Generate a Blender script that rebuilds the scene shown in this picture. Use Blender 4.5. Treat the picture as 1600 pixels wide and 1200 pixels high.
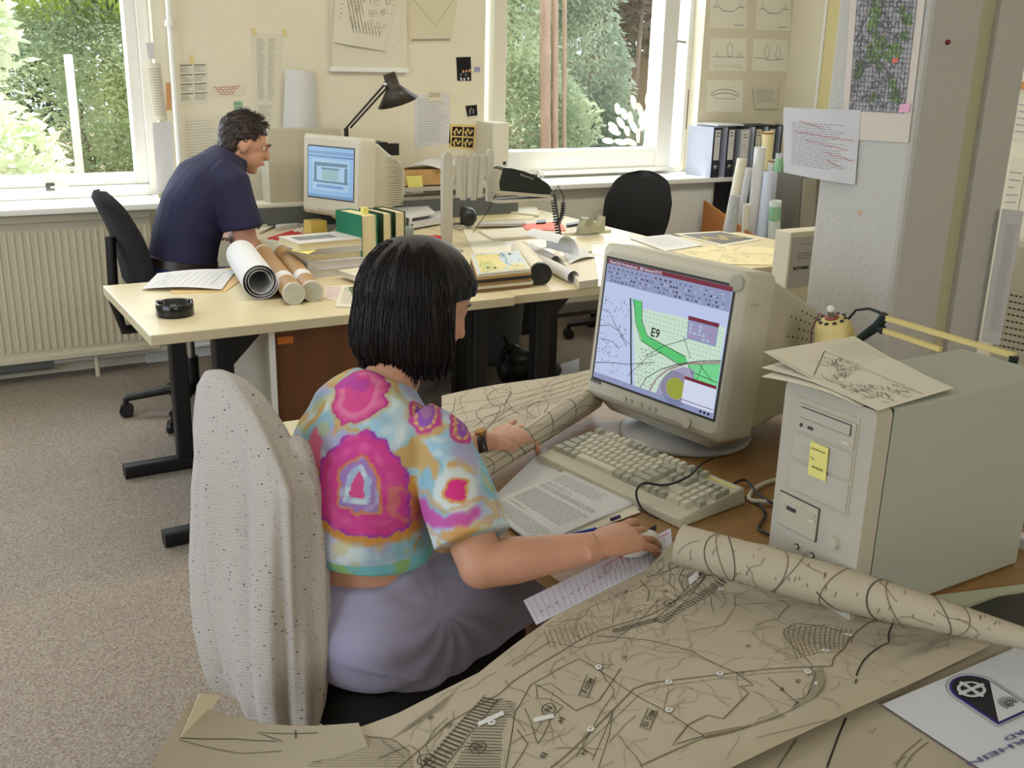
import bpy, bmesh, math, random
from mathutils import Vector, Matrix, noise
from mathutils.bvhtree import BVHTree
sc = bpy.context.scene
for o in list(bpy.data.objects): bpy.data.objects.remove(o)
COL = sc.collection
# ------------------------------------------------------------------ camera
FPX, YAW, PITCH, ROLL, CAMH = 1600.0, 31.0, 17.5, 1.4, 1.55
_y, _p, _r = math.radians(YAW), math.radians(PITCH), math.radians(ROLL)
_fw = Vector((math.sin(_y)*math.cos(_p), math.cos(_y)*math.cos(_p), -math.sin(_p)))
_rt0 = Vector((math.cos(_y), -math.sin(_y), 0)); _up0 = _rt0.cross(_fw)
_rt = _rt0*math.cos(_r)+_up0*math.sin(_r); _up = _up0*math.cos(_r)-_rt0*math.sin(_r)
CAM = Vector((0, 0, CAMH))
cd = bpy.data.cameras.new('camera'); cam = bpy.data.objects.new('camera', cd); COL.objects.link(cam)
cd.sensor_width = 36; cd.lens = 36*FPX/1600; cd.clip_start = .05; cd.clip_end = 200
cam.matrix_world = Matrix(((_rt.x, _up.x, -_fw.x, 0), (_rt.y, _up.y, -_fw.y, 0), (_rt.z, _up.z, -_fw.z, CAMH), (0, 0, 0, 1)))
sc.camera = cam
# where a line of sight meets a real plane of the room (used to measure positions off the photograph)
def _ray(px, py): return _rt*((px-800)/FPX) + _up*((600-py)/FPX) + _fw
def PZ(px, py, z): d = _ray(px, py); return CAM + d*((z-CAMH)/d.z)
def PY(px, py, y): d = _ray(px, py); return CAM + d*(y/d.y)
def PX(px, py, x): d = _ray(px, py); return CAM + d*(x/d.x)
# ------------------------------------------------------------------ world, sun, area lights, exposure
sc.view_settings.view_transform = 'Standard'; sc.view_settings.look = 'None'
sc.view_settings.gamma = 1; sc.view_settings.use_curve_mapping = False
sc.view_settings.exposure = -0.78
try: sc.cycles.use_denoising = True
except Exception: pass
sc.cycles.max_bounces = 8; sc.cycles.diffuse_bounces = 4; sc.cycles.sample_clamp_indirect = 6
w = bpy.data.worlds.new('world'); sc.world = w; w.use_nodes = True
bg = w.node_tree.nodes['Background']; bg.inputs[0].default_value = (.80, .90, 1, 1); bg.inputs[1].default_value = 4.0
sd = bpy.data.lights.new('sun', 'SUN'); sun = bpy.data.objects.new('sun', sd); COL.objects.link(sun)
sd.energy = 16; sd.angle = .02; sd.color = (1, .95, .85)
sun.rotation_euler = (Vector((-.22, .30, .95))).to_track_quat('Z', 'Y').to_euler()
def area(name, loc, target, sx, sy, power, color=(1, 1, 1)):
    d = bpy.data.lights.new(name, 'AREA'); d.shape = 'RECTANGLE'; d.size = sx; d.size_y = sy; d.energy = power; d.color = color
    o = bpy.data.objects.new(name, d); COL.objects.link(o); o.location = loc
    o.rotation_euler = (Vector(loc)-Vector(target)).to_track_quat('Z', 'Y').to_euler(); return o
# daylight entering through the two back windows; the side light and interior fill lights are added
area('daylight_window_left', (.2, 5.75, 1.7), (.4, 2.5, .2), 2.0, 1.5, 60, (.80, .90, 1))
area('daylight_window_right', (3.9, 5.75, 1.7), (3.2, 2.5, .4), 1.5, 1.5, 45, (.80, .90, 1))
area('added_side_light', (-2.35, 1.9, 1.6), (.3, 3.0, .1), 2.6, 1.5, 66, (.70, .80, 1))  # added cool light from an unseen side, brightens the floor
area('added_fill_light', (.4, -2.3, 2.25), (1.5, 1.6, .9), 1.6, .5, 60, (1, .97, .91))  # added fill behind the camera for upright faces, no fixture there
area('added_fill_light', (3.3, 3.4, 2.62), (3.3, 3.4, 0), 1.3, .35, 44, (1, .93, .78))  # added overhead fill for the right of the back wall, no fixture
area('added_fill_light', (.9, 3.4, 2.62), (.9, 3.4, 0), 1.3, .35, 30, (1, .93, .78))  # added overhead fill for the left desks, no fixture
MON_RZ, MON_TILT, TW_RZ = 8.0, 5.9, .6
KB = [(836, 706), (1062, 810), (1150, 765), (918, 664)]
WH = (.742, 1.553, 1.155); FH = -.04; HSR, HSL = -1, 1
CARD = (.447, 1.60)
# ------------------------------------------------------------------ materials
def lin(c):
    return tuple([(v/255/12.92 if v/255 <= .04045 else ((v/255+.055)/1.055)**2.4) for v in c[:3]]+[1])
MATS = {}
def mat(name, col, rough=.6, metal=0, bump=0, bscale=200, var=0, vscale=20, spec=.5, col2=None, stretch=(1, 1, 1), trans=0, emit=0, coat=0):
    if name in MATS: return MATS[name]
    m = bpy.data.materials.new(name); m.use_nodes = True; N = m.node_tree.nodes; L = m.node_tree.links
    b = N['Principled BSDF']; c = lin(col)
    b.inputs['Base Color'].default_value = c; b.inputs['Roughness'].default_value = rough; b.inputs['Metallic'].default_value = metal
    b.inputs['Specular IOR Level'].default_value = spec
    if coat: b.inputs['Coat Weight'].default_value = coat
    tc = N.new('ShaderNodeTexCoord'); mp = N.new('ShaderNodeMapping'); L.new(tc.outputs['Object'], mp.inputs[0]); mp.inputs['Scale'].default_value = stretch
    c2 = lin(col2) if col2 else tuple([max(0, v*(1-var)) for v in c[:3]]+[1])
    if var or col2:
        n = N.new('ShaderNodeTexNoise'); n.inputs['Scale'].default_value = vscale; n.inputs['Detail'].default_value = 5
        L.new(mp.outputs[0], n.inputs['Vector'])
        r = N.new('ShaderNodeValToRGB'); r.color_ramp.elements[0].position = .35; r.color_ramp.elements[1].position = .65
        r.color_ramp.elements[0].color = c2; r.color_ramp.elements[1].color = c
        L.new(n.outputs['Fac'], r.inputs[0]); L.new(r.outputs[0], b.inputs['Base Color'])
    if bump:
        n = N.new('ShaderNodeTexNoise'); n.inputs['Scale'].default_value = bscale; n.inputs['Detail'].default_value = 3
        L.new(mp.outputs[0], n.inputs['Vector']); bp = N.new('ShaderNodeBump'); bp.inputs['Strength'].default_value = bump; bp.inputs['Distance'].default_value = .004
        L.new(n.outputs['Fac'], bp.inputs['Height']); L.new(bp.outputs[0], b.inputs['Normal'])
    if emit:
        b.inputs['Emission Color'].default_value = c; b.inputs['Emission Strength'].default_value = emit
        b.inputs['Base Color'].default_value = (.01, .01, .01, 1)
    if trans:
        t = N.new('ShaderNodeBsdfTranslucent'); t.inputs[0].default_value = c; mx = N.new('ShaderNodeMixShader'); mx.inputs[0].default_value = trans
        L.new(b.outputs[0], mx.inputs[1]); L.new(t.outputs[0], mx.inputs[2]); L.new(mx.outputs[0], N['Material Output'].inputs[0])
        if var or col2: L.new(r.outputs[0], t.inputs[0])
    MATS[name] = m; return m
WALL = mat('wall_paint', (232, 225, 202), .85, bump=.25, bscale=90, var=.05, vscale=3)
PILLAR = mat('pillar_paint', (190, 188, 181), .85, bump=.6, bscale=70)
PILLAR2 = mat('pillar_paint_edge', (188, 183, 150), .85, bump=.4, bscale=70)
WHITEP = mat('white_gloss_paint', (236, 236, 230), .4)
CREAMP = mat('cream_panel_paint', (226, 222, 206), .55)
YTRIM = mat('yellowed_trim', (216, 205, 150), .5)
DESK = mat('desk_laminate', (222, 209, 172), .32, var=.04, vscale=6)
DESKE = mat('desk_edge', (196, 184, 146), .5)
BROWND = mat('brown_wood_top', (156, 116, 66), .45, var=.25, vscale=14, stretch=(1, 12, 1))
BLACKM = mat('black_steel', (20, 20, 22), .4)
BLACKF = mat('black_fabric', (20, 20, 21), .9, bump=.4, bscale=500)
DARKT = mat('dark_teal_plastic', (22, 40, 38), .35)
GREYP = mat('grey_panel', (172, 166, 150), .6)
BROWNP = mat('brown_door', (112, 68, 36), .5, var=.2, vscale=30, stretch=(1, 1, .1))
PAPER = mat('paper_white', (226, 226, 226), .8, trans=.12)
PAPERW = mat('paper_warm', (222, 216, 196), .8)
PAPERG = mat('paper_greyish', (205, 204, 206), .8)
MAPP = mat('map_paper', (184, 173, 150), .7, var=.05, vscale=5)
MAPP2 = mat('map_paper_dim', (174, 164, 142), .75, var=.06, vscale=7)
INK = mat('ink_dark', (66, 58, 48), .8)
INKM = mat('ink_brown', (112, 100, 76), .8)
INKL = mat('ink_light', (158, 150, 132), .8)
INKG = mat('ink_grey', (150, 150, 152), .8)
INKR = mat('ink_red', (190, 90, 90), .8)
INKV = mat('ink_violet', (60, 40, 110), .7)
INKGR = mat('ink_green', (120, 150, 90), .8)
YNOTE = mat('sticky_note', (232, 222, 128), .7)
CARDB = mat('cardboard', (196, 158, 102), .8, var=.1)
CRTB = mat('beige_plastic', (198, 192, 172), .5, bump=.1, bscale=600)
CRTD = mat('beige_plastic_darker', (186, 180, 158), .55)  # slightly darker beige for rear housings, buttons and bay parts
PCB = mat('computer_case_grey', (172, 176, 162), .45)
PCF = mat('computer_front_beige', (186, 180, 164), .5)
SLOT = mat('dark_slot', (60, 58, 54), .7)
GREYK = mat('key_grey', (170, 168, 152), .5)
LIGHTK = mat('key_light', (208, 202, 182), .5)
SKIN = mat('skin_tone', (204, 152, 124), .55, var=.08, vscale=25, spec=.35)
NAIL = mat('finger_nail', (226, 180, 160), .35)
HAIRW = mat('hair_black_brown', (20, 13, 12), .42, bump=.5, bscale=60, stretch=(9, 9, .6), spec=.35)
HAIRM = mat('hair_dark_brown', (44, 32, 26), .5, bump=.5, bscale=160, spec=.4)
NAVY = mat('navy_cotton', (30, 30, 62), .85, bump=.2, bscale=300)
JEANS = mat('blue_denim', (38, 48, 92), .85, bump=.3, bscale=600)
LEATH = mat('dark_leather', (40, 28, 24), .4)
RED = mat('red_card', (186, 38, 44), .6)
ORANGE = mat('orange_sheet', (226, 96, 44), .6)
GREENB = mat('green_book_cloth', (24, 112, 82), .6)
DKGREEN = mat('dark_green_cover', (30, 62, 34), .6)
PAGES = mat('book_pages', (222, 208, 166), .8, bump=.6, bscale=40, stretch=(1, 1, 20))
PAGESW = mat('book_pages_white', (214, 208, 200), .8)
GREYL = mat('light_grey_wood', (178, 174, 162), .6)
CREAML = mat('cream_lamp_paint', (226, 206, 134), .45)
TEALBIN = mat('grey_green_bin', (104, 116, 112), .35, metal=.3)
CHROME = mat('chrome', (200, 200, 200), .15, metal=1)
BINDB = mat('binder_black', (34, 38, 50), .6)
BINDM = mat('binder_marbled', (190, 197, 216), .7, var=.22, vscale=160)
BINDG = mat('binder_green_edge', (24, 70, 50), .6)
MUG = mat('white_china', (232, 232, 226), .2)
CARPET = None
# ------------------------------------------------------------------ mesh library
class MB:
    def __init__(s): s.v = []; s.f = []; s.m = []; s.sm = []; s.mats = []
    def mi(s, m):
        if m not in s.mats: s.mats.append(m)
        return s.mats.index(m)
    def add(s, vs, fs, m, smooth=False):
        b = len(s.v); s.v.extend([Vector(v) for v in vs]); k = s.mi(m)
        for f in fs: s.f.append([i+b for i in f]); s.m.append(k); s.sm.append(smooth)
        return s
    def box(s, x0, x1, y0, y1, z0, z1, m, M=None):
        vs = [Vector((x, y, z)) for z in (z0, z1) for y in (y0, y1) for x in (x0, x1)]
        if M: vs = [M @ v for v in vs]
        return s.add(vs, [(0, 2, 3, 1), (4, 5, 7, 6), (0, 1, 5, 4), (2, 6, 7, 3), (0, 4, 6, 2), (1, 3, 7, 5)], m)
    def hexa(s, b, t, m):   # bottom quad, top quad (lists of 4, same order, ccw from above)
        return s.add(list(b)+list(t), [(3, 2, 1, 0), (4, 5, 6, 7), (0, 1, 5, 4), (1, 2, 6, 5), (2, 3, 7, 6), (3, 0, 4, 7)], m)
    def prism(s, poly, vec, m, smooth=False):   # 3d polygon extruded by vec
        n = len(poly); vec = Vector(vec); a = [Vector(p) for p in poly]; b = [p+vec for p in a]
        s.add(a+b, [tuple(range(n))[::-1], tuple(range(n, 2*n))], m)
        return s.add(a+b, [(i, (i+1) % n, (i+1) % n+n, i+n) for i in range(n)], m, smooth)
    def loft(s, rings, m, cap=True, closed=True, smooth=True):
        n = len(rings[0]); vs = [p for r in rings for p in r]; fs = []
        for i in range(len(rings)-1):
            for j in range(n if closed else n-1):
                k = (j+1) % n; fs.append((i*n+j, i*n+k, (i+1)*n+k, (i+1)*n+j))
        s.add(vs, fs, m, smooth)
        if cap: s.add(rings[0], [tuple(range(n))[::-1]], m); s.add(rings[-1], [tuple(range(n))], m)
        return s
    def tube(s, pts, r, m, n=10, cap=True, flat=None, up=None, round_ends=False):
        pts = [Vector(p) for p in pts]; k = len(pts)
        rs = [r]*k if not isinstance(r, (list, tuple)) else list(r)
        fl = [flat or 1]*k if not isinstance(flat, (list, tuple)) else list(flat)
        if round_ends:
            d0 = (pts[0]-pts[1]).normalized(); d1 = (pts[-1]-pts[-2]).normalized()
            pre = [(pts[0]+d0*rs[0]*.85, rs[0]*.5, fl[0]), (pts[0]+d0*rs[0]*.5, rs[0]*.85, fl[0])]
            post = [(pts[-1]+d1*rs[-1]*.5, rs[-1]*.85, fl[-1]), (pts[-1]+d1*rs[-1]*.85, rs[-1]*.5, fl[-1])]
            pts = [a[0] for a in pre]+pts+[a[0] for a in post]; rs = [a[1] for a in pre]+rs+[a[1] for a in post]; fl = [a[2] for a in pre]+fl+[a[2] for a in post]; k = len(pts)
        rings = []; U = None
        for i in range(k):
            t = (pts[min(i+1, k-1)]-pts[max(i-1, 0)]).normalized()
            if U is None:
                U = Vector(up) if up else (Vector((0, 0, 1)) if abs(t.z) < .9 else Vector((1, 0, 0)))
            U = (U-t*U.dot(t)).normalized(); W = t.cross(U)
            rings.append([pts[i]+W*(math.cos(a)*rs[i])+U*(math.sin(a)*rs[i]*fl[i]) for a in [2*math.pi*j/n for j in range(n)]])
        return s.loft(rings, m, cap)
    def lathe(s, prof, c, m, n=24, axis=(0, 0, 1), cap=True):
        q = Vector((0, 0, 1)).rotation_difference(Vector(axis)); c = Vector(c)
        rings = [[c+q @ Vector((r*math.cos(a), r*math.sin(a), z)) for a in [2*math.pi*j/n for j in range(n)]] for r, z in prof]
        return s.loft(rings, m, cap)
    def cyl(s, a, b, r, m, n=16, r2=None): return s.tube([a, b], [r, r2 if r2 is not None else r], m, n)
    def ball(s, c, r, m, n=12, sc=(1, 1, 1), M=None):
        c = Vector(c); rings = []
        for i in range(n+1):
            t = math.pi*(i+.001*(i == 0)-.001*(i == n))/n
            ring = []
            for j in range(2*n):
                a = math.pi*j/n; p = Vector((math.sin(t)*math.cos(a)*sc[0], math.sin(t)*math.sin(a)*sc[1], -math.cos(t)*sc[2]))*r
                ring.append(c+(M @ p if M else p))
            rings.append(ring)
        return s.loft(rings, m)
    def rbox(s, x0, x1, y0, y1, z0, z1, m, r=.01, axis='z', seg=4, M=None):   # box with rounded corners about an axis
        def rr(a0, a1, b0, b1):
            out = []
            for cx, cy, st in ((a1-r, b1-r, 0), (a0+r, b1-r, 1), (a0+r, b0+r, 2), (a1-r, b0+r, 3)):
                for i in range(seg+1):
                    t = (st+i/seg)*math.pi/2; out.append((cx+r*math.cos(t), cy+r*math.sin(t)))
            return out
        if axis == 'z': a = [Vector((x, y, z0)) for x, y in rr(x0, x1, y0, y1)]; v = Vector((0, 0, z1-z0))
        elif axis == 'x': a = [Vector((x0, y, z)) for y, z in rr(y0, y1, z0, z1)]; v = Vector((x1-x0, 0, 0))
        else: a = [Vector((x, y1, z)) for x, z in rr(x0, x1, z0, z1)]; v = Vector((0, y0-y1, 0))
        if M: a = [M @ p for p in a]; v = M.to_3x3() @ v
        n = len(a); b = [p+v for p in a]
        s.add(a+b, [tuple(range(n))[::-1], tuple(range(n, 2*n))], m)
        return s.add(a+b, [(i, (i+1) % n, (i+1) % n+n, i+n) for i in range(n)], m, True)
    def build(s, name, parent=None, bevel=0, sub=0, kind=None, label=None, cat=None, group=None, ctr=True):
        me = bpy.data.meshes.new(name); c = Vector((0, 0, 0))
        if ctr and s.v:
            lo = Vector([min(v[i] for v in s.v) for i in range(3)]); hi = Vector([max(v[i] for v in s.v) for i in range(3)]); c = (lo+hi)/2
            if parent is None: c.z = lo.z
        me.from_pydata([v-c for v in s.v], [], s.f)
        for m in s.mats: me.materials.append(m)
        me.polygons.foreach_set('material_index', s.m); me.polygons.foreach_set('use_smooth', s.sm); me.update()
        return link(name, me, c, parent, bevel, sub, kind, label, cat, group)
def link(name, me, c, parent=None, bevel=0, sub=0, kind=None, label=None, cat=None, group=None):
    o = bpy.data.objects.new(name, me); COL.objects.link(o)
    if parent:
        o.parent = parent; base = Vector((0, 0, 0)); p = parent
        while p: base += p.location; p = p.parent
        o.location = Vector(c)-base
    else: o.location = c
    if bevel:
        b = o.modifiers.new('bevel', 'BEVEL'); b.width = bevel; b.segments = 2; b.limit_method = 'ANGLE'; b.angle_limit = math.radians(40)
    if sub:
        b = o.modifiers.new('sub', 'SUBSURF'); b.levels = sub; b.render_levels = sub
    tag(o, label, cat, group, kind); return o
def tag(o, label=None, cat=None, group=None, kind=None):
    if label: o['label'] = label
    if cat: o['category'] = cat
    if group: o['group'] = group
    if kind: o['kind'] = kind
    return o
def thing(name, loc, label, cat, group=None):
    o = bpy.data.objects.new(name, None); COL.objects.link(o); o.location = loc; o.empty_display_size = .05
    return tag(o, label, cat, group)
def struct(name, loc=(0, 0, 0)):
    o = bpy.data.objects.new(name, None); COL.objects.link(o); o.location = loc; o['kind'] = 'structure'; o.empty_display_size = .05; return o
# text outlines as flat polygons
_tc = {}
def glyphs(txt, bold=False):
    if (txt, bold) in _tc: return _tc[(txt, bold)]
    cu = bpy.data.curves.new('t', 'FONT'); cu.body = txt; cu.size = 1; cu.resolution_u = 2
    if bold: cu.offset = .02
    o = bpy.data.objects.new('t', cu); COL.objects.link(o); dg = bpy.context.evaluated_depsgraph_get()
    me = bpy.data.meshes.new_from_object(o.evaluated_get(dg))
    vs = [(v.co.x, v.co.y) for v in me.vertices]; fs = [tuple(p.vertices) for p in me.polygons]
    bpy.data.objects.remove(o); bpy.data.meshes.remove(me); bpy.data.curves.remove(cu)
    _tc[(txt, bold)] = (vs, fs); return vs, fs
class Sheet:
    """a sheet of paper given by fn(u,v)->point, with thickness and printing that belongs to the same mesh"""
    def __init__(s, fn, nu, nv, m, thick=.0008, u=(0, 1), v=(0, 1), back=None):
        s.fn = fn; s.b = MB(); s.n = 0
        g = [[fn(u[0]+(u[1]-u[0])*i/nu, v[0]+(v[1]-v[0])*j/nv) for j in range(nv+1)] for i in range(nu+1)]
        N = [[s.nrm(u[0]+(u[1]-u[0])*i/nu, v[0]+(v[1]-v[0])*j/nv) for j in range(nv+1)] for i in range(nu+1)]
        w = nv+1; vs = [p for r in g for p in r]; fs = [(i*w+j, (i+1)*w+j, (i+1)*w+j+1, i*w+j+1) for i in range(nu) for j in range(nv)]
        s.b.add(vs, fs, m, True)
        lo = [g[i][j]-N[i][j]*thick for i in range(nu+1) for j in range(nv+1)]
        s.b.add(lo, [f[::-1] for f in fs], back or m, True)
        rim = [(i, 0) for i in range(nu)]+[(nu, j) for j in range(nv)]+[(i, nv) for i in range(nu, 0, -1)]+[(0, j) for j in range(nv, 0, -1)]
        k = len(rim); s.b.add([g[i][j] for i, j in rim]+[g[i][j]-N[i][j]*thick for i, j in rim], [(a, a+k, (a+1) % k+k, (a+1) % k) for a in range(k)], back or m)
    def nrm(s, u, v):
        e = 1e-3; a = s.fn(u+e, v)-s.fn(u-e, v); b = s.fn(u, v+e)-s.fn(u, v-e); n = a.cross(b)
        return n.normalized() if n.length > 1e-12 else Vector((0, 0, 1))
    def at(s, u, v, h): return s.fn(u, v)+s.nrm(u, v)*h
    def ink(s, pts, w, m, step=None, h=.0006, dash=None, closed=False):
        if closed: pts = list(pts)+[pts[0]]
        P = []
        for a, b in zip(pts[:-1], pts[1:]):
            k = max(1, int(max(abs(a[0]-b[0]), abs(a[1]-b[1]))/step)) if step else 1
            for i in range(k): P.append((a[0]+(b[0]-a[0])*i/k, a[1]+(b[1]-a[1])*i/k))
        P.append(tuple(pts[-1])); Q = [s.at(u, v, h+.00005*(s.n % 5)) for u, v in P]; Nn = [s.nrm(u, v) for u, v in P]; s.n += 1
        vs = []; fs = []
        for i, q in enumerate(Q):
            t = Q[min(i+1, len(Q)-1)]-Q[max(i-1, 0)]; d = t.cross(Nn[i])
            d = d.normalized()*w/2 if d.length > 1e-12 else Vector((w/2, 0, 0)); vs += [q-d, q+d]
        for i in range(len(Q)-1):
            if dash and (i % dash[0]) >= dash[1]: continue
            fs.append((2*i, 2*i+1, 2*i+3, 2*i+2))
        s.b.add(vs, fs, m)
    def fill(s, pts, m, h=.0004):
        s.n += 1; s.b.add([s.at(u, v, h+.00004*(s.n % 5)) for u, v in pts], [tuple(range(len(pts)))], m)
    def text(s, t, u, v, size, m, rot=0, su=1, sv=1, h=.0008, bold=False, center=False):
        vs, fs = glyphs(t, bold); c, d = math.cos(rot), math.sin(rot)
        if center and vs: mx = (min(a for a, b in vs)+max(a for a, b in vs))/2; my = (min(b for a, b in vs)+max(b for a, b in vs))/2
        else: mx = my = 0
        s.b.add([s.at(u+((a-mx)*c-(b-my)*d)*size*su, v+((a-mx)*d+(b-my)*c)*size*sv, h) for a, b in vs], fs, m)
    def lines(s, u0, u1, v0, v1, n, m, lw, rnd, ragged=.25, words=True, step=None):
        for i in range(n):
            v = v1+(v0-v1)*(i+.5)/n; u = u0; e = u1-(u1-u0)*ragged*rnd.random()
            while u < e:
                k = (u1-u0)*(rnd.uniform(.05, .16) if words else 1); s.ink([(u, v), (min(u+k, e), v)], lw, m, step); u += k+(u1-u0)*.02
    def build(s, name, **k): return s.b.build(name, **k)
def bil(a, b, c, d, bow=0, nz=None):   # a=(0,0) b=(1,0) c=(1,1) d=(0,1)
    a, b, c, d = map(Vector, (a, b, c, d))
    def f(u, v):
        p = a*(1-u)*(1-v)+b*u*(1-v)+c*u*v+d*(1-u)*v
        if bow: p = p+(nz or Vector((0, 0, 1)))*bow*math.sin(math.pi*min(max(u, 0), 1))
        return p
    return f
# union of lofts into one continuous skin
def fuse(mb, voxel, smooth=6, fac=.5, extra=None, extra_it=0):
    me = bpy.data.meshes.new('f'); me.from_pydata(mb.v, [], mb.f); me.update()
    bm = bmesh.new(); bm.from_mesh(me); bmesh.ops.recalc_face_normals(bm, faces=bm.faces); bm.to_mesh(me); bm.free()
    o = bpy.data.objects.new('f', me); COL.objects.link(o)
    r = o.modifiers.new('r', 'REMESH'); r.mode = 'VOXEL'; r.voxel_size = voxel
    if smooth: q = o.modifiers.new('s', 'SMOOTH'); q.iterations = smooth; q.factor = fac
    dg = bpy.context.evaluated_depsgraph_get(); dg.update(); out = bpy.data.meshes.new_from_object(o.evaluated_get(dg))
    bpy.data.objects.remove(o); bpy.data.meshes.remove(me)
    out.polygons.foreach_set('use_smooth', [True]*len(out.polygons)); return out
def linkmesh(name, me, mats, parent=None, **k):
    vs = [v.co.copy() for v in me.vertices]; lo = Vector([min(v[i] for v in vs) for i in range(3)]); hi = Vector([max(v[i] for v in vs) for i in range(3)]); c = (lo+hi)/2
    me.transform(Matrix.Translation(-c)); me.materials.clear()
    for m in mats: me.materials.append(m)
    return link(name, me, c, parent, **k)
rnd = random.Random(7)
def rotz(a, c=(0, 0, 0)): c = Vector(c); return Matrix.Translation(c) @ Matrix.Rotation(a, 4, 'Z') @ Matrix.Translation(-c)
def frame(origin, rz=0, rx=0, ry=0): return Matrix.Translation(Vector(origin)) @ Matrix.Rotation(rz, 4, 'Z') @ Matrix.Rotation(ry, 4, 'Y') @ Matrix.Rotation(rx, 4, 'X')
# ================================================================== ROOM
WY = 5.4; SILL = .855
def carpet_mat():
    m = bpy.data.materials.new('carpet'); m.use_nodes = True; N = m.node_tree.nodes; L = m.node_tree.links; b = N['Principled BSDF']
    tc = N.new('ShaderNodeTexCoord'); n = N.new('ShaderNodeTexNoise'); n.inputs['Scale'].default_value = 190; n.inputs['Detail'].default_value = 6
    n2 = N.new('ShaderNodeTexNoise'); n2.inputs['Scale'].default_value = 3
    L.new(tc.outputs['Object'], n.inputs['Vector']); L.new(tc.outputs['Object'], n2.inputs['Vector'])
    r = N.new('ShaderNodeValToRGB'); r.color_ramp.elements[0].position = .3; r.color_ramp.elements[1].position = .7
    r.color_ramp.elements[0].color = lin((120, 106, 92)); r.color_ramp.elements[1].color = lin((184, 172, 158))
    L.new(n.outputs['Fac'], r.inputs[0]); mx = N.new('ShaderNodeMixRGB'); mx.blend_type = 'MULTIPLY'; mx.inputs[0].default_value = .18
    L.new(r.outputs[0], mx.inputs[1]); L.new(n2.outputs['Fac'], mx.inputs[2]); L.new(mx.outputs[0], b.inputs['Base Color'])
    b.inputs['Roughness'].default_value = .95; bp = N.new('ShaderNodeBump'); bp.inputs['Strength'].default_value = .5; bp.inputs['Distance'].default_value = .004
    L.new(n.outputs['Fac'], bp.inputs['Height']); L.new(bp.outputs[0], b.inputs['Normal']); return m
CARPET = carpet_mat()
MB().box(-2.6, 5.7, -2.8, WY+.3, -.05, 0, CARPET).build('floor', kind='structure')
CEIL = mat('ceiling_paint', (235, 232, 222), .9)
MB().box(-2.6, 5.7, -2.8, WY+.3, 2.7, 2.76, CEIL).build('ceiling', kind='structure')
W1L, W1R = -1.25, PY(246, 150, WY).x
W2L, W2R = PY(757, 100, WY).x, PY(1096, 100, WY).x
WT = 2.5
b = MB(); Y1 = WY+.3
b.box(-2.6, W1L, WY, Y1, 0, 2.7, WALL); b.box(W1R, W2L, WY, Y1, 0, 2.7, WALL); b.box(W2R, 5.7, WY, Y1, 0, 2.7, WALL)
b.box(W1L, W1R, WY, Y1, 0, SILL-.03, WALL); b.box(W2L, W2R, WY, Y1, 0, SILL-.03, WALL)
b.box(W1L, W1R, WY, Y1, WT, 2.7, WALL); b.box(W2L, W2R, WY, Y1, WT, 2.7, WALL)
b.build('wall_back', kind='structure')
# left wall with an unseen opening, added to let the side light in
b = MB(); b.box(-2.6, -2.45, -2.8, .5, 0, 2.7, WALL); b.box(-2.6, -2.45, 3.3, 5.4, 0, 2.7, WALL); b.box(-2.6, -2.45, .5, 3.3, 0, .85, WALL); b.box(-2.6, -2.45, .5, 3.3, 2.4, 2.7, WALL)
b.build('wall_left', kind='structure')
MB().box(-2.6, 5.7, -2.95, -2.8, 0, 2.7, WALL).build('wall_front', kind='structure')
MB().box(5.4, 5.7, -2.8, WY, 0, 2.7, WALL).build('wall_right', kind='structure')
# windows
GLASS = bpy.data.materials.new('window_glass'); GLASS.use_nodes = True
_n = GLASS.node_tree.nodes; _l = GLASS.node_tree.links; _t = _n.new('ShaderNodeBsdfTransparent'); _g = _n.new('ShaderNodeBsdfGlossy'); _g.inputs['Roughness'].default_value = .02
_m = _n.new('ShaderNodeMixShader'); _m.inputs[0].default_value = .05; _l.new(_t.outputs[0], _m.inputs[1]); _l.new(_g.outputs[0], _m.inputs[2]); _l.new(_m.outputs[0], _n['Material Output'].inputs[0])
def ring(b, x0, x1, z0, z1, y0, y1, w, m):
    b.box(x0, x0+w, y0, y1, z0, z1, m); b.box(x1-w, x1, y0, y1, z0, z1, m); b.box(x0+w, x1-w, y0, y1, z0, z0+w, m); b.box(x0+w, x1-w, y0, y1, z1-w, z1, m)
w1 = struct('window_1', (W1L, 5.5, SILL)); b = MB(); ring(b, W1L, W1R, SILL, WT, 5.47, 5.6, .055, WHITEP); ring(b, W1L+.055, W1R-.055, SILL+.055, WT-.055, 5.49, 5.57, .055, WHITEP)
b.build('window_frame', parent=w1, bevel=.004); MB().box(W1L+.11, W1R-.11, 5.525, 5.531, SILL+.11, WT-.11, GLASS).build('window_pane', parent=w1)
b = MB(); b.rbox(.62, .66, 5.455, 5.47, .895, .935, CHROME, .006, 'y'); b.cyl((.64, 5.455, .915), (.72, 5.45, .915), .006, CHROME, 8); b.build('window_latch', parent=w1)
w2 = struct('window_2', (W2L, 5.5, SILL)); b = MB()
xm = PY(770, 100, 5.5).x; xg = PY(789, 100, 5.5).x; xr = PY(1028, 100, 5.5).x
ring(b, W2L, W2R, SILL, WT, 5.50, 5.62, .04, WHITEP); b.box(xm, xg, 5.48, 5.6, SILL+.04, WT-.04, CREAMP)
b.box(xr, xr+.12, 5.46, 5.6, SILL+.04, WT-.04, WHITEP); b.box(xg, xr, 5.47, 5.6, SILL+.04, SILL+.17, WHITEP); b.box(xg, xr+.12, 5.45, 5.5, SILL+.02, SILL+.05, WHITEP)
b.build('window_frame', parent=w2, bevel=.004)
MB().box(W2L+.04, xm, 5.525, 5.531, SILL+.04, WT-.04, GLASS).build('window_pane', parent=w2); MB().box(xg, xr, 5.525, 5.531, SILL+.17, WT-.04, GLASS).build('window_pane', parent=w2)
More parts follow.
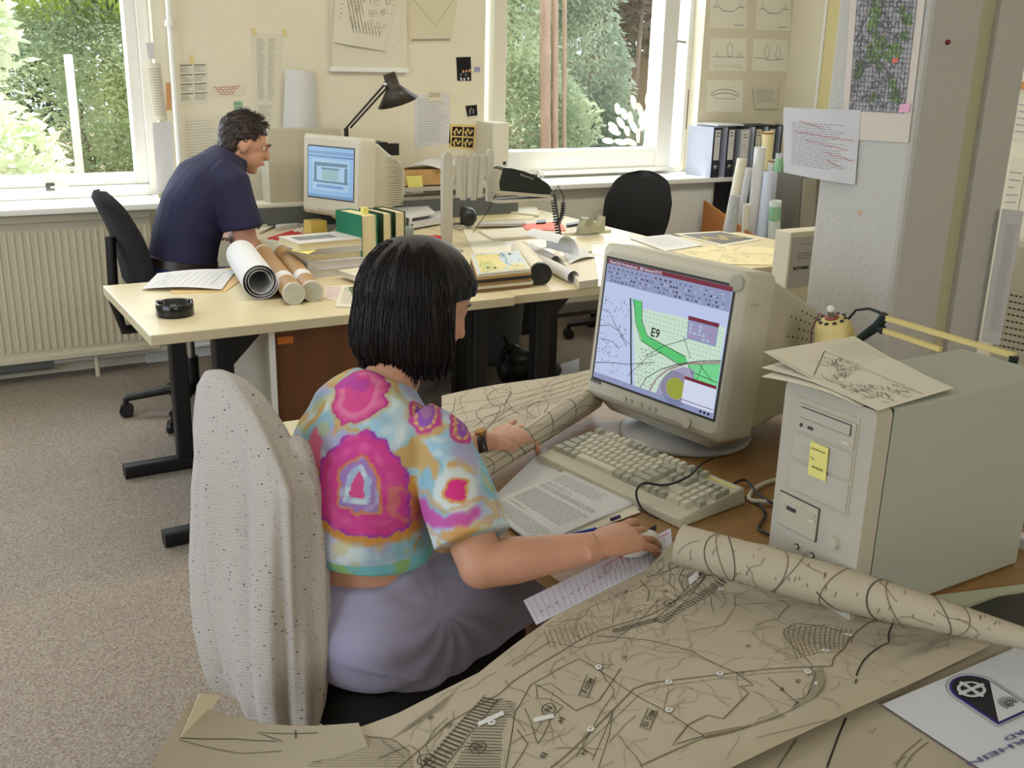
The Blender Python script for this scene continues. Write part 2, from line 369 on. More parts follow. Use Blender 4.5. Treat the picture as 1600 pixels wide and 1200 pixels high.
b = MB(); hp = PY(1066, 66, 5.45); b.cyl((hp.x, 5.46, hp.z), (hp.x, 5.42, hp.z), .01, CHROME, 10); b.cyl((hp.x, 5.42, hp.z), (hp.x-.07, 5.42, hp.z+.005), .008, CHROME, 8)
b.build('window_handle', parent=w2)
b = MB(); h1 = PY(1076, 140, 5.42); h2 = PY(1072, 202, 5.42); b.cyl(h1, h2, .003, SLOT, 6); b.build('window_rod', parent=w2)
# sills (structure)
MB().box(-2.3, PY(264, 318, 5.15).x, 5.15, 5.5, SILL-.03, SILL, WHITEP).build('trim_1', kind='structure', bevel=.006)
MB().box(PY(640, 300, 5.3).x, 5.38, 5.13, 5.5, SILL-.028, SILL+.004, WHITEP).build('trim_2', kind='structure', bevel=.006)
# panelling below window 2 and cavity beneath the sill at the right
xp = PY(1113, 330, 5.2).x
b = MB(); b.box(1.75, xp, 5.2, 5.4, .11, SILL-.03, CREAMP)
b.box(PY(958, 330, 5.19).x, PY(965, 330, 5.19).x, 5.185, 5.2, .11, .80, GREYP); b.box(PY(966, 330, 5.19).x, xp-.03, 5.186, 5.2, .13, .79, WHITEP)
b.build('trim_3', kind='structure', bevel=.003)
MB().box(1.0, 5.4, 5.37, 5.4, 0, .1, WHITEP).build('baseboard_back', kind='structure', bevel=.004)
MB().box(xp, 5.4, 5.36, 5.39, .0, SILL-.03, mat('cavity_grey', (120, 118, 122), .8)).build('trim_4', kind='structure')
a = PX(1291, 100, 5.4); c = PX(1302, 100, 5.4)
b = MB(); b.box(5.36, 5.4, c.y-.09, a.y, 0, 2.7, YTRIM); b.box(5.35, 5.4, a.y, a.y+.02, 0, 2.7, WHITEP); b.build('trim_5', kind='structure')
# pillar
PXX = 1.92
pa = PX(1284, 230, PXX).y; pb = PX(1432, 180, PXX).y
b = MB(); b.box(PXX, PY(1502, 262, pb).x, pb, pa, 0, 2.7, PILLAR); b.build('wall_pillar', kind='structure', bevel=.012)
q = PY(1502, 262, pb); q2 = PY(1528, 262, pb); q3 = PY(1577, 262, pb)
b = MB(); b.box(min(q.x, q2.x), q2.x, pb+.02, pa, 0, 2.7, PILLAR2); b.build('trim_6', kind='structure')
b = MB(); b.box(q2.x-.001, q3.x, pb+.005, pa, 0, 2.7, PILLAR); b.build('wall_pier', kind='structure')
# partition wall beyond the pillar on the right
MB().box(3.4, 3.5, -1.0, 2.6, 0, 2.7, WALL).build('wall_partition', kind='structure')
# pipe
t0 = PY(262, 0, 5.34); b = MB(); b.cyl((1.235, 5.345, SILL), (1.24, 5.345, 2.7), .014, WHITEP, 14)
for z in (.93, 1.67): b.cyl((1.236, 5.345, z), (1.236, 5.345, z+.03), .022, WHITEP, 14); b.box(1.226, 1.246, 5.345, 5.4, z+.008, z+.022, WHITEP)
b.build('heating_pipe', label='thin white vertical heating pipe running up the back wall beside the left window', cat='pipe')
# radiator
t = thing('radiator', (0, 5.25, 0), 'long cream ribbed radiator under the left window', 'radiator')
RAD = mat('radiator_enamel', (206, 199, 174), .45)
b = MB(); x0, x1 = -1.6, PY(243, 430, 5.2).x; n = int((x1-x0)/.033)
b.box(x0, x1, 5.235, 5.26, .14, .78, RAD)
for i in range(n):
    x = x0+.006+i*(x1-x0-.01)/n; b.prism([(x, 5.235, .17), (x+.006, 5.222, .17), (x+.016, 5.222, .17), (x+.022, 5.235, .17)], (0, 0, .57), RAD)
b.build('panel', parent=t)
MB().box(x0, x1, 5.215, 5.32, .78, .815, RAD).build('top_grille', parent=t, bevel=.004); MB().box(x0, x1, 5.215, 5.3, .115, .145, RAD).build('bottom_rail', parent=t, bevel=.004)
for x in (.74, -.6): b = MB(); b.cyl((x, 5.25, 0), (x, 5.25, .12), .012, RAD, 10); b.build('leg', parent=t)
b = MB(); b.cyl((-2, 5.34, .075), (.55, 5.34, .075), .035, mat('pipe_lagging', (120, 124, 122), .7), 14); b.cyl((.55, 5.34, .075), (1.4, 5.34, .075), .014, WHITEP, 10)
b.cyl((-2, 5.36, .16), (1.4, 5.36, .16), .012, WHITEP, 10); b.build('floor_pipe', label='lagged grey heating pipe running along the wall under the radiator', cat='pipe')
# ------------------------------------------------------------------ OUTSIDE
GRD = mat('garden_soil', (150, 132, 100), .95, var=.4, vscale=3)
MB().box(-15, 22, 5.8, 30, -.35, -.3, GRD).build('garden_ground', kind='structure')
MB().box(9, 20, 11.8, 16, -.3, -.28, mat('asphalt', (120, 128, 150), .8)).build('garden_path', kind='structure')
def leafmat(name, c1, c2, tr=.35, sc=.8):
    return mat(name, c1, .55, col2=c2, vscale=sc, trans=tr, var=.1)
def foliage(t, blobs, n, size, m, droop=0, name='foliage', seed=1, flat=.5, needle=False):
    r = random.Random(seed); b = MB(); vs = []; fs = []
    tot = sum(bb[1][0]*bb[1][2] for bb in blobs)
    for c, rad in blobs:
        k = int(n*rad[0]*rad[2]/tot)
        for _ in range(k):
            d = Vector((r.gauss(0, 1), r.gauss(0, 1)-.6, r.gauss(0, 1))).normalized(); s_ = 1-.4*r.random()**2
            p = Vector(c)+Vector((d.x*rad[0], d.y*rad[1], d.z*rad[2]))*s_
            p += Vector((noise.noise(p*1.7), noise.noise(p*1.7+Vector((9, 0, 0))), noise.noise(p*1.7+Vector((0, 9, 0)))))*.35*min(rad)
            u = Vector((r.gauss(0, 1), r.gauss(0, 1), r.gauss(0, .6)-droop)).normalized(); q = u.cross(Vector((r.gauss(0, 1), r.gauss(0, 1), r.gauss(0, 1)))).normalized()
            L_ = size*r.uniform(.6, 1.4); W_ = L_*flat
            i = len(vs); vs += [p, p+u*L_*.5+q*W_*.5, p+u*L_, p+u*L_*.5-q*W_*.5]; fs.append((i, i+1, i+2, i+3))
    b.add(vs, fs, m); return b.build(name, parent=t)
def plant(name, label, cat, base, blobs, n, size, m, trunk=None, **k):
    t = thing(name, base, label, cat); foliage(t, blobs, n, size, m, **k)
    b = MB()
    for a, c, r0, r1 in (trunk or [(base, blobs[0][0], .06, .03)]):
        a = Vector(a); c = Vector(c); mid = (a+c)/2+Vector((.03, 0, 0)); b.tube([a, mid, c], [r0, (r0+r1)/2, r1], BARK, 10)
    b.build('trunk', parent=t); return t
BARK = mat('bark', (142, 124, 102), .9, bump=1, bscale=30, stretch=(1, 1, .2), var=.35, vscale=12)
G1 = leafmat('hedge_green', (212, 222, 178), (136, 158, 130), .55, 1.2); G1b = leafmat('hedge_tip', (196, 216, 108), (140, 178, 80), .5)
G2 = leafmat('conifer_green', (222, 230, 196), (156, 178, 144), .5, .9); G3 = leafmat('dark_canopy', (120, 138, 100), (70, 86, 62), .4, .6)
GW = leafmat('sun_glare_leaves', (246, 248, 236), (214, 228, 190), .4, 3); G4 = leafmat('brown_wood_canopy', (164, 150, 120), (104, 94, 80), .35, .6)  # GW holds the glare of overexposed leaves as a near-white colour
c = PY(125, 130, 9); e = PY(190, 60, 9)
plant('clipped_bush', 'tall bushy green hedge behind a white post outside the left window', 'bush', (c.x, 9, -.3), [((c.x, 9.2, 1.1), (.75, .6, 1.3)), ((c.x+.35, 9.3, 1.5), (.55, .5, .95))], 34000, .042, G1, seed=3)
hedge = bpy.data.objects['clipped_bush']
foliage(hedge, [((c.x+.1, 9.0, 2.15), (.75, .4, .45))], 2500, .09, G1b, droop=-1.6, seed=4, flat=.3, name='young_shoots')
pp = PY(106, 85, 7.5); pq = PY(126, 280, 7.5)
b = MB(); b.box(pq.x-.024, pq.x+.024, 7.47, 7.53, -.3, pp.z, WHITEP); o = b.build('fence_post', label='white square fence post standing in front of the hedge outside the left window', cat='post', bevel=.005)
d = PY(8, 60, 8)
plant('sun_glare_shrub', 'shrub with white leaves painted as sun glare at the top left of the left window', 'bush', (d.x-.3, 8, -.3), [((d.x-.25, 8, d.z), (.32, .3, .5)), ((d.x-.2, 8.1, d.z-.8), (.28, .3, .35))], 900, .12, GW, seed=5)
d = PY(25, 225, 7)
plant('low_shrub', 'pale green shrub with painted sun glare low in the left window before the hedge', 'bush', (d.x-.1, 7, -.3), [((d.x-.1, 7, d.z-.2), (.38, .3, .42)), ((d.x+.25, 7.1, d.z-.45), (.45, .3, .2))], 1800, .09, GW, seed=6)
d = PY(20, 30, 14)
plant('distant_tree', 'dark leafy tree far behind the hedge outside the left window', 'tree', (d.x, 14, -.3), [((d.x-.5, 14, 3.2), (3.6, 1.2, 1.9)), ((d.x+2.4, 14.5, 2.6), (1.6, 1, 2.6)), ((d.x-1, 13.5, 1), (2.5, 1, 1.1))], 12000, .2, G3, seed=7)
# right window: conifers, trunks, wood behind
a1 = PY(820, 120, 9.5)
plant('conifer', 'light green drooping conifer filling the left of the right window', 'tree', (a1.x-.1, 9.5, -.3), [((a1.x-.35, 9.5, 1.7), (.55, .5, .8)), ((a1.x-.1, 9.4, .95), (.8, .5, .7)), ((a1.x-.5, 9.6, 3.0), (.7, .5, .8)), ((a1.x+.2, 9.5, .25), (.8, .5, .45))], 22000, .08, G2, droop=.7, seed=8, flat=.35)
a2 = PY(920, 150, 10)
plant('conifer', 'grey-green conifer with a slim trunk in the middle of the right window', 'tree', (a2.x, 10.4, -.3), [((a2.x, 10.4, 1.2), (.75, .5, 1.2)), ((a2.x-.1, 10.4, 3.0), (.85, .5, 1.1)), ((a2.x+.35, 10.3, .5), (.65, .5, .7))], 22000, .08, leafmat('conifer_grey_green', (200, 212, 186), (132, 154, 132), .5, .9), droop=.7, seed=9, flat=.35)
for px, r_, lab in ((848, .05, 'thick pinkish brown tree trunk between the conifers outside the right window'), (863, .034, 'thinner brown tree trunk touching the right side of the thick one outside'), (878, .022, 'slim grey tree trunk just right of the paired trunks outside the window')):
    p = PY(px, 100, 8.6); b = MB(); b.tube([(p.x+.12, 8.6, -.3), (p.x+.05, 8.6, 1), (p.x, 8.6, 2.2), (p.x-.03, 8.6, 4.5)], [r_*1.2, r_, r_, r_*.8], mat('pink_bark', (176, 150, 128), .9, bump=1, bscale=30, stretch=(1, 1, .2), var=.3, vscale=12), 12)
    b.build('tree_trunk', label=lab, cat='tree trunk')
a3 = PY(985, 60, 17)
plant('woodland_tree', 'brownish wood of thin trees in the distance at the right of the right window', 'tree', (a3.x, 17, -.3), [((a3.x-1, 17.5, 3.6), (4.5, 1, 1.6)), ((a3.x+1.5, 17.5, 2.6), (2.5, 1, .9))], 9000, .22, G4, seed=10,
      trunk=[((a3.x+dx, 16.8, -.3), (a3.x+dx+.1, 16.8, 5), .06, .04) for dx in (-2.2, -1.6, -.7, 0, .4, 1.1, 1.9, 2.6)])
a4 = PY(860, 120, 20)
plant('distant_tree', 'dark screen of trees standing far behind the conifers of the right window', 'tree', (a4.x, 22, -.3), [((a4.x+1, 22, 3.0), (8, 1, 3.4))], 11000, .3, G3, seed=12)
MB().box(a3.x-1.5, a3.x+2.5, 19, 19.4, -.3, 1.7, mat('shed_wood', (150, 130, 96), .9, var=.3)).build('garden_shed', label='low brown shed among the trees at the right of the right window', cat='shed')
# broad-leaved plant just outside window 2, sun glare put into its white colour
t = thing('leafy_plant', (PY(1000, 240, 6.2).x, 6.2, .3), 'plant with broad leaves painted sun-glare white just outside the right window', 'plant')
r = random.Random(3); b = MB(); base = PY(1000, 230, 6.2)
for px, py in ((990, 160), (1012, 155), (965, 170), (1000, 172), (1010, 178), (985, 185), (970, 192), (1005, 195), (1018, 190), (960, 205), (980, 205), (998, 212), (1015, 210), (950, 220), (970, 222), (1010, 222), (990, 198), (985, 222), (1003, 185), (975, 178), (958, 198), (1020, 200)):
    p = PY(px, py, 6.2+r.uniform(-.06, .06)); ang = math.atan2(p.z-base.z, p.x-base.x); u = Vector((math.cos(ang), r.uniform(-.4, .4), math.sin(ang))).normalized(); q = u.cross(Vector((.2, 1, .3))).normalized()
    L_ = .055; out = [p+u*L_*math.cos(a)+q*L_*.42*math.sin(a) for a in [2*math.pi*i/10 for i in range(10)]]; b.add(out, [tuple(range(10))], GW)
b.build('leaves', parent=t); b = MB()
for dx in (-.1, 0, .1): b.tube([Vector((base.x, base.y, -.3)), base+Vector((dx, 0, .12))], .005, BARK, 6)
b.build('stem', parent=t)
# wall papers -------------------------------------------------------
def wallsheet(name, quad, label, cat='paper', m=PAPERW, y=WY-.0015, group=None, draw=None, bow=0, nu=6, plane='y', thick=.0006, lift=None):
    f = {'y': PY, 'x': PX}[plane]; P = [f(px, py, y if not lift else y-lift[i]) for i, (px, py) in enumerate(quad)]   # order: BL, BR, TR, TL
    if plane == 'x': nz = Vector((-1, 0, 0))
    else: nz = Vector((0, -1, 0))
    s = Sheet(bil(*P, bow=bow, nz=nz), nu if bow else 1, 1, m, thick); s.size = ((P[1]-P[0]).length, (P[3]-P[0]).length)
    if draw: draw(s)
    o = s.build(name, label=label, cat=cat, group=group); return o
def txt_lines(n=16, m=INKG, lw=.0025, u0=.1, u1=.92, v0=.08, v1=.92, seed=1, rag=.3):
    return lambda s: s.lines(u0, u1, v0, v1, n, m, lw, random.Random(seed), rag)
# ================================================================== PAPERS AND PICTURES ON THE BACK WALL
def d_table(s):
    for j in range(4):
        for k in range(2):
            u0 = .05+.48*k; v1 = .95-.23*j; s.ink([(u0, v1), (u0+.42, v1)], .004, INK); s.lines(u0, u0+.42, v1-.17, v1-.03, 5, INKG, .0022, random.Random(j*2+k), .5)
wallsheet('typed_list', [(281, 164), (326, 161), (323, 98), (279, 99)], 'white sheet with two columns of boxed tables taped beside the pipe', draw=d_table)
wallsheet('address_list', [(397, 200), (435, 202), (443, 52), (393, 52)], 'tall white sheet with two columns of typing between the pipe and the drawing board', draw=lambda s: (s.lines(.15, .45, .3, .95, 40, INKG, .0022, random.Random(2), .4), s.lines(.52, .8, .3, .95, 40, INKG, .0022, random.Random(3), .4), s.lines(.2, .8, .04, .25, 12, INKG, .0022, random.Random(4), .5)))
for q, l in (([(394, 54), (400, 54), (399, 44), (393, 44)], 'left strip of yellow tape on the tall typed sheet'), ([(442, 56), (448, 56), (447, 46), (441, 46)], 'right strip of yellow tape on the tall typed sheet'), ([(296, 99), (303, 99), (302, 86), (297, 86)], 'strip of yellow tape above the boxed table sheet')):
    wallsheet('tape_strip', q, l, 'tape', m=mat('yellow_tape', (226, 210, 140), .5), y=WY-.004)
wallsheet('hanging_paper', [(442, 200), (498, 205), (492, 112), (446, 108)], 'blank white paper curling away from the wall above the far monitor', m=PAPER, bow=.05, nu=10, y=WY-.02)
wallsheet('pencil_notes', [(283, 268), (345, 262), (342, 178), (283, 181)], 'large faint sheet with pencil lines low on the wall behind the seated man', draw=txt_lines(16, INKG, .002, seed=5))
def d_red(s):
    r = random.Random(6)
    for k in range(4):
        v = .8-.2*k; pts = [(.1+.05*k+.8*i/24, v+.06*math.sin(i*1.9)+r.uniform(-.03, .03)) for i in range(22-3*k)]; s.ink(pts, .003, INKR, h=.001)
wallsheet('handwritten_note', [(328, 152), (385, 149), (385, 131), (328, 134)], 'small strip note with red handwriting on the wall above the man', draw=d_red)
wallsheet('teal_note', [(366, 178), (381, 178), (379, 158), (365, 158)], 'small pale teal sticky note on the wall just above the man', m=mat('teal_paper', (150, 182, 160), .7), draw=txt_lines(3, INK, .002, seed=2))
wallsheet('ruled_note', [(240, 188), (262, 187), (250, 98), (226, 99)], 'yellowish sheet of dense writing stuck on the corner between window and pipe', draw=txt_lines(18, INKG, .003, seed=8, rag=.1), bow=.02)
wallsheet('small_note', [(232, 92), (242, 92), (240, 66), (228, 67)], 'small blank grey note at the top corner beside the left window', m=PAPERG)
wallsheet('orange_strip', [(260, 173), (268, 173), (267, 128), (259, 129)], 'narrow orange list half hidden behind the pipe', m=mat('orange_paper', (214, 168, 110), .8), draw=txt_lines(9, INKR, .003, seed=9, rag=.1))
wallsheet('margin_sheet', [(246, 300), (273, 298), (268, 190), (238, 192)], 'pale sheet hanging below the ruled yellowish note by the window', m=PAPERG)
# drawing board with plans
t = thing('drawing_board', PY(580, 108, WY-.02), 'cream framed board on the wall above the far monitor, behind the pinned plans', 'drawing board')
a, c = PY(520, 108, WY-.03), PY(636, 106, WY-.03)
b = MB(); b.box(a.x, c.x, WY-.028, WY-.002, a.z, a.z+.9, PAPERW); b.build('panel', parent=t); b = MB(); b.box(a.x-.01, c.x+.01, WY-.036, WY-.002, a.z-.012, a.z+.012, WHITEP); b.build('bottom_rail', parent=t, bevel=.002)
wallsheet('narrow_sheet', [(510, 95), (524, 96), (524, 40), (508, 40)], 'narrow pale sheet peeping out left of the drawing board', m=PAPERW)
def d_plan(s):
    r = random.Random(4)
    for k in range(9):
        s.ink([(.12+.05*k, 1.0), (.35+.06*k, .22)], .0035, INKM); s.ink([(.1, .42+.075*k), (.95, .62+.08*k)], .0035, INKM)
    for k in range(26):
        u, v = r.uniform(.2, .85), r.uniform(.3, .95); du = r.uniform(.03, .08); s.ink([(u, v), (u+du, v+.02), (u+du+.02, v-.05), (u+.02, v-.06)], .0025, INKG, closed=True)
wallsheet('pinned_plan', [(519, 66), (602, 80), (625, -12), (525, -30)], 'large white street plan with a cut corner pinned over the drawing board', draw=d_plan, y=WY-.034, bow=.012, m=PAPERW)
wallsheet('pinned_plan', [(602, 90), (626, 55), (630, -20), (606, -20)], 'narrow plan sheet seen behind the cut corner of the street plan', y=WY-.0315, m=PAPERW)
wallsheet('tracing_sheet', [(640, 68), (705, 66), (718, -20), (628, -20)], 'faint tracing sheet on the wall right of the drawing board', draw=lambda s: (s.ink([(.1, .9), (.6, .3), (.9, .75)], .003, INKL), s.ink([(.05, .06), (.95, .05)], .012, INKL)), m=mat('tracing_paper', (216, 208, 180), .6))
def d_photo(s):
    s.fill([(0.06, .04), (.94, .04), (.94, .96), (.06, .96)], mat('photo_black', (22, 18, 24), .3)); r = random.Random(2)
    for u, v in ((.3, .12), (.5, .1), (.75, .13), (.45, .4), (.65, .42), (.85, .44), (.3, .28), (.6, .27)):
        cc = mat('photo_skin', (206, 150, 120), .4) if v > .35 else (PAPERG if v < .2 else mat('photo_blue', (90, 120, 150), .4)); s.fill([(u+.07*math.cos(x), v+.06*math.sin(x)) for x in [i*.9 for i in range(7)]], cc, h=.0012)
wallsheet('photograph', [(713, 128), (738, 128), (737, 87), (711, 88)], 'dark portrait photograph of a group of people pinned high on the wall', 'photograph', draw=d_photo)
wallsheet('blue_sketch', [(740, 116), (753, 115), (752, 102), (739, 102)], 'tiny scrap with blue scribbles right of the group photograph', draw=lambda s: [s.ink([(.1+.2*k, .2), (.3+.15*k, .8)], .006, mat('ink_blue', (120, 120, 190), .8)) for k in range(4)])
def d_dark(s):
    s.fill([(.05, .18), (.95, .18), (.95, .97), (.05, .97)], mat('photo_black', (22, 18, 24), .3)); s.ink([(.3, .3), (.35, .6), (.5, .8)], .008, INKG, h=.001); s.ink([(.6, .35), (.65, .7)], .008, INKG, h=.001)
wallsheet('photograph', [(730, 186), (747, 184), (746, 163), (726, 165)], 'small tilted dark photograph between the group photo and the framed silhouettes', 'photograph', draw=d_dark)
def d_four(s):
    for u in (.1, .53):
        for v in (.08, .52):
            s.fill([(u, v), (u+.38, v), (u+.38, v+.38), (u, v+.38)], mat('photo_black', (22, 18, 24), .3)); s.ink([(u+.05, v+.12), (u+.15, v+.3), (u+.24, v+.1), (u+.32, v+.26)], .012, mat('cream_print', (226, 200, 130), .6), h=.0014)
            s.fill([(u+.06, v+.03), (u+.14, v+.03), (u+.12, v+.16)], mat('cream_print', (226, 200, 130), .6), h=.0014)
wallsheet('silhouette_print', [(701, 231), (742, 234), (745, 195), (703, 194)], 'cream card with four small black silhouette pictures low on the wall', 'picture', m=mat('cream_print', (226, 200, 130), .6), draw=d_four)
wallsheet('letter', [(648, 231), (704, 224), (702, 146), (647, 148)], 'white typed letter pinned to the wall right of the black lamp', draw=txt_lines(18, INKG, .0022, seed=12), m=PAPER)
wallsheet('doodle_scrap', [(668, 159), (692, 158), (690, 142), (670, 142)], 'small scrap with flower doodles overlapping the top of the typed letter', y=WY-.004, draw=lambda s: [s.ink([(.2+.25*k+.08*math.cos(a), .6+.2*math.sin(a)) for a in [i*.8 for i in range(9)]], .003, INKM) for k in range(3)])
# sketches right of window 2
def sk(kind):
    def f(s):
        if kind == 0: s.ink([(.08, .62), (.2, .66), (.35, .52), (.62, .5), (.78, .64), (.95, .62)], .005, INKG); s.ink([(.15, .66), (.17, .85), (.22, .7)], .003, INKG); s.ink([(.8, .66), (.82, .84), (.86, .66)], .003, INKG); s.ink([(.65, .1), (.92, .1)], .003, INK)
        elif kind == 1:
            s.ink([(.08, .42), (.95, .42)], .004, INKG)
            s.ink([(.5, .44), (.46, .7), (.53, .9), (.62, .7), (.58, .44)], .004, INKG, closed=True); s.ink([(.15, .43), (.2, .6), (.24, .43)], .004, INKG); s.ink([(.75, .43), (.78, .58), (.84, .43), (.88, .55)], .004, INKG); s.lines(.1, .9, .08, .2, 2, INKG, .002, random.Random(1))
        elif kind == 2:
            s.ink([(.05, .42), (.3, .4), (.5, .35), (.9, .4)], .004, INKG)
            for u, v in ((.4, .55), (.72, .5)): s.ink([(u, v-.18), (u-.08, v+.05), (u, v+.3), (u+.08, v+.08), (u+.02, v-.18)], .004, INKG)
        else:
            s.ink([(.1, .55), (.25, .68), (.5, .72), (.75, .68), (.9, .55)], .005, INKG); s.ink([(.12, .5), (.3, .58), (.5, .6), (.7, .58), (.88, .5)], .005, INKG); s.ink([(.2, .54), (.22, .42), (.78, .42), (.8, .54)], .003, INKG)
    return f
def line_sheet(s): s.lines(.1, .9, .3, .9, 9, INKG, .0025, random.Random(5), .2)
for q, k, l in (([(1109, 43), (1167, 45), (1167, -8), (1110, -8)], 0, 'upper left landscape section sketch right of the right window'), ([(1181, 47), (1235, 48), (1236, -5), (1182, -5)], 0, 'upper right landscape section sketch by the room corner'),
                ([(1108, 110), (1166, 111), (1167, 60), (1110, 59)], 1, 'sketch of a pointed tree on a line, left of the middle pair'), ([(1175, 111), (1230, 112), (1231, 62), (1177, 61)], 2, 'sketch of two trees by a ditch, right of the middle pair'),
                ([(1104, 174), (1160, 176), (1161, 126), (1105, 125)], 3, 'sketch of an arched bridge above the binders')):
    wallsheet('section_sketch', q, l, 'sketch', draw=sk(k), m=mat('sketch_paper', (244, 241, 226), .8))
wallsheet('typed_note', [(1180, 170), (1216, 171), (1216, 138), (1177, 136)], 'small typed note with grey lines below the two-tree sketch', draw=line_sheet, y=WY-.01, m=PAPERW)
# ================================================================== PILLAR PAPERS
def d_poster(s):
    r = random.Random(11); U0, U1, V0, V1 = .1, .9, .2, .965
    s.fill([(U0, V0), (U1, V0), (U1, V1), (U0, V1)], mat('poster_ground', (172, 168, 172), .8)); blobs = [[(.3, .93), (.42, .95), (.47, .78), (.5, .64), (.74, .62), (.72, .74), (.8, .9), (.72, .93), (.86, .8), (.84, .66), (.76, .56), (.6, .5), (.44, .48), (.32, .56), (.3, .7), (.36, .8)], [(.14, .52), (.22, .55), (.26, .44), (.2, .42), (.15, .46)], [(.66, .42), (.8, .4), (.82, .3), (.74, .28), (.7, .34)], [(.42, .32), (.48, .33), (.5, .28), (.43, .27)]]
    # green patches drawn as many small blotches inside rough areas
    cells = [(.36, .9, .07), (.38, .83, .08), (.37, .75, .08), (.42, .68, .09), (.5, .62, .1), (.6, .6, .09), (.7, .62, .08), (.78, .72, .06), (.8, .82, .05), (.72, .88, .04), (.36, .6, .08), (.45, .53, .08), (.2, .5, .05), (.19, .45, .05), (.7, .39, .05), (.75, .32, .06), (.44, .3, .03)]
    for u, v, rr_ in cells:
        for _ in range(20):
            x, y = u+r.uniform(-rr_, rr_), v+r.uniform(-rr_, rr_)*.6; k = r.uniform(.015, .035); s.fill([(x+k*math.cos(a+r.uniform(-.3, .3)), y+k*.6*math.sin(a)) for a in [i*1.05 for i in range(6)]], INKGR, h=.0007)
    PG = mat('ink_map_grey', (92, 92, 92), .8)
    for i in range(17): u = U0+(U1-U0)*i/16; s.ink([(u, V0), (u, V1)], .0011, PG, h=.0012)
    for i in range(24): v = V0+(V1-V0)*i/23; s.ink([(U0, v), (U1, v)], .0011, PG, h=.0012)
    for _ in range(420):
        x, y = r.uniform(U0, U1-.05), r.uniform(V0, V1-.03); p = [(x, y)]
        for k in range(r.randint(2, 4)): x = min(max(x+r.uniform(-.05, .05), U0), U1); y = min(max(y+r.uniform(-.03, .03), V0), V1); p.append((x, y))
        s.ink(p, .0014, mat('ink_map_grey', (92, 92, 92), .8), h=.0011)
    s.fill([(.66, .56), (.74, .57), (.74, .54), (.67, .53)], mat('ink_coral', (220, 110, 90), .7), h=.0016); s.fill([(.82, .2), (.97, .21), (.98, .27), (.84, .26)], mat('pink_corner', (226, 170, 196), .7), h=.0016)
wallsheet('grid_map_poster', [(1314, 217), (1419, 223), (1447, -12), (1330, -16)], 'map poster with a black grid and green patches on the pillar', 'map', plane='x', y=PXX-.003, draw=d_poster, m=mat('poster_paper', (208, 198, 186), .8), thick=.001)
def d_letter(s):
    s.lines(.14, .9, .15, .8, 20, INKG, .0013, random.Random(3), .3); r = random.Random(8)
    for v, u0, u1 in ((.82, .25, .55), (.66, .2, .95), (.54, .35, .9), (.4, .6, .97), (.3, .65, .8)):
        n = int((u1-u0)*40); s.ink([(u0+(u1-u0)*i/n, v-.08*(i/n)+r.uniform(-.018, .018)) for i in range(n+1)], .0012, INKR, h=.0012)
P_ = [PX(1224, 269, PXX-.02), PX(1336, 289, PXX-.004), PX(1345, 172, PXX-.004), PX(1224, 168, PXX-.03)]
s = Sheet(bil(P_[0], P_[1], P_[2], P_[3], bow=.012, nz=Vector((-1, 0, 0))), 8, 1, PAPERG, .0006); d_letter(s)
s.build('annotated_letter', label='white typed letter with red handwriting taped to the pillar edge below the grid map', cat='paper')
p = PX(1479, 66, PXX); p2 = PY(1479, 66, pb)
b = MB(); b.ball(p2-Vector((0, .004, 0)), .0055, mat('pin_red', (120, 10, 30), .3), 8); b.build('push_pin', label='dark red push pin stuck in the pillar right of the grid map', cat='pin')
p = PX(1343, 332, PXX-.0006); b = MB(); b.box(p.x-.0004, p.x+.0005, p.y-.006, p.y+.006, p.z-.006, p.z+.005, mat('tape_rest', (196, 160, 134), .7)); b.build('tape_remnant', label='tiny brown scrap of tape left on the pillar below the letter', cat='tape')
# sheets on the far right, on and behind the pier
def d_col(s): s.lines(.3, .85, .1, .9, 46, INKG, .0012, random.Random(13), .3)
ps = [PY(1533, 533, pb-.02), PY(1562, 540, pb-.03), PY(1600, 330, pb-.03), PY(1566, 326, pb-.02)]
s = Sheet(bil(*ps), 1, 1, PAPERG, .0006); d_col(s); s.build('hanging_list', label='long narrow typed list hanging from the right edge of the pillar', cat='paper')
for q, l in (([(1578, 216), (1640, 226), (1650, 150), (1588, 142)], 'cream sheet on the far wall at the right edge, below the orange bar'), ([(1566, 330), (1590, 330), (1604, 250), (1580, 245)], 'sheet with a grey stamp on the far wall right of the pillar'), ([(1588, 122), (1650, 130), (1660, 30), (1600, 40)], 'pale sheet on the far wall at the top right edge')):
    wallsheet('wall_sheet', q, l, plane='x', y=3.397, m=PAPERW, draw=lambda s: s.lines(.1, .9, .1, .8, 5, INKG, .004, random.Random(1), .5))
q = PX(1592, 133, 3.39); b = MB(); b.box(3.385, 3.4, q.y-.2, q.y+.01, q.z-.012, q.z+.012, mat('orange_wood', (190, 130, 70), .5)); b.build('wooden_rail', label='short orange wooden rail on the far wall at the right edge', cat='rail')
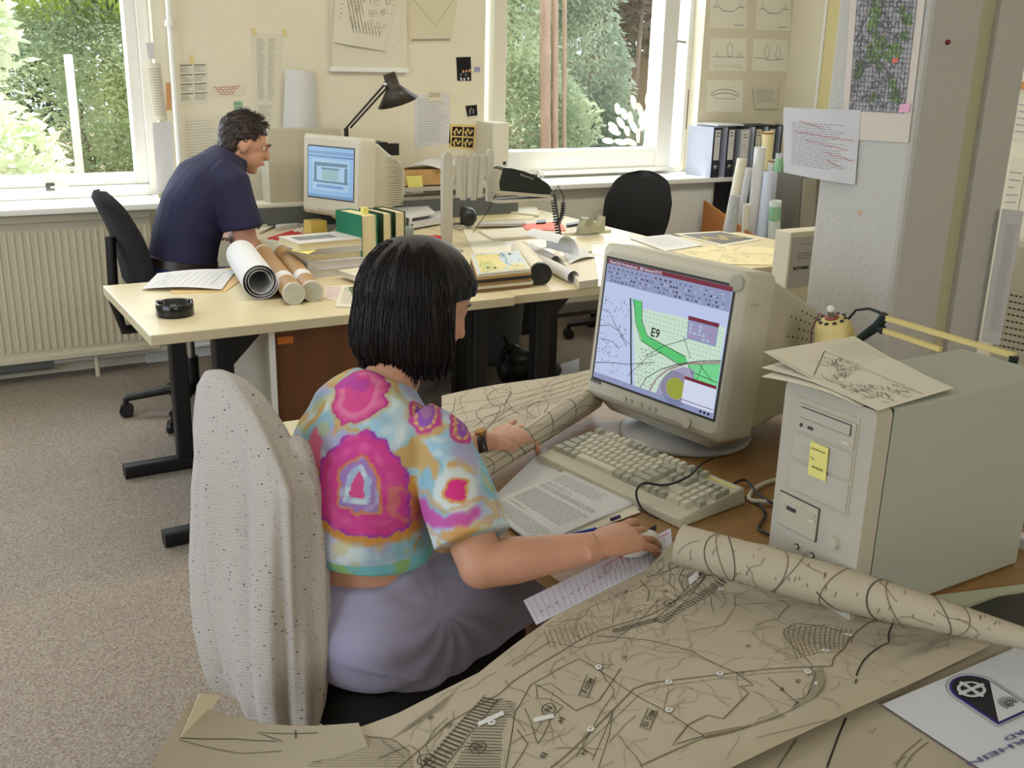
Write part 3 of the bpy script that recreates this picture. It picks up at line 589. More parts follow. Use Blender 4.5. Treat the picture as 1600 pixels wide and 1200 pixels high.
# ================================================================== FAR DESKS
DZ = .73
A0, A1 = PZ(225, 530, DZ), PZ(182, 445, DZ); DY0, DY1 = 3.14, 3.93
XA, XS, XB, XC = .60, PZ(784, 455, DZ).x, 2.66, 3.74
def desktop(b, x0, x1, y0, y1): b.box(x0, x1, y0, y1, DZ-.035, DZ, DESK)
def leg_frame(t, x, y0, y1, foot, ext=.09):
    for y in (y0, y1):
        b = MB(); b.rbox(x-.03, x+.03, y-.03, y+.03, .05, DZ-.035, BLACKM, .008); b.prism([(x+.03, y-.015, DZ-.04), (x+.13, y-.015, DZ-.04), (x+.03, y-.015, DZ-.14)], (0, .03, 0), BLACKM)
        b.build('leg', parent=t)
        b = MB(); b.rbox(x-foot, x+ext, y-.03, y+.03, .0, .05, BLACKM, .012, 'x'); b.build('foot', parent=t)
def desk(name, x0, x1, y0, y1, label, legs):
    t = thing(name, ((x0+x1)/2, (y0+y1)/2, 0), label, 'desk'); b = MB(); b.box(x0, x1, y0, y1, DZ-.035, DZ, DESK); b.build('desktop', parent=t, bevel=.004)
    for x, f in legs: leg_frame(t, x, y0+.06, y1-.08, f)
    return t
desk('office_desk', XA, XS, DY0, DY1, 'cream topped desk with black legs carrying the ashtray and the book stack', [(.83, .23), (XS-.12, .1)])
desk('office_desk', XS+.006, XB, DY0+.02, DY1+.02, 'cream topped desk directly behind the woman, carrying the map boards and paper rolls', [(XS+.16, .05), (XB-.14, .2)])
desk('office_desk', XB+.006, XC, DY0+.05, 3.97, 'cream topped desk behind the near monitor, in front of the leaning rolls', [(XC-.15, .2)])
desk('office_desk', 1.42, 2.3, DY1+.035, 5.12, 'cream topped desk in front of the seated man, carrying his monitor', [(2.2, .1)])
desk('office_desk', 2.306, 3.2, DY1+.045, 5.12, 'cream topped desk under the mug window, beside the telephone', [(3.1, .1)])
# pedestal cabinet
t = thing('pedestal_cabinet', (1.3, 3.4, 0), 'grey desk pedestal with a brown front under the ashtray desk', 'cabinet')
cx0, cx1, cy0, cy1 = .985, 1.5, 3.2, 3.72
b = MB(); b.box(cx0, cx0+.02, cy0, cy1, .03, .69, GREYP); b.box(cx1-.02, cx1, cy0, cy1, .03, .69, GREYP); b.box(cx0+.02, cx1-.02, cy0+.03, cy1, .03, .05, GREYP); b.box(cx0+.02, cx1-.02, cy1-.02, cy1, .05, .69, GREYP); b.box(cx0, cx0+.02, cy0-.004, cy0, .03, .69, WHITEP); b.build('body', parent=t)
MB().box(cx0+.021, cx1-.021, cy0+.01, cy0+.03, .04, .685, BROWNP).build('door', parent=t)
MB().box(cx0+.03, cx0+.085, cy0+.004, cy0+.012, .635, .66, mat('orange_label', (196, 110, 40), .5)).build('door_label', parent=t)
# ================================================================== OFFICE CHAIRS
def office_chair(x, y, rz, label, seat_z=.45, back_h=.5, name='office_chair', back=True, w=.44, star=.29, tilt=.12, wrap=.03, bar=.31, seat_k=1, seat_t=.045):
    t = thing(name, (x, y, 0), label, 'chair'); M = frame((x, y, 0), rz)     # faces local +x
    b = MB()
    rings = []
    for i, (z, k) in enumerate(((seat_z-seat_t, .86*seat_k), (seat_z-seat_t*.67, .98*seat_k), (seat_z-.005, 1*seat_k), (seat_z+.012, .93*seat_k))):
        rings.append([M @ Vector((.22*k*math.copysign(abs(math.cos(a))**.6, math.cos(a))+.02, .23*k*math.copysign(abs(math.sin(a))**.6, math.sin(a)), z)) for a in [2*math.pi*j/28 for j in range(28)]])
    b.loft(rings, BLACKF); b.build('seat', parent=t)
    if back:
        b = MB(); rings = []; n = 24
        for i in range(n+1):
            v = i/n; z = seat_z+.12+back_h*v; ww = w/2*(1-.35*max(0, v-.55)**1.2/.45**1.2*.9)*(.82+.18*math.sin(min(1, v*2.5)*math.pi/2)); e = .5-abs(v-.5); th = .028*(min(1, e*9+.25)); cx = -.22-tilt*v+.03*math.sin(v*math.pi)
            ww *= math.sqrt(max(.02, 1-max(0, (v-.8)/.2)**2.2*.93))
            rings.append([M @ Vector((cx+th*math.sin(a)-.03*(1-math.cos(a)**2)*0+wrap*abs(math.cos(a))**3, ww*math.cos(a), z)) for a in [2*math.pi*j/24 for j in range(24)]])
        b.loft(rings, BLACKF); b.build('backrest', parent=t)
        b = MB(); b.tube([M @ Vector(p) for p in ((-.05, 0, seat_z-.06), (-bar+.03, 0, seat_z-.05), (-bar, 0, seat_z+.08), (-bar+.01, 0, seat_z+.35))], .022, BLACKM, 8); b.build('back_bar', parent=t)
    b = MB(); b.cyl(M @ Vector((0, 0, .09)), M @ Vector((0, 0, .26)), .03, BLACKM); b.cyl(M @ Vector((0, 0, .26)), M @ Vector((0, 0, seat_z-.045)), .018, CHROME); b.build('column', parent=t)
    for k in range(5):
        a = 2*math.pi*k/5+.3; d = Vector((math.cos(a), math.sin(a), 0)); b = MB(); b.tube([M @ (d*.02+Vector((0, 0, .125))), M @ (d*star+Vector((0, 0, .085)))], [.03, .02], BLACKM, 8, flat=.8); f = b.build('base_arm', parent=t)
        p = M @ (d*star); ax = (M.to_3x3() @ Vector((-d.y, d.x, 0))).normalized(); b = MB()
        for s_ in (-1, 1): b.cyl(p+ax*s_*.006+Vector((0, 0, .03)), p+ax*s_*.024+Vector((0, 0, .03)), .03, BLACKM, 14)
        b.cyl(p+Vector((0, 0, .03)), p+Vector((0, 0, .085)), .012, BLACKM, 8); b.build('caster', parent=f)
    return t
office_chair(1.03, 4.5, .1, 'black office chair under the seated man by the radiator', seat_z=.47, back_h=.42)
office_chair(3.55, 4.72, 3.7, 'black office chair standing empty before the white panelling', seat_z=.45, back_h=.38, w=.42)
office_chair(2.12, 4.52, 1.2, 'low black swivel stool base under the far desk behind the grey bin', seat_z=.44, back=False, star=.27)
# bin, bag, paper on the floor
b = MB(); bc = PZ(752, 560, 0); bx, by = 2.66, 4.62
b.lathe([(.11, 0), (.14, .1), (.165, .5), (.17, .5), (.15, .49), (.12, .02)], (bx, by, 0), TEALBIN, 28); 
for z in (.40, .425, .45): b.lathe([(.160, z), (.166, z), (.166, z+.006), (.160, z+.006)], (bx, by, 0), CHROME, 28)
b.build('waste_bin', label='tall grey-green waste bin with shiny rings under the desks', cat='bin')
t = thing('shoulder_bag', PZ(815, 600, 0), 'slumped black leather bag on the carpet under the desks', 'bag'); c = PZ(818, 602, .0); b = MB(); c = Vector((c.x, c.y, 0))
bl = MB(); bl.ball(c+Vector((0, 0, .09)), .13, LEATH, 12, (1.15, .8, .78)); bl.ball(c+Vector((.12, 0, .06)), .09, LEATH, 10, (1.1, .8, .65)); bl.ball(c+Vector((-.06, .02, .15)), .07, LEATH, 10)
me = fuse(bl, .012, 4); BAGM = mat('black_bag_leather', (26, 27, 30), .38, bump=.6, bscale=25)
linkmesh('bag_body', me, [BAGM], parent=t)
b = MB(); b.tube([c+Vector(p) for p in ((-.12, 0, .1), (-.14, 0, .17), (-.1, 0, .21), (-.04, 0, .19))], .012, BAGM, 8); b.tube([c+Vector(p) for p in ((-.08, 0, .19), (-.11, 0, .25), (-.12, 0, .27))], .009, BAGM, 8); b.build('strap', parent=t)
def flat(name, quad, z, label, cat='paper', m=PAPER, draw=None, thick=.0012, bow=0, nu=6, group=None):
    P = [PZ(px, py, z) for px, py in quad]; s = Sheet(bil(*P, bow=bow), nu if bow else 1, 1, m, thick); s.size = ((P[1]-P[0]).length, (P[3]-P[0]).length)
    if draw: draw(s)
    return s.build(name, label=label, cat=cat, group=group)
flat('floor_papers', [(842, 604), (905, 596), (905, 560), (848, 578)], .006, 'white papers lying on the carpet beside the black bag', draw=lambda s: s.fill([(.1, .2), (.3, .2), (.3, .8), (.1, .8)], SLOT), thick=.005)
flat('folded_paper', [(330, 660), (292, 664), (297, 640), (330, 636)], .004, 'small light paper on the carpet beside the desk foot', m=PAPERG, thick=.003) if False else None
# ================================================================== THINGS ON THE ASHTRAY DESK
p = PZ(274, 492, DZ); b = MB(); b.lathe([(.058, 0), (.06, .004), (.06, .04), (.057, .044), (.050, .042), (.047, .014), (.02, .012), (.001, .012)], (p.x, p.y, DZ), BLACKM, 32)
BLG = mat('black_glazed', (18, 18, 20), .2); b.mats = [BLG]
for a in (.3, 2.4, 4.4): b.box(-.009, .009, -.009, .009, .036, .0435, mat('ash_notch', (70, 66, 62), .6), M=frame((p.x+.0535*math.cos(a), p.y+.0535*math.sin(a), DZ+.001), a))
b.build('ashtray', label='round black ashtray on the near left corner of the desk', cat='ashtray')
def scribble(s):
    r = random.Random(2)
    for k in range(14): s.ink([(.06+r.uniform(0, .2), .1+.06*k), (.8+r.uniform(0, .1), .16+.055*k)], .0018, INKG, h=.0008)
    for k in range(9): s.ink([(.1+.09*k, .1), (.2+.085*k, .85)], .0015, INKG, h=.0008)
flat('brown_folder', [(270, 458), (352, 455), (410, 414), (250, 428)], DZ+.003, 'thin tan folder under the drawn plan at the back of the ashtray desk', 'folder', m=mat('manila', (214, 182, 128), .7), thick=.004)
flat('drawn_plan', [(222, 451), (346, 452), (370, 421), (246, 427)], DZ+.008, 'white plan sheet drawn in pencil, lying left of the big paper roll', m=PAPER, draw=scribble, bow=.008, nu=10)
def roll(name, p0, p1, r, label, m=PAPER, inner=None, layers=3, parent=None, cat='paper roll', cap=False, capm=None, group=None, prnt=None):
    p0 = Vector(p0); p1 = Vector(p1); d = (p1-p0); L_ = d.length; ax = d.normalized(); b = MB()
    if cap:
        b.cyl(p0, p1, r, m, 28); t = b.build(name, label=label, cat=cat, group=group); return t
    U = ax.cross(Vector((0, 0, 1))).normalized(); V = U.cross(ax); N_ = 24*layers; inr = r*.55 if layers > 1 else r*.93
    ro, ri = [], []
    for i in range(N_+1):
        a = 2*math.pi*i/24; rr_ = inr+(r-inr)*i/N_; ro.append((U*math.cos(a)+V*math.sin(a))*rr_)
    th = .0011; prof = ro+[q*(1-th/q.length) for q in reversed(ro)]
    b.loft([[p0+q for q in prof], [p1+q for q in prof]], m, cap=True)
    if prnt: prnt(b, p0, ax, U, V, L_, r)
    return b.build(name, label=label, cat=cat, group=group)
def px_roll(name, e0, e1, r, label, z=DZ, **k):   # e0/e1: photograph positions of the two axis ends
    return roll(name, PZ(e0[0], e0[1], z+r), PZ(e1[0], e1[1], z+r), r, label, **k)
px_roll('paper_roll', (407, 440), (378, 398), .066, 'thick white roll of paper lying on the desk behind the ashtray', layers=3)
def tube_thing(e0, e1, r, label):
    p0, p1 = PZ(e0[0], e0[1], DZ+r+.001), PZ(e1[0], e1[1], DZ+r+.001); ax = (p1-p0).normalized()
    t = thing('cardboard_tube', ((p0.x+p1.x)/2, (p0.y+p1.y)/2, DZ), label, 'tube', 'cardboard posting tubes'); b = MB(); b.cyl(p0, p1, r, mat('kraft_tube', (170, 134, 90), .45), 28); b.build('barrel', parent=t)
    b = MB(); b.cyl(p0-ax*.004, p0+ax*.012, r*1.03, mat('tube_cap', (208, 204, 186), .5), 28); b.cyl(p0-ax*.0045, p0-ax*.003, r*.88, mat('tube_cap_inner', (192, 190, 172), .5), 28); b.build('end_cap', parent=t)
    b = MB(); b.cyl(p0+ax*.15, p0+ax*.23, r*1.012, PAPER, 28); b.build('tape_band', parent=t)
    b = MB(); b.cyl(p1-ax*.03, p1+ax*.003, r*1.03, mat('tube_cap', (208, 204, 186), .5), 28); b.build('end_cap', parent=t)
tube_thing((459, 459), (411, 396), .0375, 'left one of two brown cardboard tubes, its pale cap towards us')
tube_thing((488, 455), (441, 394), .036, 'right one of two brown cardboard tubes, nearer the white books')
# book stack
bk = [PZ(492, 434, DZ), PZ(566, 424, DZ)]
def book(name, x0, y0, w_, d_, z, h, rz, label, cover, pages, cat='book', open_side=None, group=None, t0=None):
    M = frame((x0, y0, z), rz); t = thing(name, M @ Vector((w_/2, d_/2, 0)), label, cat, group)
    b = MB(); b.box(.003, w_-.003, .003, d_-.003, .0025, h-.0025, pages, M=M); b.build('page_block', parent=t)
    b = MB(); b.box(0, w_, 0, d_, 0, .0025, cover, M=M); b.box(0, w_, 0, d_, h-.0025, h, cover, M=M); b.box(w_-.0025, w_, 0, d_, .0025, h-.0025, cover, M=M) if open_side != 'x' else b.box(0, .0025, 0, d_, .0025, h-.0025, cover, M=M); b.build('cover', parent=t)
    return t, M
bx_, by_ = bk[0].x, bk[0].y
z = DZ+.0005
for k, (h, l, c_, dx, rz) in enumerate(((.03, 'lowest thick white book of the stack beside the cardboard tubes', PAPERG, 0, .05), (.029, 'second white book from the bottom of the desk stack', PAPERG, .004, .03), (.026, 'third book of the desk stack, brownish pages, just under the topmost two', PAPERW, .006, .07), (.022, 'fourth book of the stack with cream pages under the grey-covered one', PAGESW, .0, 0), )):
    book('stacked_book', bx_-.03+dx, by_+.01*k, .24, .2, z, h, rz, l, c_, PAGESW if k != 2 else PAGES); z += h+.0005
t, M = book('stacked_book', bx_-.06, by_-.0, .27, .19, z, .028, .1, 'topmost book of the stack, white cover with a grey picture', mat('book_cover_pale', (214, 210, 208), .4), PAGES)
b = MB(); b.box(.03, .2, .06, .14, .0282, .0286, mat('cover_grey', (128, 132, 132), .5), M=M); b.build('cover_picture', parent=t)
zt = z+.028
s = Sheet(bil(*[PZ(x, y, z-.002) for x, y in ((455, 391), (482, 397), (497, 389), (466, 382))]), 1, 1, YNOTE, .001); s.build('sticky_notes', label='yellow notes sticking out of the left side of the book stack', cat='sticky note')
# standing green books
def stand_book(px, py, w_, h, d_, rz, label, cover, pages):
    p = PZ(px, py, DZ); M = frame((p.x, p.y, DZ+.0005), rz); t = thing('upright_book', M @ Vector((w_/2, d_/2, 0)), label, 'book')
    b = MB(); b.box(.004, w_-.004, .004, d_, .004, h-.004, pages, M=M); b.build('page_block', parent=t)
    b = MB(); b.box(0, .004, 0, d_, 0, h, cover, M=M); b.box(w_-.004, w_, 0, d_, 0, h, cover, M=M); b.box(.004, w_-.004, d_-.004, d_, 0, h, cover, M=M); b.build('cover', parent=t); return t, M
t, M = stand_book(566, 425, .075, .225, .19, .18, 'thick green cloth book standing upright, its cream page edges facing us', GREENB, PAGES)
b = MB(); b.box(.03, .055, .03, .05, .22, .25, YNOTE, M=M); b.build('bookmark', parent=t, label='yellow slip sticking out of the top')
stand_book(599, 419, .045, .222, .18, .16, 'slimmer upright book with a dark green cover right of the thick green one', DKGREEN, PAGES)
t, M = stand_book(618, 415, .05, .22, .17, .14, 'rightmost upright dark green book with a yellow slip, behind the woman', DKGREEN, PAGES)
b = MB(); b.box(-.01, .03, -.004, .003, .03, .09, YNOTE, M=M); b.build('page_marker', parent=t, label='yellow slip')
# yellow memo cube and cup
p = PZ(494, 364, DZ); b = MB(); M = frame((p.x, p.y, DZ+.001), .1); b.box(-.04, .045, -.03, .05, 0, .06, mat('ochre_card', (214, 186, 92), .7), M=M); b.box(-.034, .039, -.024, .044, .0585, .061, mat('ochre_dark', (176, 150, 70), .7), M=M); b.build('memo_box', label='small ochre open box of memo paper behind the book stack', cat='box', bevel=.002)
flat('red_folder', [(417, 372), (448, 378), (487, 368), (455, 360)], DZ+.004, 'small red folder between the man and the ochre memo box', 'folder', m=RED, thick=.004)
b = MB(); p = PZ(462, 366, DZ)
for dx in (0, .02): b.tube([(p.x+dx, p.y, DZ+.012), (p.x+dx+.02, p.y+.015, DZ+.022)], .005, WHITEP, 8, round_ends=True)
b.build('white_clips', label='pair of small white clips lying on the red folder', cat='clip')
def rough(seed, n=10, m=INKG): return lambda s: s.lines(.1, .9, .1, .9, n, m, .003, random.Random(seed), .4)
for i, (q, zz, l, m_) in enumerate((
    ([(405, 362), (440, 348), (488, 336), (415, 330)], .012, 'sheet of printed maps on the desk in front of the man, leftmost of the pile', PAPERW),
    ([(430, 355), (500, 342), (520, 333), (440, 326)], .02, 'overlapping printed sheet on the desk between the man and his monitor stand', PAPER),
    ([(486, 372), (560, 352), (530, 335), (480, 345)], .003, 'white sheet lying flat between the memo box and the green book', PAPERG),
    ([(400, 395), (450, 388), (470, 372), (410, 375)], .002, 'pale crumpled sheet in front of the man beside the paper roll', PAPERW),
    ([(447, 392), (505, 398), (500, 380), (455, 380)], .002, 'cream sheet under the left side of the book stack', PAPERW))):
    flat('loose_sheet', q, DZ+zz, l, m=m_, draw=rough(i+20), thick=zz-.001 if zz > .01 else .001)
# papers at the front of the desk, left of the woman's hair
flat('newspaper', [(524, 478), (588, 480), (592, 446), (534, 445)], DZ+.006, 'folded printed newspaper at the desk edge left of the dark hair', draw=rough(31, 14, INK), m=PAPERW, thick=.005)
flat('pink_leaflet', [(505, 465), (540, 474), (548, 447), (508, 446)], DZ+.0018, 'pinkish leaflet half under the newspaper', m=mat('pinkish_paper', (226, 206, 200), .8), draw=rough(3, 6), thick=.001)
flat('green_brochure', [(562, 478), (600, 470), (590, 444), (545, 448)], DZ+.012, 'dark green brochure with an orange picture on top of the newspaper', 'brochure', m=mat('brochure_green', (92, 116, 82), .5), draw=lambda s: (s.fill([(.3, .5), (.6, .5), (.6, .9), (.3, .9)], mat('brochure_orange', (220, 130, 80), .5)), s.fill([(.55, .1), (.9, .1), (.9, .4), (.55, .4)], mat('brochure_yellow', (210, 190, 100), .5))), thick=.004)
p = PZ(556, 445, DZ); book('white_booklet', p.x, p.y, .2, .13, DZ+.013, .022, .15, 'thick white booklet at the left edge of the dark hair', PAPERW, PAGESW)
# ================================================================== MAN'S MONITOR, LAMP, PC
def on_unit(M, q): return M @ Vector(q)
def crt(name, M, W_, H_, D_, label, screen_fn, rear='slat', tilt=0.0, base_r=.12, foot_z=0, bez=.045, plastic=CRTB):
    """local frame: origin on the desk under the stand, screen faces -x, width along y"""
    t = thing(name, M @ Vector((0, 0, 0)), label, 'monitor'); zc = foot_z+H_/2; T = M @ Matrix.Translation((0, 0, foot_z)) @ Matrix.Rotation(tilt, 4, 'Y')
    def rr(x, w_, h0, h1, r=.02, k=4):
        out = []
        for cy, cz, st in ((w_/2-r, h1-r, 0), (-w_/2+r, h1-r, 1), (-w_/2+r, h0+r, 2), (w_/2-r, h0+r, 3)):
            for i in range(k+1): a = (st+i/k)*math.pi/2; out.append(T @ Vector((x, cy+r*math.cos(a), cz+r*math.sin(a))))
        return out
    x0 = -.15*D_/.4
    b = MB(); b.loft([rr(x0+.004, W_-.02, .01, H_-.01), rr(x0, W_-.03, .018, H_-.018)][::-1]+[rr(x0+.012, W_, 0, H_), rr(x0+.10, W_*.99, .0, H_-.004)], plastic, cap=True); 
    b.build('front_bezel', parent=t)
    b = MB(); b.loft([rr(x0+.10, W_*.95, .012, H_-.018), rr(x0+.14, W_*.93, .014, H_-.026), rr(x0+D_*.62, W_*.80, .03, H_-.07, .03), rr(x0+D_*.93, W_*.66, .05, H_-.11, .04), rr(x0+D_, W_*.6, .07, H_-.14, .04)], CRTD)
    if rear == 'slat':
        n = 22
        for i in range(n):
            z = .05+(H_-.13)*i/n
            for sgn in (-1, 1):
                b.prism([T @ Vector((x0+D_*.45, sgn*W_*.46*.94, z)), T @ Vector((x0+D_*.92, sgn*W_*.345, z+.004)), T @ Vector((x0+D_*.92, sgn*W_*.345, z+.008)), T @ Vector((x0+D_*.45, sgn*W_*.46*.94, z+.005))], T.to_3x3() @ Vector((0, sgn*.003, 0)), CRTD)
    else:
        for i in range(9):
            for j in range(8):
                u = .46+.44*i/8; zt_ = H_-.03-(.04*min(1, (u-.3)/.32)+max(0, (u-.62)/.31)*.04)-.03; z = H_*.36+(zt_-H_*.36)*j/7
                if i < 2 and j % 2: continue
                yy = (W_*.93*(1-(u-.14/D_*1)*0)/2); f = (u*D_-.14)/(D_*.62-.14) if u < .62 else 1
                hw = (W_*.93+(W_*.80-W_*.93)*f)/2 if u < .62 else (W_*.80+(W_*.66-W_*.80)*(u-.62)/.31)/2
                for sgn in (-1,):
                    c_ = Vector((x0+D_*u, sgn*hw, z)); b.box(-.0017, .0017, -.0018, .0012, -.0017, .0017, SLOT, M=T @ Matrix.Translation(c_))
        for i in range(9):
            z = .035+.012*i
            b.prism([T @ Vector((x0+D_*.45, -W_*.425, z)), T @ Vector((x0+D_*.9, -W_*.345, z+.012)), T @ Vector((x0+D_*.9, -W_*.345, z+.018)), T @ Vector((x0+D_*.45, -W_*.425, z+.006))], T.to_3x3() @ Vector((0, -.003, 0)), CRTB)
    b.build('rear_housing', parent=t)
    sw, sh0, sh1 = W_/2-bez, bez*1.85, H_-bez*1.25
    b = MB(); cyl_ = [(x0-.0005, sw+.004, sh0-.004, sh1+.004)]
    b.add([T @ Vector((x0-.0012, y, z)) for y, z in ((sw+.006, sh0-.006), (-sw-.006, sh0-.006), (-sw-.006, sh1+.006), (sw+.006, sh1+.006))], [(0, 3, 2, 1)], SLOT); b.build('screen_surround', parent=t)
    s = Sheet(lambda u, v: T @ Vector((x0-.002, sw-2*sw*u, sh0+(sh1-sh0)*v)), 1, 1, mat('screen_white', (202, 214, 252), .3, emit=1.35), .001)
    screen_fn(s); s.build('screen', parent=t)
    return t, T, x0
def em(n, c, e=1.35): return mat(n, c, .3, emit=e)
def far_screen(s):
    s.fill([(0, .0), (1, .0), (1, 1), (0, 1)], em('screen_blue', (146, 190, 232)), h=.001)
    for v0, v1, c_ in ((.86, .92, (120, 160, 200)), (.8, .83, (90, 130, 180)), (.0, .06, (120, 150, 160))): s.fill([(0, v0), (1, v0), (1, v1), (0, v1)], em('scr%d' % c_[0], c_), h=.0016)
    s.fill([(.1, .15), (.92, .15), (.92, .76), (.1, .76)], em('scr_mid', (170, 206, 236)), h=.002)
    for p_ in (((.12, .3), (.9, .3), (.9, .34), (.12, .34)), ((.14, .62), (.88, .64), (.88, .7), (.14, .7)), ((.14, .34), (.2, .34), (.2, .62), (.14, .62)), ((.82, .34), (.88, .34), (.88, .62), (.82, .62)), ((.3, .56), (.7, .56), (.7, .6), (.3, .6))): s.fill(p_, em('scr_dark', (92, 130, 150)), h=.0028)
    s.fill([(.32, .36), (.68, .36), (.68, .55), (.32, .55)], em('scr_green', (150, 190, 190)), h=.0028); s.fill([(.2, .2), (.8, .2), (.8, .26), (.2, .26)], em('scr_blue2', (110, 160, 210)), h=.0028)
mc = Vector((1.90, 4.72, DZ))
M2 = frame(mc+Vector((0, 0, .0)), .42)
t, T, x0 = crt('crt_monitor', M2, .385, .375, .40, 'cream tube monitor with a blue screen and ribbed side on the man\'s desk', far_screen, tilt=.06, foot_z=.085, bez=.045)
b = MB(); b.lathe([(.11, 0), (.115, .012), (.06, .03), (.055, .05), (.1, .075), (.105, .09)], mc, CRTB, 28); b.build('stand', parent=t)
b = MB()
for i in range(8): b.box(x0-.0022, x0+.002, -.07+.02*i, -.06+.02*i, .022, .028, GREYK, M=T)
b.build('button_row', parent=t)
# grey desktop computer box behind the man's head
q0, q1 = PY(412, 300, 5.1), PY(456, 200, 5.1)
b = MB(); b.rbox(q0.x, q1.x+.22, 5.0, 5.12, DZ+.12, q1.z, CRTD, .01, 'y'); b.build('partition_screen', label='plain beige upright panel behind the man\'s face, left of his monitor', cat='panel', bevel=.004)
q0, q1 = PY(398, 330, 5.0), PY(700, 300, 5.0)
b = MB(); b.box(1.5, 3.0, 4.97, 5.125, DZ+.001, DZ+.1, mat('dark_grey_duct', (92, 96, 96), .6)); b.box(1.5, 3.0, 4.98, 5.12, DZ+.1, DZ+.12, CREAMP); b.build('desk_shelf', label='low grey shelf with a cream top along the back of the man\'s desk', cat='shelf', bevel=.003)
# black anglepoise lamp
L0 = PY(575, 215, 5.0); t = thing('desk_lamp', (L0.x, 5.0, DZ+.12), 'black jointed desk lamp leaning over behind the man\'s monitor', 'lamp')
j0, j1, hd = PY(541, 200, 5.0), PY(601, 132, 5.0), PY(612, 140, 5.0)
b = MB(); b.box(L0.x-.12, L0.x+.08, 4.93, 5.06, L0.z-.08, L0.z-.02, BLACKM); b.cyl((j0.x, 5.0, DZ+.12), (j0.x, 5.0, j0.z), .012, BLACKM, 8); b.box(L0.x+.08, L0.x+.16, 4.97, 5.0, L0.z-.09, L0.z-.03, BLACKM); b.build('base', parent=t)
for o_ in (0, .022): b = MB(); b.cyl(j0+Vector((o_, 0, 0)), j1+Vector((o_, 0, -o_*.3)), .0055, BLACKM, 8); b.build('arm', parent=t)
MR = mat('lamp_inside_red', (120, 50, 60), .5)
ax = (PY(622, 160, 5.0)-PY(608, 115, 5.0)).normalized(); top = PY(608, 115, 5.0); Lh = (PY(622, 160, 5.0)-top).length
b = MB(); b.lathe([(.001, 0), (.032, 0), (.036, Lh*.45), (.042, Lh*.5), (.108, Lh*1.0), (.105, Lh*1.0), (.04, Lh*.52), (.001, Lh*.5)], top, mat('lamp_black_brown', (50, 42, 34), .4), 28, axis=ax); b.build('shade', parent=t)
b = MB(); b.cyl(j1, top+ax*Lh*.25, .008, BLACKM, 8); b.ball(j1+Vector((.005, 0, 0)), .014, CHROME, 8); b.build('joint', parent=t)
# cardboard tray with note
q0, q1 = PY(618, 293, 4.95), PY(692, 264, 4.95)
t = thing('cardboard_box', ((q0.x+q1.x)/2, 5.0, q0.z), 'long brown cardboard box with a yellow note, on the shelf right of the man\'s monitor', 'box')
b = MB(); b.box(q0.x, q1.x, 4.95, 4.96, q0.z, q1.z, CARDB); b.box(q0.x, q1.x, 5.08, 5.09, q0.z, q1.z, CARDB); b.box(q0.x, q0.x+.01, 4.96, 5.08, q0.z, q1.z, CARDB); b.box(q1.x-.01, q1.x, 4.96, 5.08, q0.z, q1.z, CARDB); b.box(q0.x, q1.x, 4.95, 5.09, q0.z, q0.z+.005, CARDB); b.build('box_walls', parent=t)
qs = [PY(x, y, 4.947) for x, y in ((638, 293), (661, 292), (659, 274), (634, 275))]; s = Sheet(bil(*qs, bow=.004, nz=Vector((0, -1, 0))), 6, 1, YNOTE, .0005); s.build('sticky_note', parent=t)
b = MB(); b.box(2.0, 3.0, 4.93, 5.12, q0.z-.022, q0.z-.001, GREYL); b.box(2.0, 2.02, 4.95, 5.1, DZ+.12, q0.z-.022, GREYL); b.box(2.9, 2.92, 4.95, 5.1, DZ+.12, q0.z-.022, GREYL); b.build('upper_shelf', label='thin grey shelf board carrying the cardboard box', cat='shelf')
for i, (q, l) in enumerate((([(632, 262), (690, 264), (690, 250), (668, 247)], 'white papers heaped on the cardboard box'), ([(690, 264), (718, 262), (714, 248), (690, 252)], 'white papers heaped on the shelf behind the grey trellis'))):
    flat('paper_heap', q, q1.z+.004, l, m=PAPER, thick=.003, bow=.02, nu=8)
# open magazine and red folder behind green books
flat('open_calendar', [(604, 345), (680, 332), (652, 306), (585, 322)], DZ+.07, 'white printed calendar sheets propped behind the green books', draw=lambda s: (s.lines(.3, .9, .5, .8, 5, INKG, .002, random.Random(1)), s.ink([(.5, .88), (.95, .88)], .01, INK)), m=PAPER, thick=.01)
flat('calendar_sheet', [(620, 352), (690, 340), (688, 322), (600, 330)], DZ+.04, 'lower white sheet under the calendar behind the green books', m=PAPERG, thick=.03)
p = [PY(624, 365, 3.98), PY(690, 364, 3.98), PY(690, 336, 3.98), PY(624, 340, 3.98)]
b = MB(); b.box(p[0].x, p[1].x, 3.98, 4.02, DZ+.001, DZ+.085, RED); b.build('red_binder', label='red card folder standing on edge behind the pen pot', cat='folder', bevel=.002)
t = thing('pen_pot', PZ(636, 372, DZ), 'clear grey pot of pens between the green books and the woman\'s hair', 'pot'); p = PZ(636, 374, DZ)
b = MB(); b.lathe([(.03, 0), (.034, .07), (.031, .07), (.028, .005)], (p.x, p.y, DZ+.001), mat('pot_grey', (120, 128, 120), .3), 16); b.build('cup', parent=t)
for k, (dx, dy, c_) in enumerate(((-.012, 0, ORANGE), (0, .01, GREYK), (.012, -.005, WHITEP), (-.004, -.012, DARKT), (.016, .01, PAPER))):
    b = MB(); b.tube([(p.x+dx*.5, p.y+dy*.5, DZ+.008), (p.x+dx*1.7, p.y+dy*1.7, DZ+.105)], .0045, c_, 8); b.build('pen', parent=t)

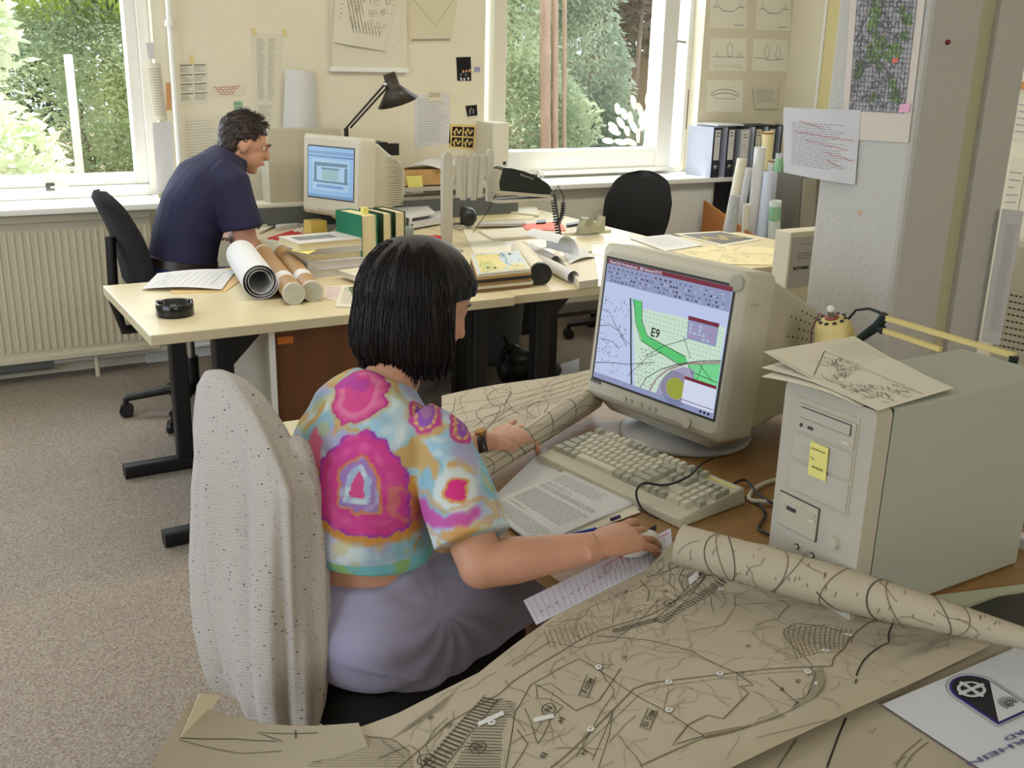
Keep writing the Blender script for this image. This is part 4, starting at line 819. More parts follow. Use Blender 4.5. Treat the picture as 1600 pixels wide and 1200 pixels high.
# more paper piles on the man's side
for i, (q, h, l, m_) in enumerate((
    ([(408, 352), (446, 345), (444, 330), (408, 334)], .022, 'pile of printed sheets nearest the man, beside his elbow', PAPERW),
    ([(468, 350), (512, 345), (505, 334), (466, 338)], .016, 'small pile of white sheets under the far monitor', PAPER),
    ([(448, 398), (476, 402), (482, 390), (452, 386)], .006, 'thin brochure under the left corner of the book stack', mat('thin_brochure', (190, 196, 190), .5)),
    ([(596, 346), (618, 350), (622, 342), (602, 338)], .012, 'small notepad behind the dark green books', YNOTE),
    ([(700, 352), (722, 358), (730, 350), (708, 344)], .01, 'grey notebook beside the scissor arm post', GREYL))):
    flat('sheet_pile', q, DZ+h+.0005, l, m=m_, draw=rough(i+50), thick=h)
# ================================================================== TELEPHONE ON ITS SCISSOR ARM
YT = 4.06
t = thing('scissor_arm', PZ(700, 378, DZ), 'grey folding scissor arm on a round-topped post, rising behind the woman\'s head', 'telephone arm')
p0, p1 = PY(700, 300, YT), PY(700, 237, YT); hw = .024
out = [(p0.x-hw, YT, DZ+.003)]+[(p0.x-hw, YT, p1.z-.03)]+[(p0.x-hw*math.cos(a), YT, p1.z-.03+hw*math.sin(a)*1.1) for a in [math.pi*i/8 for i in range(1, 8)]]+[(p0.x+hw, YT, p1.z-.03), (p0.x+hw, YT, DZ+.003)]
b = MB(); b.prism(out, (0, .025, 0), GREYL); b.box(p0.x-.06, p0.x+.06, YT-.04, YT+.06, DZ+.001, DZ+.012, GREYL); b.build('post', parent=t, bevel=.002)
xs = [717, 726, 736, 745, 755]
for i, x in enumerate(xs):
    a = PY(x, 246, YT); c = PY(x+(2-i)*1.5-2, 313 if i % 2 else 309, YT); b = MB(); dy = .006*(i % 2)
    pts = [(c.x-.012, YT+dy, c.z)]+[(a.x-.013*math.cos(q), YT+dy, a.z+.013*math.sin(q)) for q in [math.pi*k/6 for k in range(7)]]+[(c.x+.012, YT+dy, c.z)]
    b.prism(pts, (0, .012, 0), GREYL); b.build('link_bar', parent=t)
e0, e1 = PY(766, 238, YT), PY(766, 314, YT); b = MB(); b.prism([(e0.x-.015, YT-.008, e1.z)]+[(e0.x-.015*math.cos(q), YT-.008, e0.z+.014*math.sin(q)) for q in [math.pi*k/6 for k in range(7)]]+[(e0.x+.015, YT-.008, e1.z)], (0, .02, 0), GREYL); b.build('end_bar', parent=t)
f = PY(740, 279, YT); b = MB(); b.cyl((p0.x, YT+.012, f.z), (e0.x, YT+.012, f.z), .005, CHROME, 8)
g0, g1 = PY(770, 300, YT), PY(868, 306, YT); b.box(g0.x-.01, g1.x-.05, YT-.06, YT+.04, g1.z-.012+.0, g1.z-.0, GREYL); b.build('carrier_plate', parent=t)
t = thing('telephone', (g0.x+.12, YT, g1.z), 'black telephone with a curly cord carried on the grey scissor arm', 'telephone')
prof = [(779, 300), (778, 284), (782, 266), (790, 262), (800, 263), (820, 268), (840, 276), (857, 288), (863, 298), (858, 304), (820, 300)]
b = MB(); b.prism([PY(x, y, YT-.05) for x, y in prof], (0, .085, 0), mat('phone_black', (22, 32, 30), .3)); b.build('handset', parent=t, bevel=.008)
b = MB(); b.prism([PY(x, y, YT-.055) for x, y in ((776, 303), (776, 284), (780, 266), (785, 266), (780, 285), (781, 298), (860, 305), (866, 310))], (0, .095, 0), GREYP); b.build('cradle', parent=t, bevel=.004)
s = Sheet(bil(PY(812, 274, YT-.0515), PY(840, 284, YT-.0515), PY(841, 279, YT-.0515), PY(813, 269, YT-.0515)), 1, 1, mat('phone_black', (22, 32, 30), .3), .0005); s.text('TELE-BUTLER', 0, .15, .16, PAPERG, su=.8, sv=3.6); s.build('lettering', parent=t)
def coil(b, a, c, r, turns, w_, m, bulge=0):
    a, c = Vector(a), Vector(c); d = (c-a).normalized(); U = d.cross(Vector((0, 1, 0))).normalized(); V = d.cross(U); n = turns*8
    b.tube([a+(c-a)*(i/n)+U*(math.cos(i*math.pi/4)*r+bulge*math.sin(math.pi*i/n))+V*math.sin(i*math.pi/4)*r for i in range(n+1)], w_, m, 5)
q0, q1, q2 = PY(864, 306, YT-.02), PY(874, 372, YT-.02), PZ(878, 378, DZ+.006)
b = MB(); coil(b, q0, (q1.x, q1.y, DZ+.02), .012, 16, .0042, BLACKM); coil(b, PY(880, 316, YT-.02), PY(871, 350, YT-.02), .010, 9, .0036, BLACKM, .012); b.tube([q0, PY(872, 290, YT-.02), PY(881, 308, YT-.02), PY(880, 316, YT-.02)], .0025, BLACKM, 6); b.tube([(q1.x, q1.y, DZ+.02), (q1.x+.03, q1.y-.03, DZ+.008), (q1.x+.1, q1.y+.02, DZ+.006)], .003, BLACKM, 6); b.build('curly_cord', parent=t)
b = MB(); b.tube([PY(777, 300, YT), PY(762, 330, YT), PZ(740, 362, DZ+.004)], .0018, BLACKM, 6); b.build('thin_wire', parent=t)
# ---- sill things
M = frame((PY(833, 268, 5.26).x, 5.26, SILL+.0045)); b = MB(); b.lathe([(.001, 0), (.036, 0), (.045, .075), (.0425, .075), (.033, .004), (.001, .004)], M @ Vector((0, 0, 0)), MUG, 28)
for a in (-.9, -.55, -.2, .15): 
    b.box(-.005, .005, -.001, .001, -.012, .012, SLOT, M=M @ Matrix.Rotation(a-.25, 4, 'Z') @ Matrix.Translation((0, -.0425, .045)))
t = thing('mug', M @ Vector((0, 0, 0)), 'white mug with a dark pattern on the sill behind the telephone', 'mug'); b.build('cup', parent=t)
b = MB(); b.tube([M @ Vector((.038, 0, .06)), M @ Vector((.07, 0, .055)), M @ Vector((.068, 0, .025)), M @ Vector((.036, 0, .018))], .005, MUG, 8); b.build('handle', parent=t)
p0, p1 = PY(769, 268, 5.2), PY(796, 192, 5.2)
t = thing('box_file', ((p0.x+p1.x)/2, 5.24, SILL), 'cream box file with a black finger hole standing on the sill left of the mug', 'box file')
b = MB(); b.box(p0.x, p1.x, 5.2, 5.42, SILL+.0045, p1.z, CREAMP); b.build('case', parent=t, bevel=.004); h = PY(788, 255, 5.2); b = MB(); b.cyl((h.x, 5.199, h.z), (h.x, 5.1975, h.z), .011, SLOT, 16); b.build('finger_hole', parent=t)
z = SILL+.005
s = Sheet(bil(PZ(922, 262, z), PZ(985, 266, z), PZ(978, 253, z), PZ(940, 251, z), bow=.02), 10, 1, PAPER, .002); s.build('open_booklet', label='open white booklet with curled pages on the window sill', cat='booklet')
s = Sheet(bil(PZ(950, 268, z+.004), PZ(1020, 264, z+.004), PZ(1008, 257, z+.004), PZ(965, 258, z+.004), bow=.008), 8, 1, PAPER, .005, back=SLOT); s.build('loose_papers', label='flat white papers with a dark underside beside the open booklet on the sill', cat='paper')
# ---- binders
bx = PY(1112, 270, 5.12).x; br_ = random.Random(4)
labs = ['first', 'second', 'third', 'fourth', 'fifth', 'sixth', 'seventh']
for i in range(7):
    x0 = bx+i*.118; pale = i == 2; h = .315 if not pale else .30; M = frame((x0, 5.13, SILL+.0045), -.03*(i % 3)); c_ = BINDB if not pale else PAPERG; 
    t = thing('ring_binder', M @ Vector((.035, .13, 0)), ('marbled binder at the left end of the row on the sill', 'dark binder with white label, next to the leftmost marbled one', 'pale binder without a finger ring between the dark ones', 'dark binder in the middle of the row, right of the pale one', 'dark binder right of the middle, partly behind the yellow roll', 'dark binder behind the net-patterned rolls', 'last binder of the row, at the hanging letter\'s edge')[i], 'binder', None)
    b = MB(); b.box(0, .004, .002, .25, 0, h, BINDM, M=M); b.box(.066, .07, .002, .25, 0, h, BINDM if i == 0 else c_, M=M); b.box(.0, .07, 0, .002, 0, h, c_, M=M); b.build('cover', parent=t)
    b = MB(); b.box(.004, .066, .01, .24, .006, h-.02, PAPER, M=M); b.build('papers', parent=t)
    sp = Sheet(lambda u, v: M @ Vector((.012+.046*u, -.0012, .11+(h-.125)*v)), 1, 1, PAPER if i < 3 else PAPERW, .0006); sp.lines(.15, .9, .75, .95, 2, INK, .006, br_, .3); sp.lines(.2, .85, .35, .6, 3, INKG, .003, br_, .4); sp.build('spine_label', parent=t)
    if not pale:
        b = MB(); b.lathe([(.010, 0), (.016, 0), (.016, .003), (.010, .003)], M @ Vector((.035, -.0005, .065)), CHROME, 20, axis=(0, -1, 0)); b.build('finger_ring', parent=t)
b = MB(); b.box(bx+.05, bx+.27, 5.15, 5.36, SILL+.327, SILL+.337, PAPER); b.build('paper_stack', label='white papers lying across the tops of the second and third binders', cat='paper')
b = MB(); b.box(bx+.24, bx+.6, 5.16, 5.36, SILL+.3215, SILL+.327, SLOT) ; b.build('dark_folder', label='flat dark folder lying on top of the middle binders', cat='folder')
# ---- standing rolls
rolls = [((1160, 248), (1137, 362), 8, 4.85, PAPERW, 'cream paper roll leaning leftmost of the standing rolls'), ((1171, 262), (1152, 366), 6, 4.9, PAPERG, 'greyish roll just right of the leftmost leaning one'),
 ((1188, 230), (1174, 372), 9, 4.8, PAPER, 'tallest white roll in the middle of the standing rolls'), ((1202, 268), (1189, 376), 8.5, 4.72, mat('paper_bluish', (204, 212, 232), .6), 'bluish white roll in front of the tall middle one'),
 ((1200, 206), (1191, 350), 9, 4.95, mat('roll_yellow', (226, 212, 160), .6), 'yellowed roll with a brown rim, tallest at the back of the group'), ((1208, 250), (1199, 350), 7.5, 4.88, PAPERG, 'short grey roll right of the yellowed one'),
 ((1219, 240), (1203, 370), 6.5, 4.82, mat('roll_net', (196, 200, 204), .6, var=.25, vscale=160), 'slim net-patterned roll behind the green-labelled one'), ((1229, 273), (1214, 370), 6.5, 4.8, PAPERG, 'greyish roll with a taped band, furthest right of the standing rolls'),
 ((1212, 314), (1208, 390), 9.5, 4.6, mat('roll_pale_green', (206, 216, 210), .6), 'fat roll with a green label in front at the right'), ((1167, 319), (1163, 372), 5.5, 4.7, PAPERW, 'short thin beige roll in front of the tall white one'),
 ((1149, 306), (1142, 366), 8, 4.72, mat('roll_grey_print', (188, 190, 192), .6, var=.2, vscale=60), 'short printed grey roll low in front of the leftmost one')]
for (tp, bt, rp, y, m_, l) in rolls:
    a, c = PY(tp[0], tp[1], y), PY(bt[0], bt[1], y+.02); d = (c-a); k = (a.z-.03)/(a.z-c.z); c = a+d*k; rr_ = rp/1600*(a.y*.857*.954+a.x*.515*.954+.1)*1.02
    b = MB(); n = 20; ax = (c-a).normalized(); U = ax.cross(Vector((0, 1, 0))).normalized(); V = U.cross(ax)
    def rg(P, r_): return [P+(U*math.cos(q)+V*math.sin(q))*r_ for q in [2*math.pi*j/n for j in range(n)]]
    b.loft([rg(a+ax*.08, rr_*.86), rg(a+ax*.002, rr_*.88), rg(a, rr_*.97), rg(a+ax*.002, rr_), rg(c, rr_)], m_, cap=True)
    if 'green' in l: b.loft([rg(a+ax*.03, rr_*1.01), rg(a+ax*.12, rr_*1.01)], mat('label_green', (150, 200, 160), .6), cap=False)
    if 'yellowed' in l: b.loft([rg(a-ax*.0, rr_*1.02), rg(a+ax*.012, rr_*1.02)], mat('rim_brown', (170, 120, 80), .6), cap=False)
    if 'taped' in l: b.loft([rg(a+ax*.11, rr_*1.015), rg(a+ax*.125, rr_*1.015)], SLOT, cap=False)
    b.build('paper_roll', label=l, cat='paper roll', group='paper rolls standing by the wall')
p0, p1 = PY(1117, 345, 5.0), PY(1240, 345, 5.0); p1.x = PY(1233, 300, 4.7).x-.04
t = thing('wooden_crate', ((p0.x+p1.x)/2, 4.8, 0), 'low orange-brown wooden crate holding the leaning rolls', 'crate'); WOODO = mat('crate_wood', (186, 120, 62), .6, var=.2, vscale=20, stretch=(1, 8, 1))
cz = .5; b = MB(); b.box(p0.x-.02, p1.x-.02, 4.40, 4.42, 0, .42, WOODO); b.box(p0.x-.02, p1.x-.02, 5.1, 5.12, 0, cz, WOODO); b.build('long_side', parent=t)
b = MB(); b.prism([(p0.x-.02, 4.42, 0), (p0.x-.02, 5.1, 0), (p0.x-.02, 5.1, .72), (p0.x-.02, 4.42, .5)], (.015, 0, 0), WOODO); b.build('sloping_side', parent=t); b = MB(); b.box(p0.x-.02, p1.x-.02, 4.42, 5.1, .0, .015, WOODO); b.build('bottom', parent=t)
# grey plan holder at the right of the rolls
g = [PY(x, y, 4.55) for x, y in ((1236, 385), (1262, 385), (1262, 276), (1226, 274))]
b = MB(); a0, a1 = PY(1237, 300, 4.7).x, PY(1262, 300, 4.7).x; GD = mat('plan_chest_grey', (120, 116, 106), .5)
b.prism([(a0+.0, 4.6, 0), (a0+.5, 4.6, 0), (a0+.5, 4.6, PY(1240, 276, 4.6).z), (a0-.03, 4.6, PY(1240, 275, 4.6).z)], (0, .45, 0), GD)
b.prism([(a0+.03, 4.58, .0), (a0+.16, 4.58, 0), (a0+.08, 4.58, PY(1240, 280, 4.58).z), (a0-.02, 4.58, PY(1240, 280, 4.58).z)], (0, .02, 0), mat('plan_chest_light', (160, 156, 140), .5)); b.tube([(a0+.26, 4.59, .88), (a0+.2, 4.59, .7), (a0+.17, 4.59, .6)], .003, SLOT, 6)
b.build('plan_holder', label='dark grey upright plan holder beside the rolls, below the hanging letter', cat='plan holder')
# ---- right desk papers
flat('white_form', [(1040, 392), (1098, 383), (1046, 366), (985, 372)], DZ+.006, 'white form sheet lying nearest the empty chair on the right desk', draw=lambda s: s.lines(.15, .85, .2, .85, 8, INKG, .003, random.Random(4)), thick=.004)
def d_aer(s):
    s.fill([(.08, .08), (.94, .1), (.93, .9), (.07, .9)], mat('aerial_grey', (110, 112, 110), .5)); r = random.Random(3)
    for k in range(12): u, v = .15+.06*k, .45+.12*math.sin(k); s.fill([(u+.05*math.cos(a)+r.uniform(-.015, .015), v+.1*math.sin(a)) for a in [i*1.05 for i in range(6)]], mat('aerial_tan', (176, 158, 110), .5), h=.0012)
flat('aerial_photo', [(1130, 384), (1190, 374), (1125, 361), (1052, 365)], DZ+.003, 'large grey aerial photograph at the back of the right desk', 'photograph', m=PAPERW, draw=d_aer, thick=.002)
def d_trace(s):
    r = random.Random(8)
    for k in range(26): u, v = r.random()*.9, r.random()*.9; s.ink([(u, v), (u+r.uniform(-.2, .2), v+r.uniform(-.1, .1)), (u+r.uniform(.0, .2), v+r.uniform(-.1, .15))], .003, INKL)
for q, l, zz in (([(1100, 412), (1216, 414), (1228, 388), (1110, 382)], 'faint yellowish tracing sheet on the right desk left of the leaflet box', .0025), ([(1010, 398), (1150, 412), (1120, 388), (1050, 384)], 'cream tracing sheet behind the top edge of the near monitor', .0012)):
    flat('tracing_sheet', q, DZ+zz, l, m=mat('tracing_yellow', (224, 212, 166), .6), draw=d_trace, thick=.001)
# ---- map boards and rolls behind the woman
def d_col_map(s):
    r = random.Random(5); s.fill([(.02, .02), (.98, .02), (.98, .98), (.02, .98)], mat('map_sea', (196, 208, 214), .5)); 
    s.fill([(.05, .05), (.5, .06), (.62, .3), (.5, .55), (.55, .9), (.08, .92)], mat('map_sand', (222, 208, 140), .5), h=.0009); s.fill([(.1, .12), (.4, .1), (.35, .5), (.12, .6)], mat('map_green', (196, 200, 120), .5), h=.0012)
    s.fill([(.55, .05), (.95, .05), (.95, .3), (.7, .35)], mat('map_sand', (222, 208, 140), .5), h=.0009); s.ink([(.62, .95), (.66, .6), (.6, .4), (.72, .2), (.95, .14)], .006, mat('map_blue', (120, 170, 190), .5), h=.0015)
    for k in range(26): u, v = r.random()*.9, r.random()*.9; s.ink([(u, v), (u+r.uniform(-.15, .15), v+r.uniform(-.15, .15))], .002, INKM, h=.0014)
    for u, v in ((.2, .2), (.33, .16), (.75, .8)): s.fill([(u, v), (u+.05, v), (u+.04, v+.08), (u-.01, v+.06)], INK, h=.0017)
BR = mat('board_brown', (150, 120, 80), .7); z = DZ+.001
for i in range(6):
    P = [PZ(x, y, DZ) for x, y in ((742+i, 458-0*i), (832-i*.6, 449), (810, 418), (735, 424))]; h = .011; o_ = Vector((.004*math.sin(i*2.3), .005*math.cos(i*1.9), 0))
    b = MB(); b.hexa([Vector((p.x, p.y, z))+o_ for p in P], [Vector((p.x, p.y, z+h))+o_ for p in P], (BR, PAPERW, BR, SLOT, CARDB, PAPERW)[i])
    if i == 5:
        s = Sheet(bil(*[Vector((p.x, p.y, z+h+.0012))+o_ for p in P]), 1, 1, PAPERW, .001); d_col_map(s); b.add(s.b.v, [], PAPER); off = len(b.v)-len(s.b.v)
        for f_, m_, sm_ in zip(s.b.f, s.b.m, s.b.sm): b.f.append([q+off for q in f_]); b.m.append(b.mi(s.b.mats[m_])); b.sm.append(sm_)
    b.build('map_board', label=('lowest brown board of the pile right of the dark hair', 'cream board second from the bottom of the pile', 'brown board third from the bottom of the pile', 'dark thin board in the middle of the pile', 'tan board just under the coloured map', 'topmost board of the pile, with a coloured map')[i], cat='board', group='boards piled right of the woman\'s hair'); z += h+.0008
flat('cream_sheet', [(742, 400), (806, 398), (776, 372), (722, 356)], DZ+.003, 'large cream sheet lying behind the pile of map boards', m=PAPERW, thick=.002)
ZB = mat('black_cap', (18, 20, 20), .5)
t = thing('map_tube', PZ(845, 430, DZ), 'paper tube with a black end cap right of the pile of map boards', 'tube'); p0, p1 = PZ(845, 428, DZ+.043), PZ(812, 388, DZ+.043); ax = (p1-p0).normalized()
b = MB(); b.cyl(p0, p1, .038, PAPERW, 24); b.build('barrel', parent=t); b = MB(); b.cyl(p0-ax*.006, p0+ax*.02, .0425, ZB, 28); b.build('end_cap', parent=t)
px_roll('paper_roll', (896, 433), (838, 404), .026, 'white paper roll pointing at the near monitor', layers=1)
px_roll('paper_roll', (868, 408), (830, 388), .024, 'shorter white roll under the curled plan', layers=1)
s = Sheet(lambda u, v: (lambda a, q: PZ(838+50*u, 398-(-14)*u, DZ+.03)+Vector((.05*math.cos(a)+.01, .05*math.sin(a)*.5+.02, .055+.05*math.sin(a))))(-.6+3.2*v, 0), 6, 14, PAPER, .001)
s.lines(.1, .9, .3, .8, 6, INKG, .002, random.Random(4), .4, step=.1); s.build('curled_plan', label='half-open curled plan sheet above the two white rolls', cat='paper')
flat('paper_stack', [(905, 440), (935, 436), (928, 396), (872, 400)], DZ+.03, 'stack of white papers beside the upper left corner of the near monitor', m=PAPERW, thick=.028)
flat('white_sheet', [(890, 412), (930, 402), (912, 388), (878, 392)], DZ+.034, 'loose white sheet curled on top of the stack by the near monitor', m=PAPER, thick=.001, bow=.012, nu=8)
flat('envelope', [(880, 400), (925, 392), (924, 381), (900, 378)], DZ+.006, 'cream sheet with a folded corner behind the stack of papers', m=PAPERW, thick=.004)
# ---- far desk D things
flat('drawing_pad', [(770, 373), (955, 359), (935, 345), (748, 360)], DZ+.012, 'long thick white drawing pad lying across the far desk by the tape dispenser', m=PAPERW, thick=.011)
flat('orange_sheet', [(822, 358), (884, 360), (876, 346), (815, 350)], DZ+.017, 'bright orange sheet on the drawing pad below the telephone', m=ORANGE, thick=.004)
for q, l, m_ in (([(746, 350), (822, 349), (820, 344), (748, 346)], 'grey scale ruler lying left of the orange sheet', GREYL), ([(886, 352), (905, 349), (904, 346), (885, 349)], 'short black marker right of the orange sheet', BLACKM), ([(838, 348), (853, 347), (853, 343), (839, 344)], 'small dark green marker above the orange sheet', DARKT), ([(864, 346), (876, 345), (876, 340), (865, 341)], 'small grey-green eraser above the orange sheet', TEALBIN)):
    flat('ruler' if 'ruler' in l else ('marker' if 'marker' in l else 'eraser'), q, DZ+.025, l, 'ruler' if 'ruler' in l else ('marker' if 'marker' in l else 'eraser'), m=m_, thick=.012)
for q, l, m_, zz in (([(790, 330), (842, 336), (838, 322), (806, 319)], 'tan envelope at the back of the far desk under the telephone', PAPERW, .012), ([(740, 335), (800, 330), (790, 318), (735, 322)], 'white sheet behind the black desk speaker', PAPER, .004), ([(742, 345), (830, 342), (850, 330), (745, 334)], 'yellowish plan sheet in the middle of the far desk', mat('tracing_yellow', (224, 212, 166), .6), .002), ([(785, 328), (810, 324), (808, 320), (788, 325)], 'flat grey strip leaning on the tan envelope', GREYL, .02)):
    flat('far_sheet', q, DZ+zz, l, m=m_, thick=max(.001, zz-.002))
c = PZ(728, 340, DZ+.05); t = thing('desk_speaker', (c.x, c.y, DZ), 'round black desk speaker between scissor arm post and wire', 'speaker'); b = MB(); b.lathe([(.001, 0), (.05, .0), (.055, .02), (.045, .06), (.02, .08), (.001, .08)], (c.x-.03, c.y, DZ+.056), BLACKM, 24, axis=(1, -.4, 0)); b.build('body', parent=t)
b = MB(); b.cyl((c.x-.03, c.y, DZ), (c.x-.03, c.y, DZ+.02), .04, CHROME, 20); b.build('base_ring', parent=t)
# tape dispenser
p = PZ(925, 364, DZ+.013); M = frame((p.x, p.y-.01, DZ+.0135), 0.1); prof = [(-.075, 0), (.075, 0), (.077, .075), (.070, .078), (.045, .035), (.02, .04), (-.01, .07), (-.05, .07), (-.07, .03)]
t = thing('tape_dispenser', (p.x, p.y, DZ+.0135), 'grey-green desk tape dispenser standing before the empty chair', 'tape dispenser'); b = MB(); b.prism([M @ Vector((x, 0, z_)) for x, z_ in prof], (0, .05, 0), mat('dispenser_grey', (170, 170, 146), .5)); b.build('body', parent=t, bevel=.004)
b = MB(); b.cyl(M @ Vector((-.03, -.002, .055)), M @ Vector((-.03, .052, .055)), .022, mat('dispenser_grey2', (150, 150, 130), .5), 20); b.build('tape_reel', parent=t)
# ================================================================== HER DESK
t = thing('corner_desk', (1.3, 1.5, 0), 'brown topped L-shaped desk the woman works at, half covered by maps', 'desk')
poly = [(.50, 2.20), (.50, 1.93), (.84, 1.80), (.86, 1.12), (1.89, 1.12), (1.89, 1.86), (2.6, 1.86), (2.6, 2.36), (1.86, 2.36), (1.80, 2.07), (1.0, 2.07)]
b = MB(); b.prism([(x, y, DZ-.03) for x, y in poly], (0, 0, .03), BROWND); b.build('desktop', parent=t, bevel=.003)
for x, y in ((.62, 2.1), (1.6, 2.2), (1.75, 1.2), (2.5, 1.95)):
    b = MB(); b.rbox(x-.025, x+.025, y-.025, y+.025, .0, DZ-.03, BLACKM, .006); b.build('leg', parent=t)
t = thing('front_desk', (1.0, .75, 0), 'pale desk in the foreground buried under the large map', 'desk')
fy = [(x_, y_) for x_, y_ in ((.16, 1.03), (.6, 1.04), (.86, 1.10), (1.9, 1.10))]
b = MB(); b.prism([(.16, .2, DZ-.03), (1.9, .2, DZ-.03)]+[(x_, y_, DZ-.03) for x_, y_ in fy[::-1]], (0, 0, .03), DESK); b.build('desktop', parent=t, bevel=.003)
MB().box(1.20, 1.9, .84, 1.10, DZ, DZ+.0005, BROWND).build('brown_corner', parent=t)
for x, y in ((.3, .3), (1.8, .3), (.3, .9), (1.8, 1.0)):
    b = MB(); b.rbox(x-.025, x+.025, y-.025, y+.025, .0, DZ-.03, BLACKM, .006); b.build('leg', parent=t)
s = Sheet(bil((.505, 1.935, DZ+.002), (.80, 1.83, DZ+.002), (.95, 2.2, DZ+.002), (.505, 2.215, DZ+.002)), 1, 1, mat('cream_sheet', (216, 206, 170), .6), .0015); s.build('cream_sheet', label='cream sheet on the desk corner between cardigan and woman', cat='paper')
# ================================================================== HER MONITOR
def her_screen(s):
    def E(*p): return [(x, 1-y) for x, y in p]
    bl = em('scr_bar', (150, 160, 200)); dk = mat('scr_black', (10, 10, 16), .4); mar = em('scr_maroon', (120, 20, 50)); gr = em('scr_mapgreen', (90, 210, 120)); gr2 = em('scr_mapgreen2', (120, 226, 150)); pale = em('scr_pale', (214, 240, 220)); ol = em('scr_olive', (160, 170, 60)); lil = em('scr_lilac', (170, 165, 200)); wh = em('scr_white2', (226, 232, 255))
    s.fill(E((0, 0), (1, 0), (1, .035), (0, .035)), mar, h=.001); s.fill(E((0, .035), (1, .035), (1, .185), (0, .185)), bl, h=.001)
    s.text('PlantCAD Professional - [E9 Entwurf.PLT]', .02, 1-.028, .026, wh, su=1, sv=1.1, h=.0016, bold=True)
    r = random.Random(3)
    for v, n in ((.06, 24), (.095, 40), (.13, 38), (.16, 30)):
        for k in range(n):
            u = .02+.95*k/n
            if r.random() < .75: s.fill(E((u, v), (u+.014, v), (u+.014, v+.013), (u, v+.013)), r.choice([dk, em('scr_ic', (90, 100, 150)), em('scr_ic2', (190, 196, 220)), em('scr_ic', (90, 100, 150))]), h=.0016)
    s.fill(E((0, .955), (1, .955), (1, 1), (0, 1)), bl, h=.001)
    s.fill(E((.26, .33), (.99, .30), (.99, .955), (.37, .955), (.33, .7)), pale, h=.0008)
    s.fill(E((.26, .27), (.34, .27), (.36, .42), (.42, .53), (.74, .60), (.76, .64), (.70, .67), (.38, .585), (.32, .47)), gr, h=.0016)
    s.fill(E((.76, .64), (1, .56), (1, .80), (.88, .86), (.80, .78)), gr2, h=.0014)
    s.fill(E((.55, .955), (.57, .86), (.64, .74), (.74, .68), (.82, .68), (.82, .8), (.88, .955)), lil, h=.0014)
    s.fill([(.70+.075*math.cos(a), 1-(.865+.085*math.sin(a))) for a in [i*math.pi/9 for i in range(18)]], ol, h=.002)
    for k in range(3): s.ink([(.70+(.085+.014*k)*math.cos(a), 1-(.865+(.095+.016*k)*math.sin(a))) for a in [i*math.pi/9 for i in range(19)]], .0012, dk, h=.0022)
    s.ink(E((.24, .27), (.27, .45), (.29, .6), (.32, .8), (.345, .955)), .0045, dk, h=.0022, step=.05)
    s.ink(E((.27, .27), (.31, .45), (.37, .58), (.72, .68), (.76, .64)), .0016, dk, h=.0024); s.ink(E((.34, .27), (.36, .42), (.42, .53), (.74, .60)), .0016, dk, h=.0024)
    s.ink(E((.42, .955), (.46, .86), (.56, .76), (.68, .68), (.85, .6), (1, .55)), .0018, dk, h=.0024); s.ink(E((.5, .955), (.54, .84), (.62, .74), (.74, .655), (.9, .60), (1, .565)), .005, em('scr_road', (170, 150, 150)), h=.0022)
    for pts in (((0, .42), (.08, .43), (.14, .52), (.22, .6), (.28, .64)), ((0, .56), (.1, .53), (.18, .56), (.26, .66)), ((0, .88), (.12, .84), (.3, .80), (.5, .72)), ((.02, .66), (.14, .66), (.2, .7)), ((.42, .7), (.56, .57), (.74, .46)), ((.3, .9), (.44, .7), (.55, .62)), ((.7, .45), (.78, .6)), ((.76, .64), (.84, .76), (.9, .9)), ((.84, .62), (.96, .72)), ((.8, .7), (1, .72)), ((.88, .58), (.84, .8))):
        s.ink(E(*pts), .0013, dk, h=.0022)
    for i in range(22):
        for j in range(17):
            u, v = .36+.029*i, .345+.036*j
            if v > .94 or (u < .42 and v > .5) or (v > .62 and u > .7) or abs(v-(.53+.2*(u-.42))) < .07 and u < .76: continue
            s.ink([(u, 1-v), (u+.008, 1-v)], .0014, em('scr_dot', (90, 140, 110)), h=.0019)
    for _ in range(120): u, v = r.uniform(0, .24), r.uniform(.3, .93); s.ink([(u, 1-v), (u+r.uniform(.004, .014), 1-v+r.uniform(-.01, .01))], .0012, dk, h=.0019)
    for _ in range(60): u, v = r.uniform(.36, .5), r.uniform(.62, .94); s.ink([(u, 1-v), (u+.008, 1-v+.006)], .0014, dk, h=.0021)
    s.text('E9', .445, 1-.52, .075, dk, h=.003, bold=True, sv=1.3)
    s.fill(E((.72, .30), (.95, .28), (.95, .46), (.73, .46)), bl, h=.003); s.fill(E((.72, .285), (.95, .285), (.95, .315), (.72, .315)), mar, h=.0034)
    for i in range(6):
        for j in range(4): s.fill(E((.74+.034*i, .335+.03*j), (.762+.034*i, .335+.03*j), (.762+.034*i, .355+.03*j), (.74+.034*i, .355+.03*j)), r.choice([em('scr_ic2', (190, 196, 220)), em('scr_pinkish', (180, 150, 190))]), h=.0036)
    s.fill(E((.76, .76), (1, .745), (1, .955), (.76, .955)), wh, h=.0034); s.fill(E((.76, .745), (1, .745), (1, .77), (.76, .77)), mar, h=.0038); s.ink(E((.76, .93), (1, .93)), .0014, dk, h=.0038)
    for u in (.9, .93, .96): s.fill(E((u, .965), (u+.015, .965), (u+.015, .985), (u, .985)), dk, h=.0016)
MC = Vector((1.547, 1.725, DZ+.0005))
M3 = frame(MC, math.radians(MON_RZ))
t, T, x0 = crt('crt_monitor', M3, .422, .366, .46, 'large beige tube monitor in front of the woman showing a green map', her_screen, rear='perf', tilt=math.radians(MON_TILT), foot_z=.045, bez=.028)
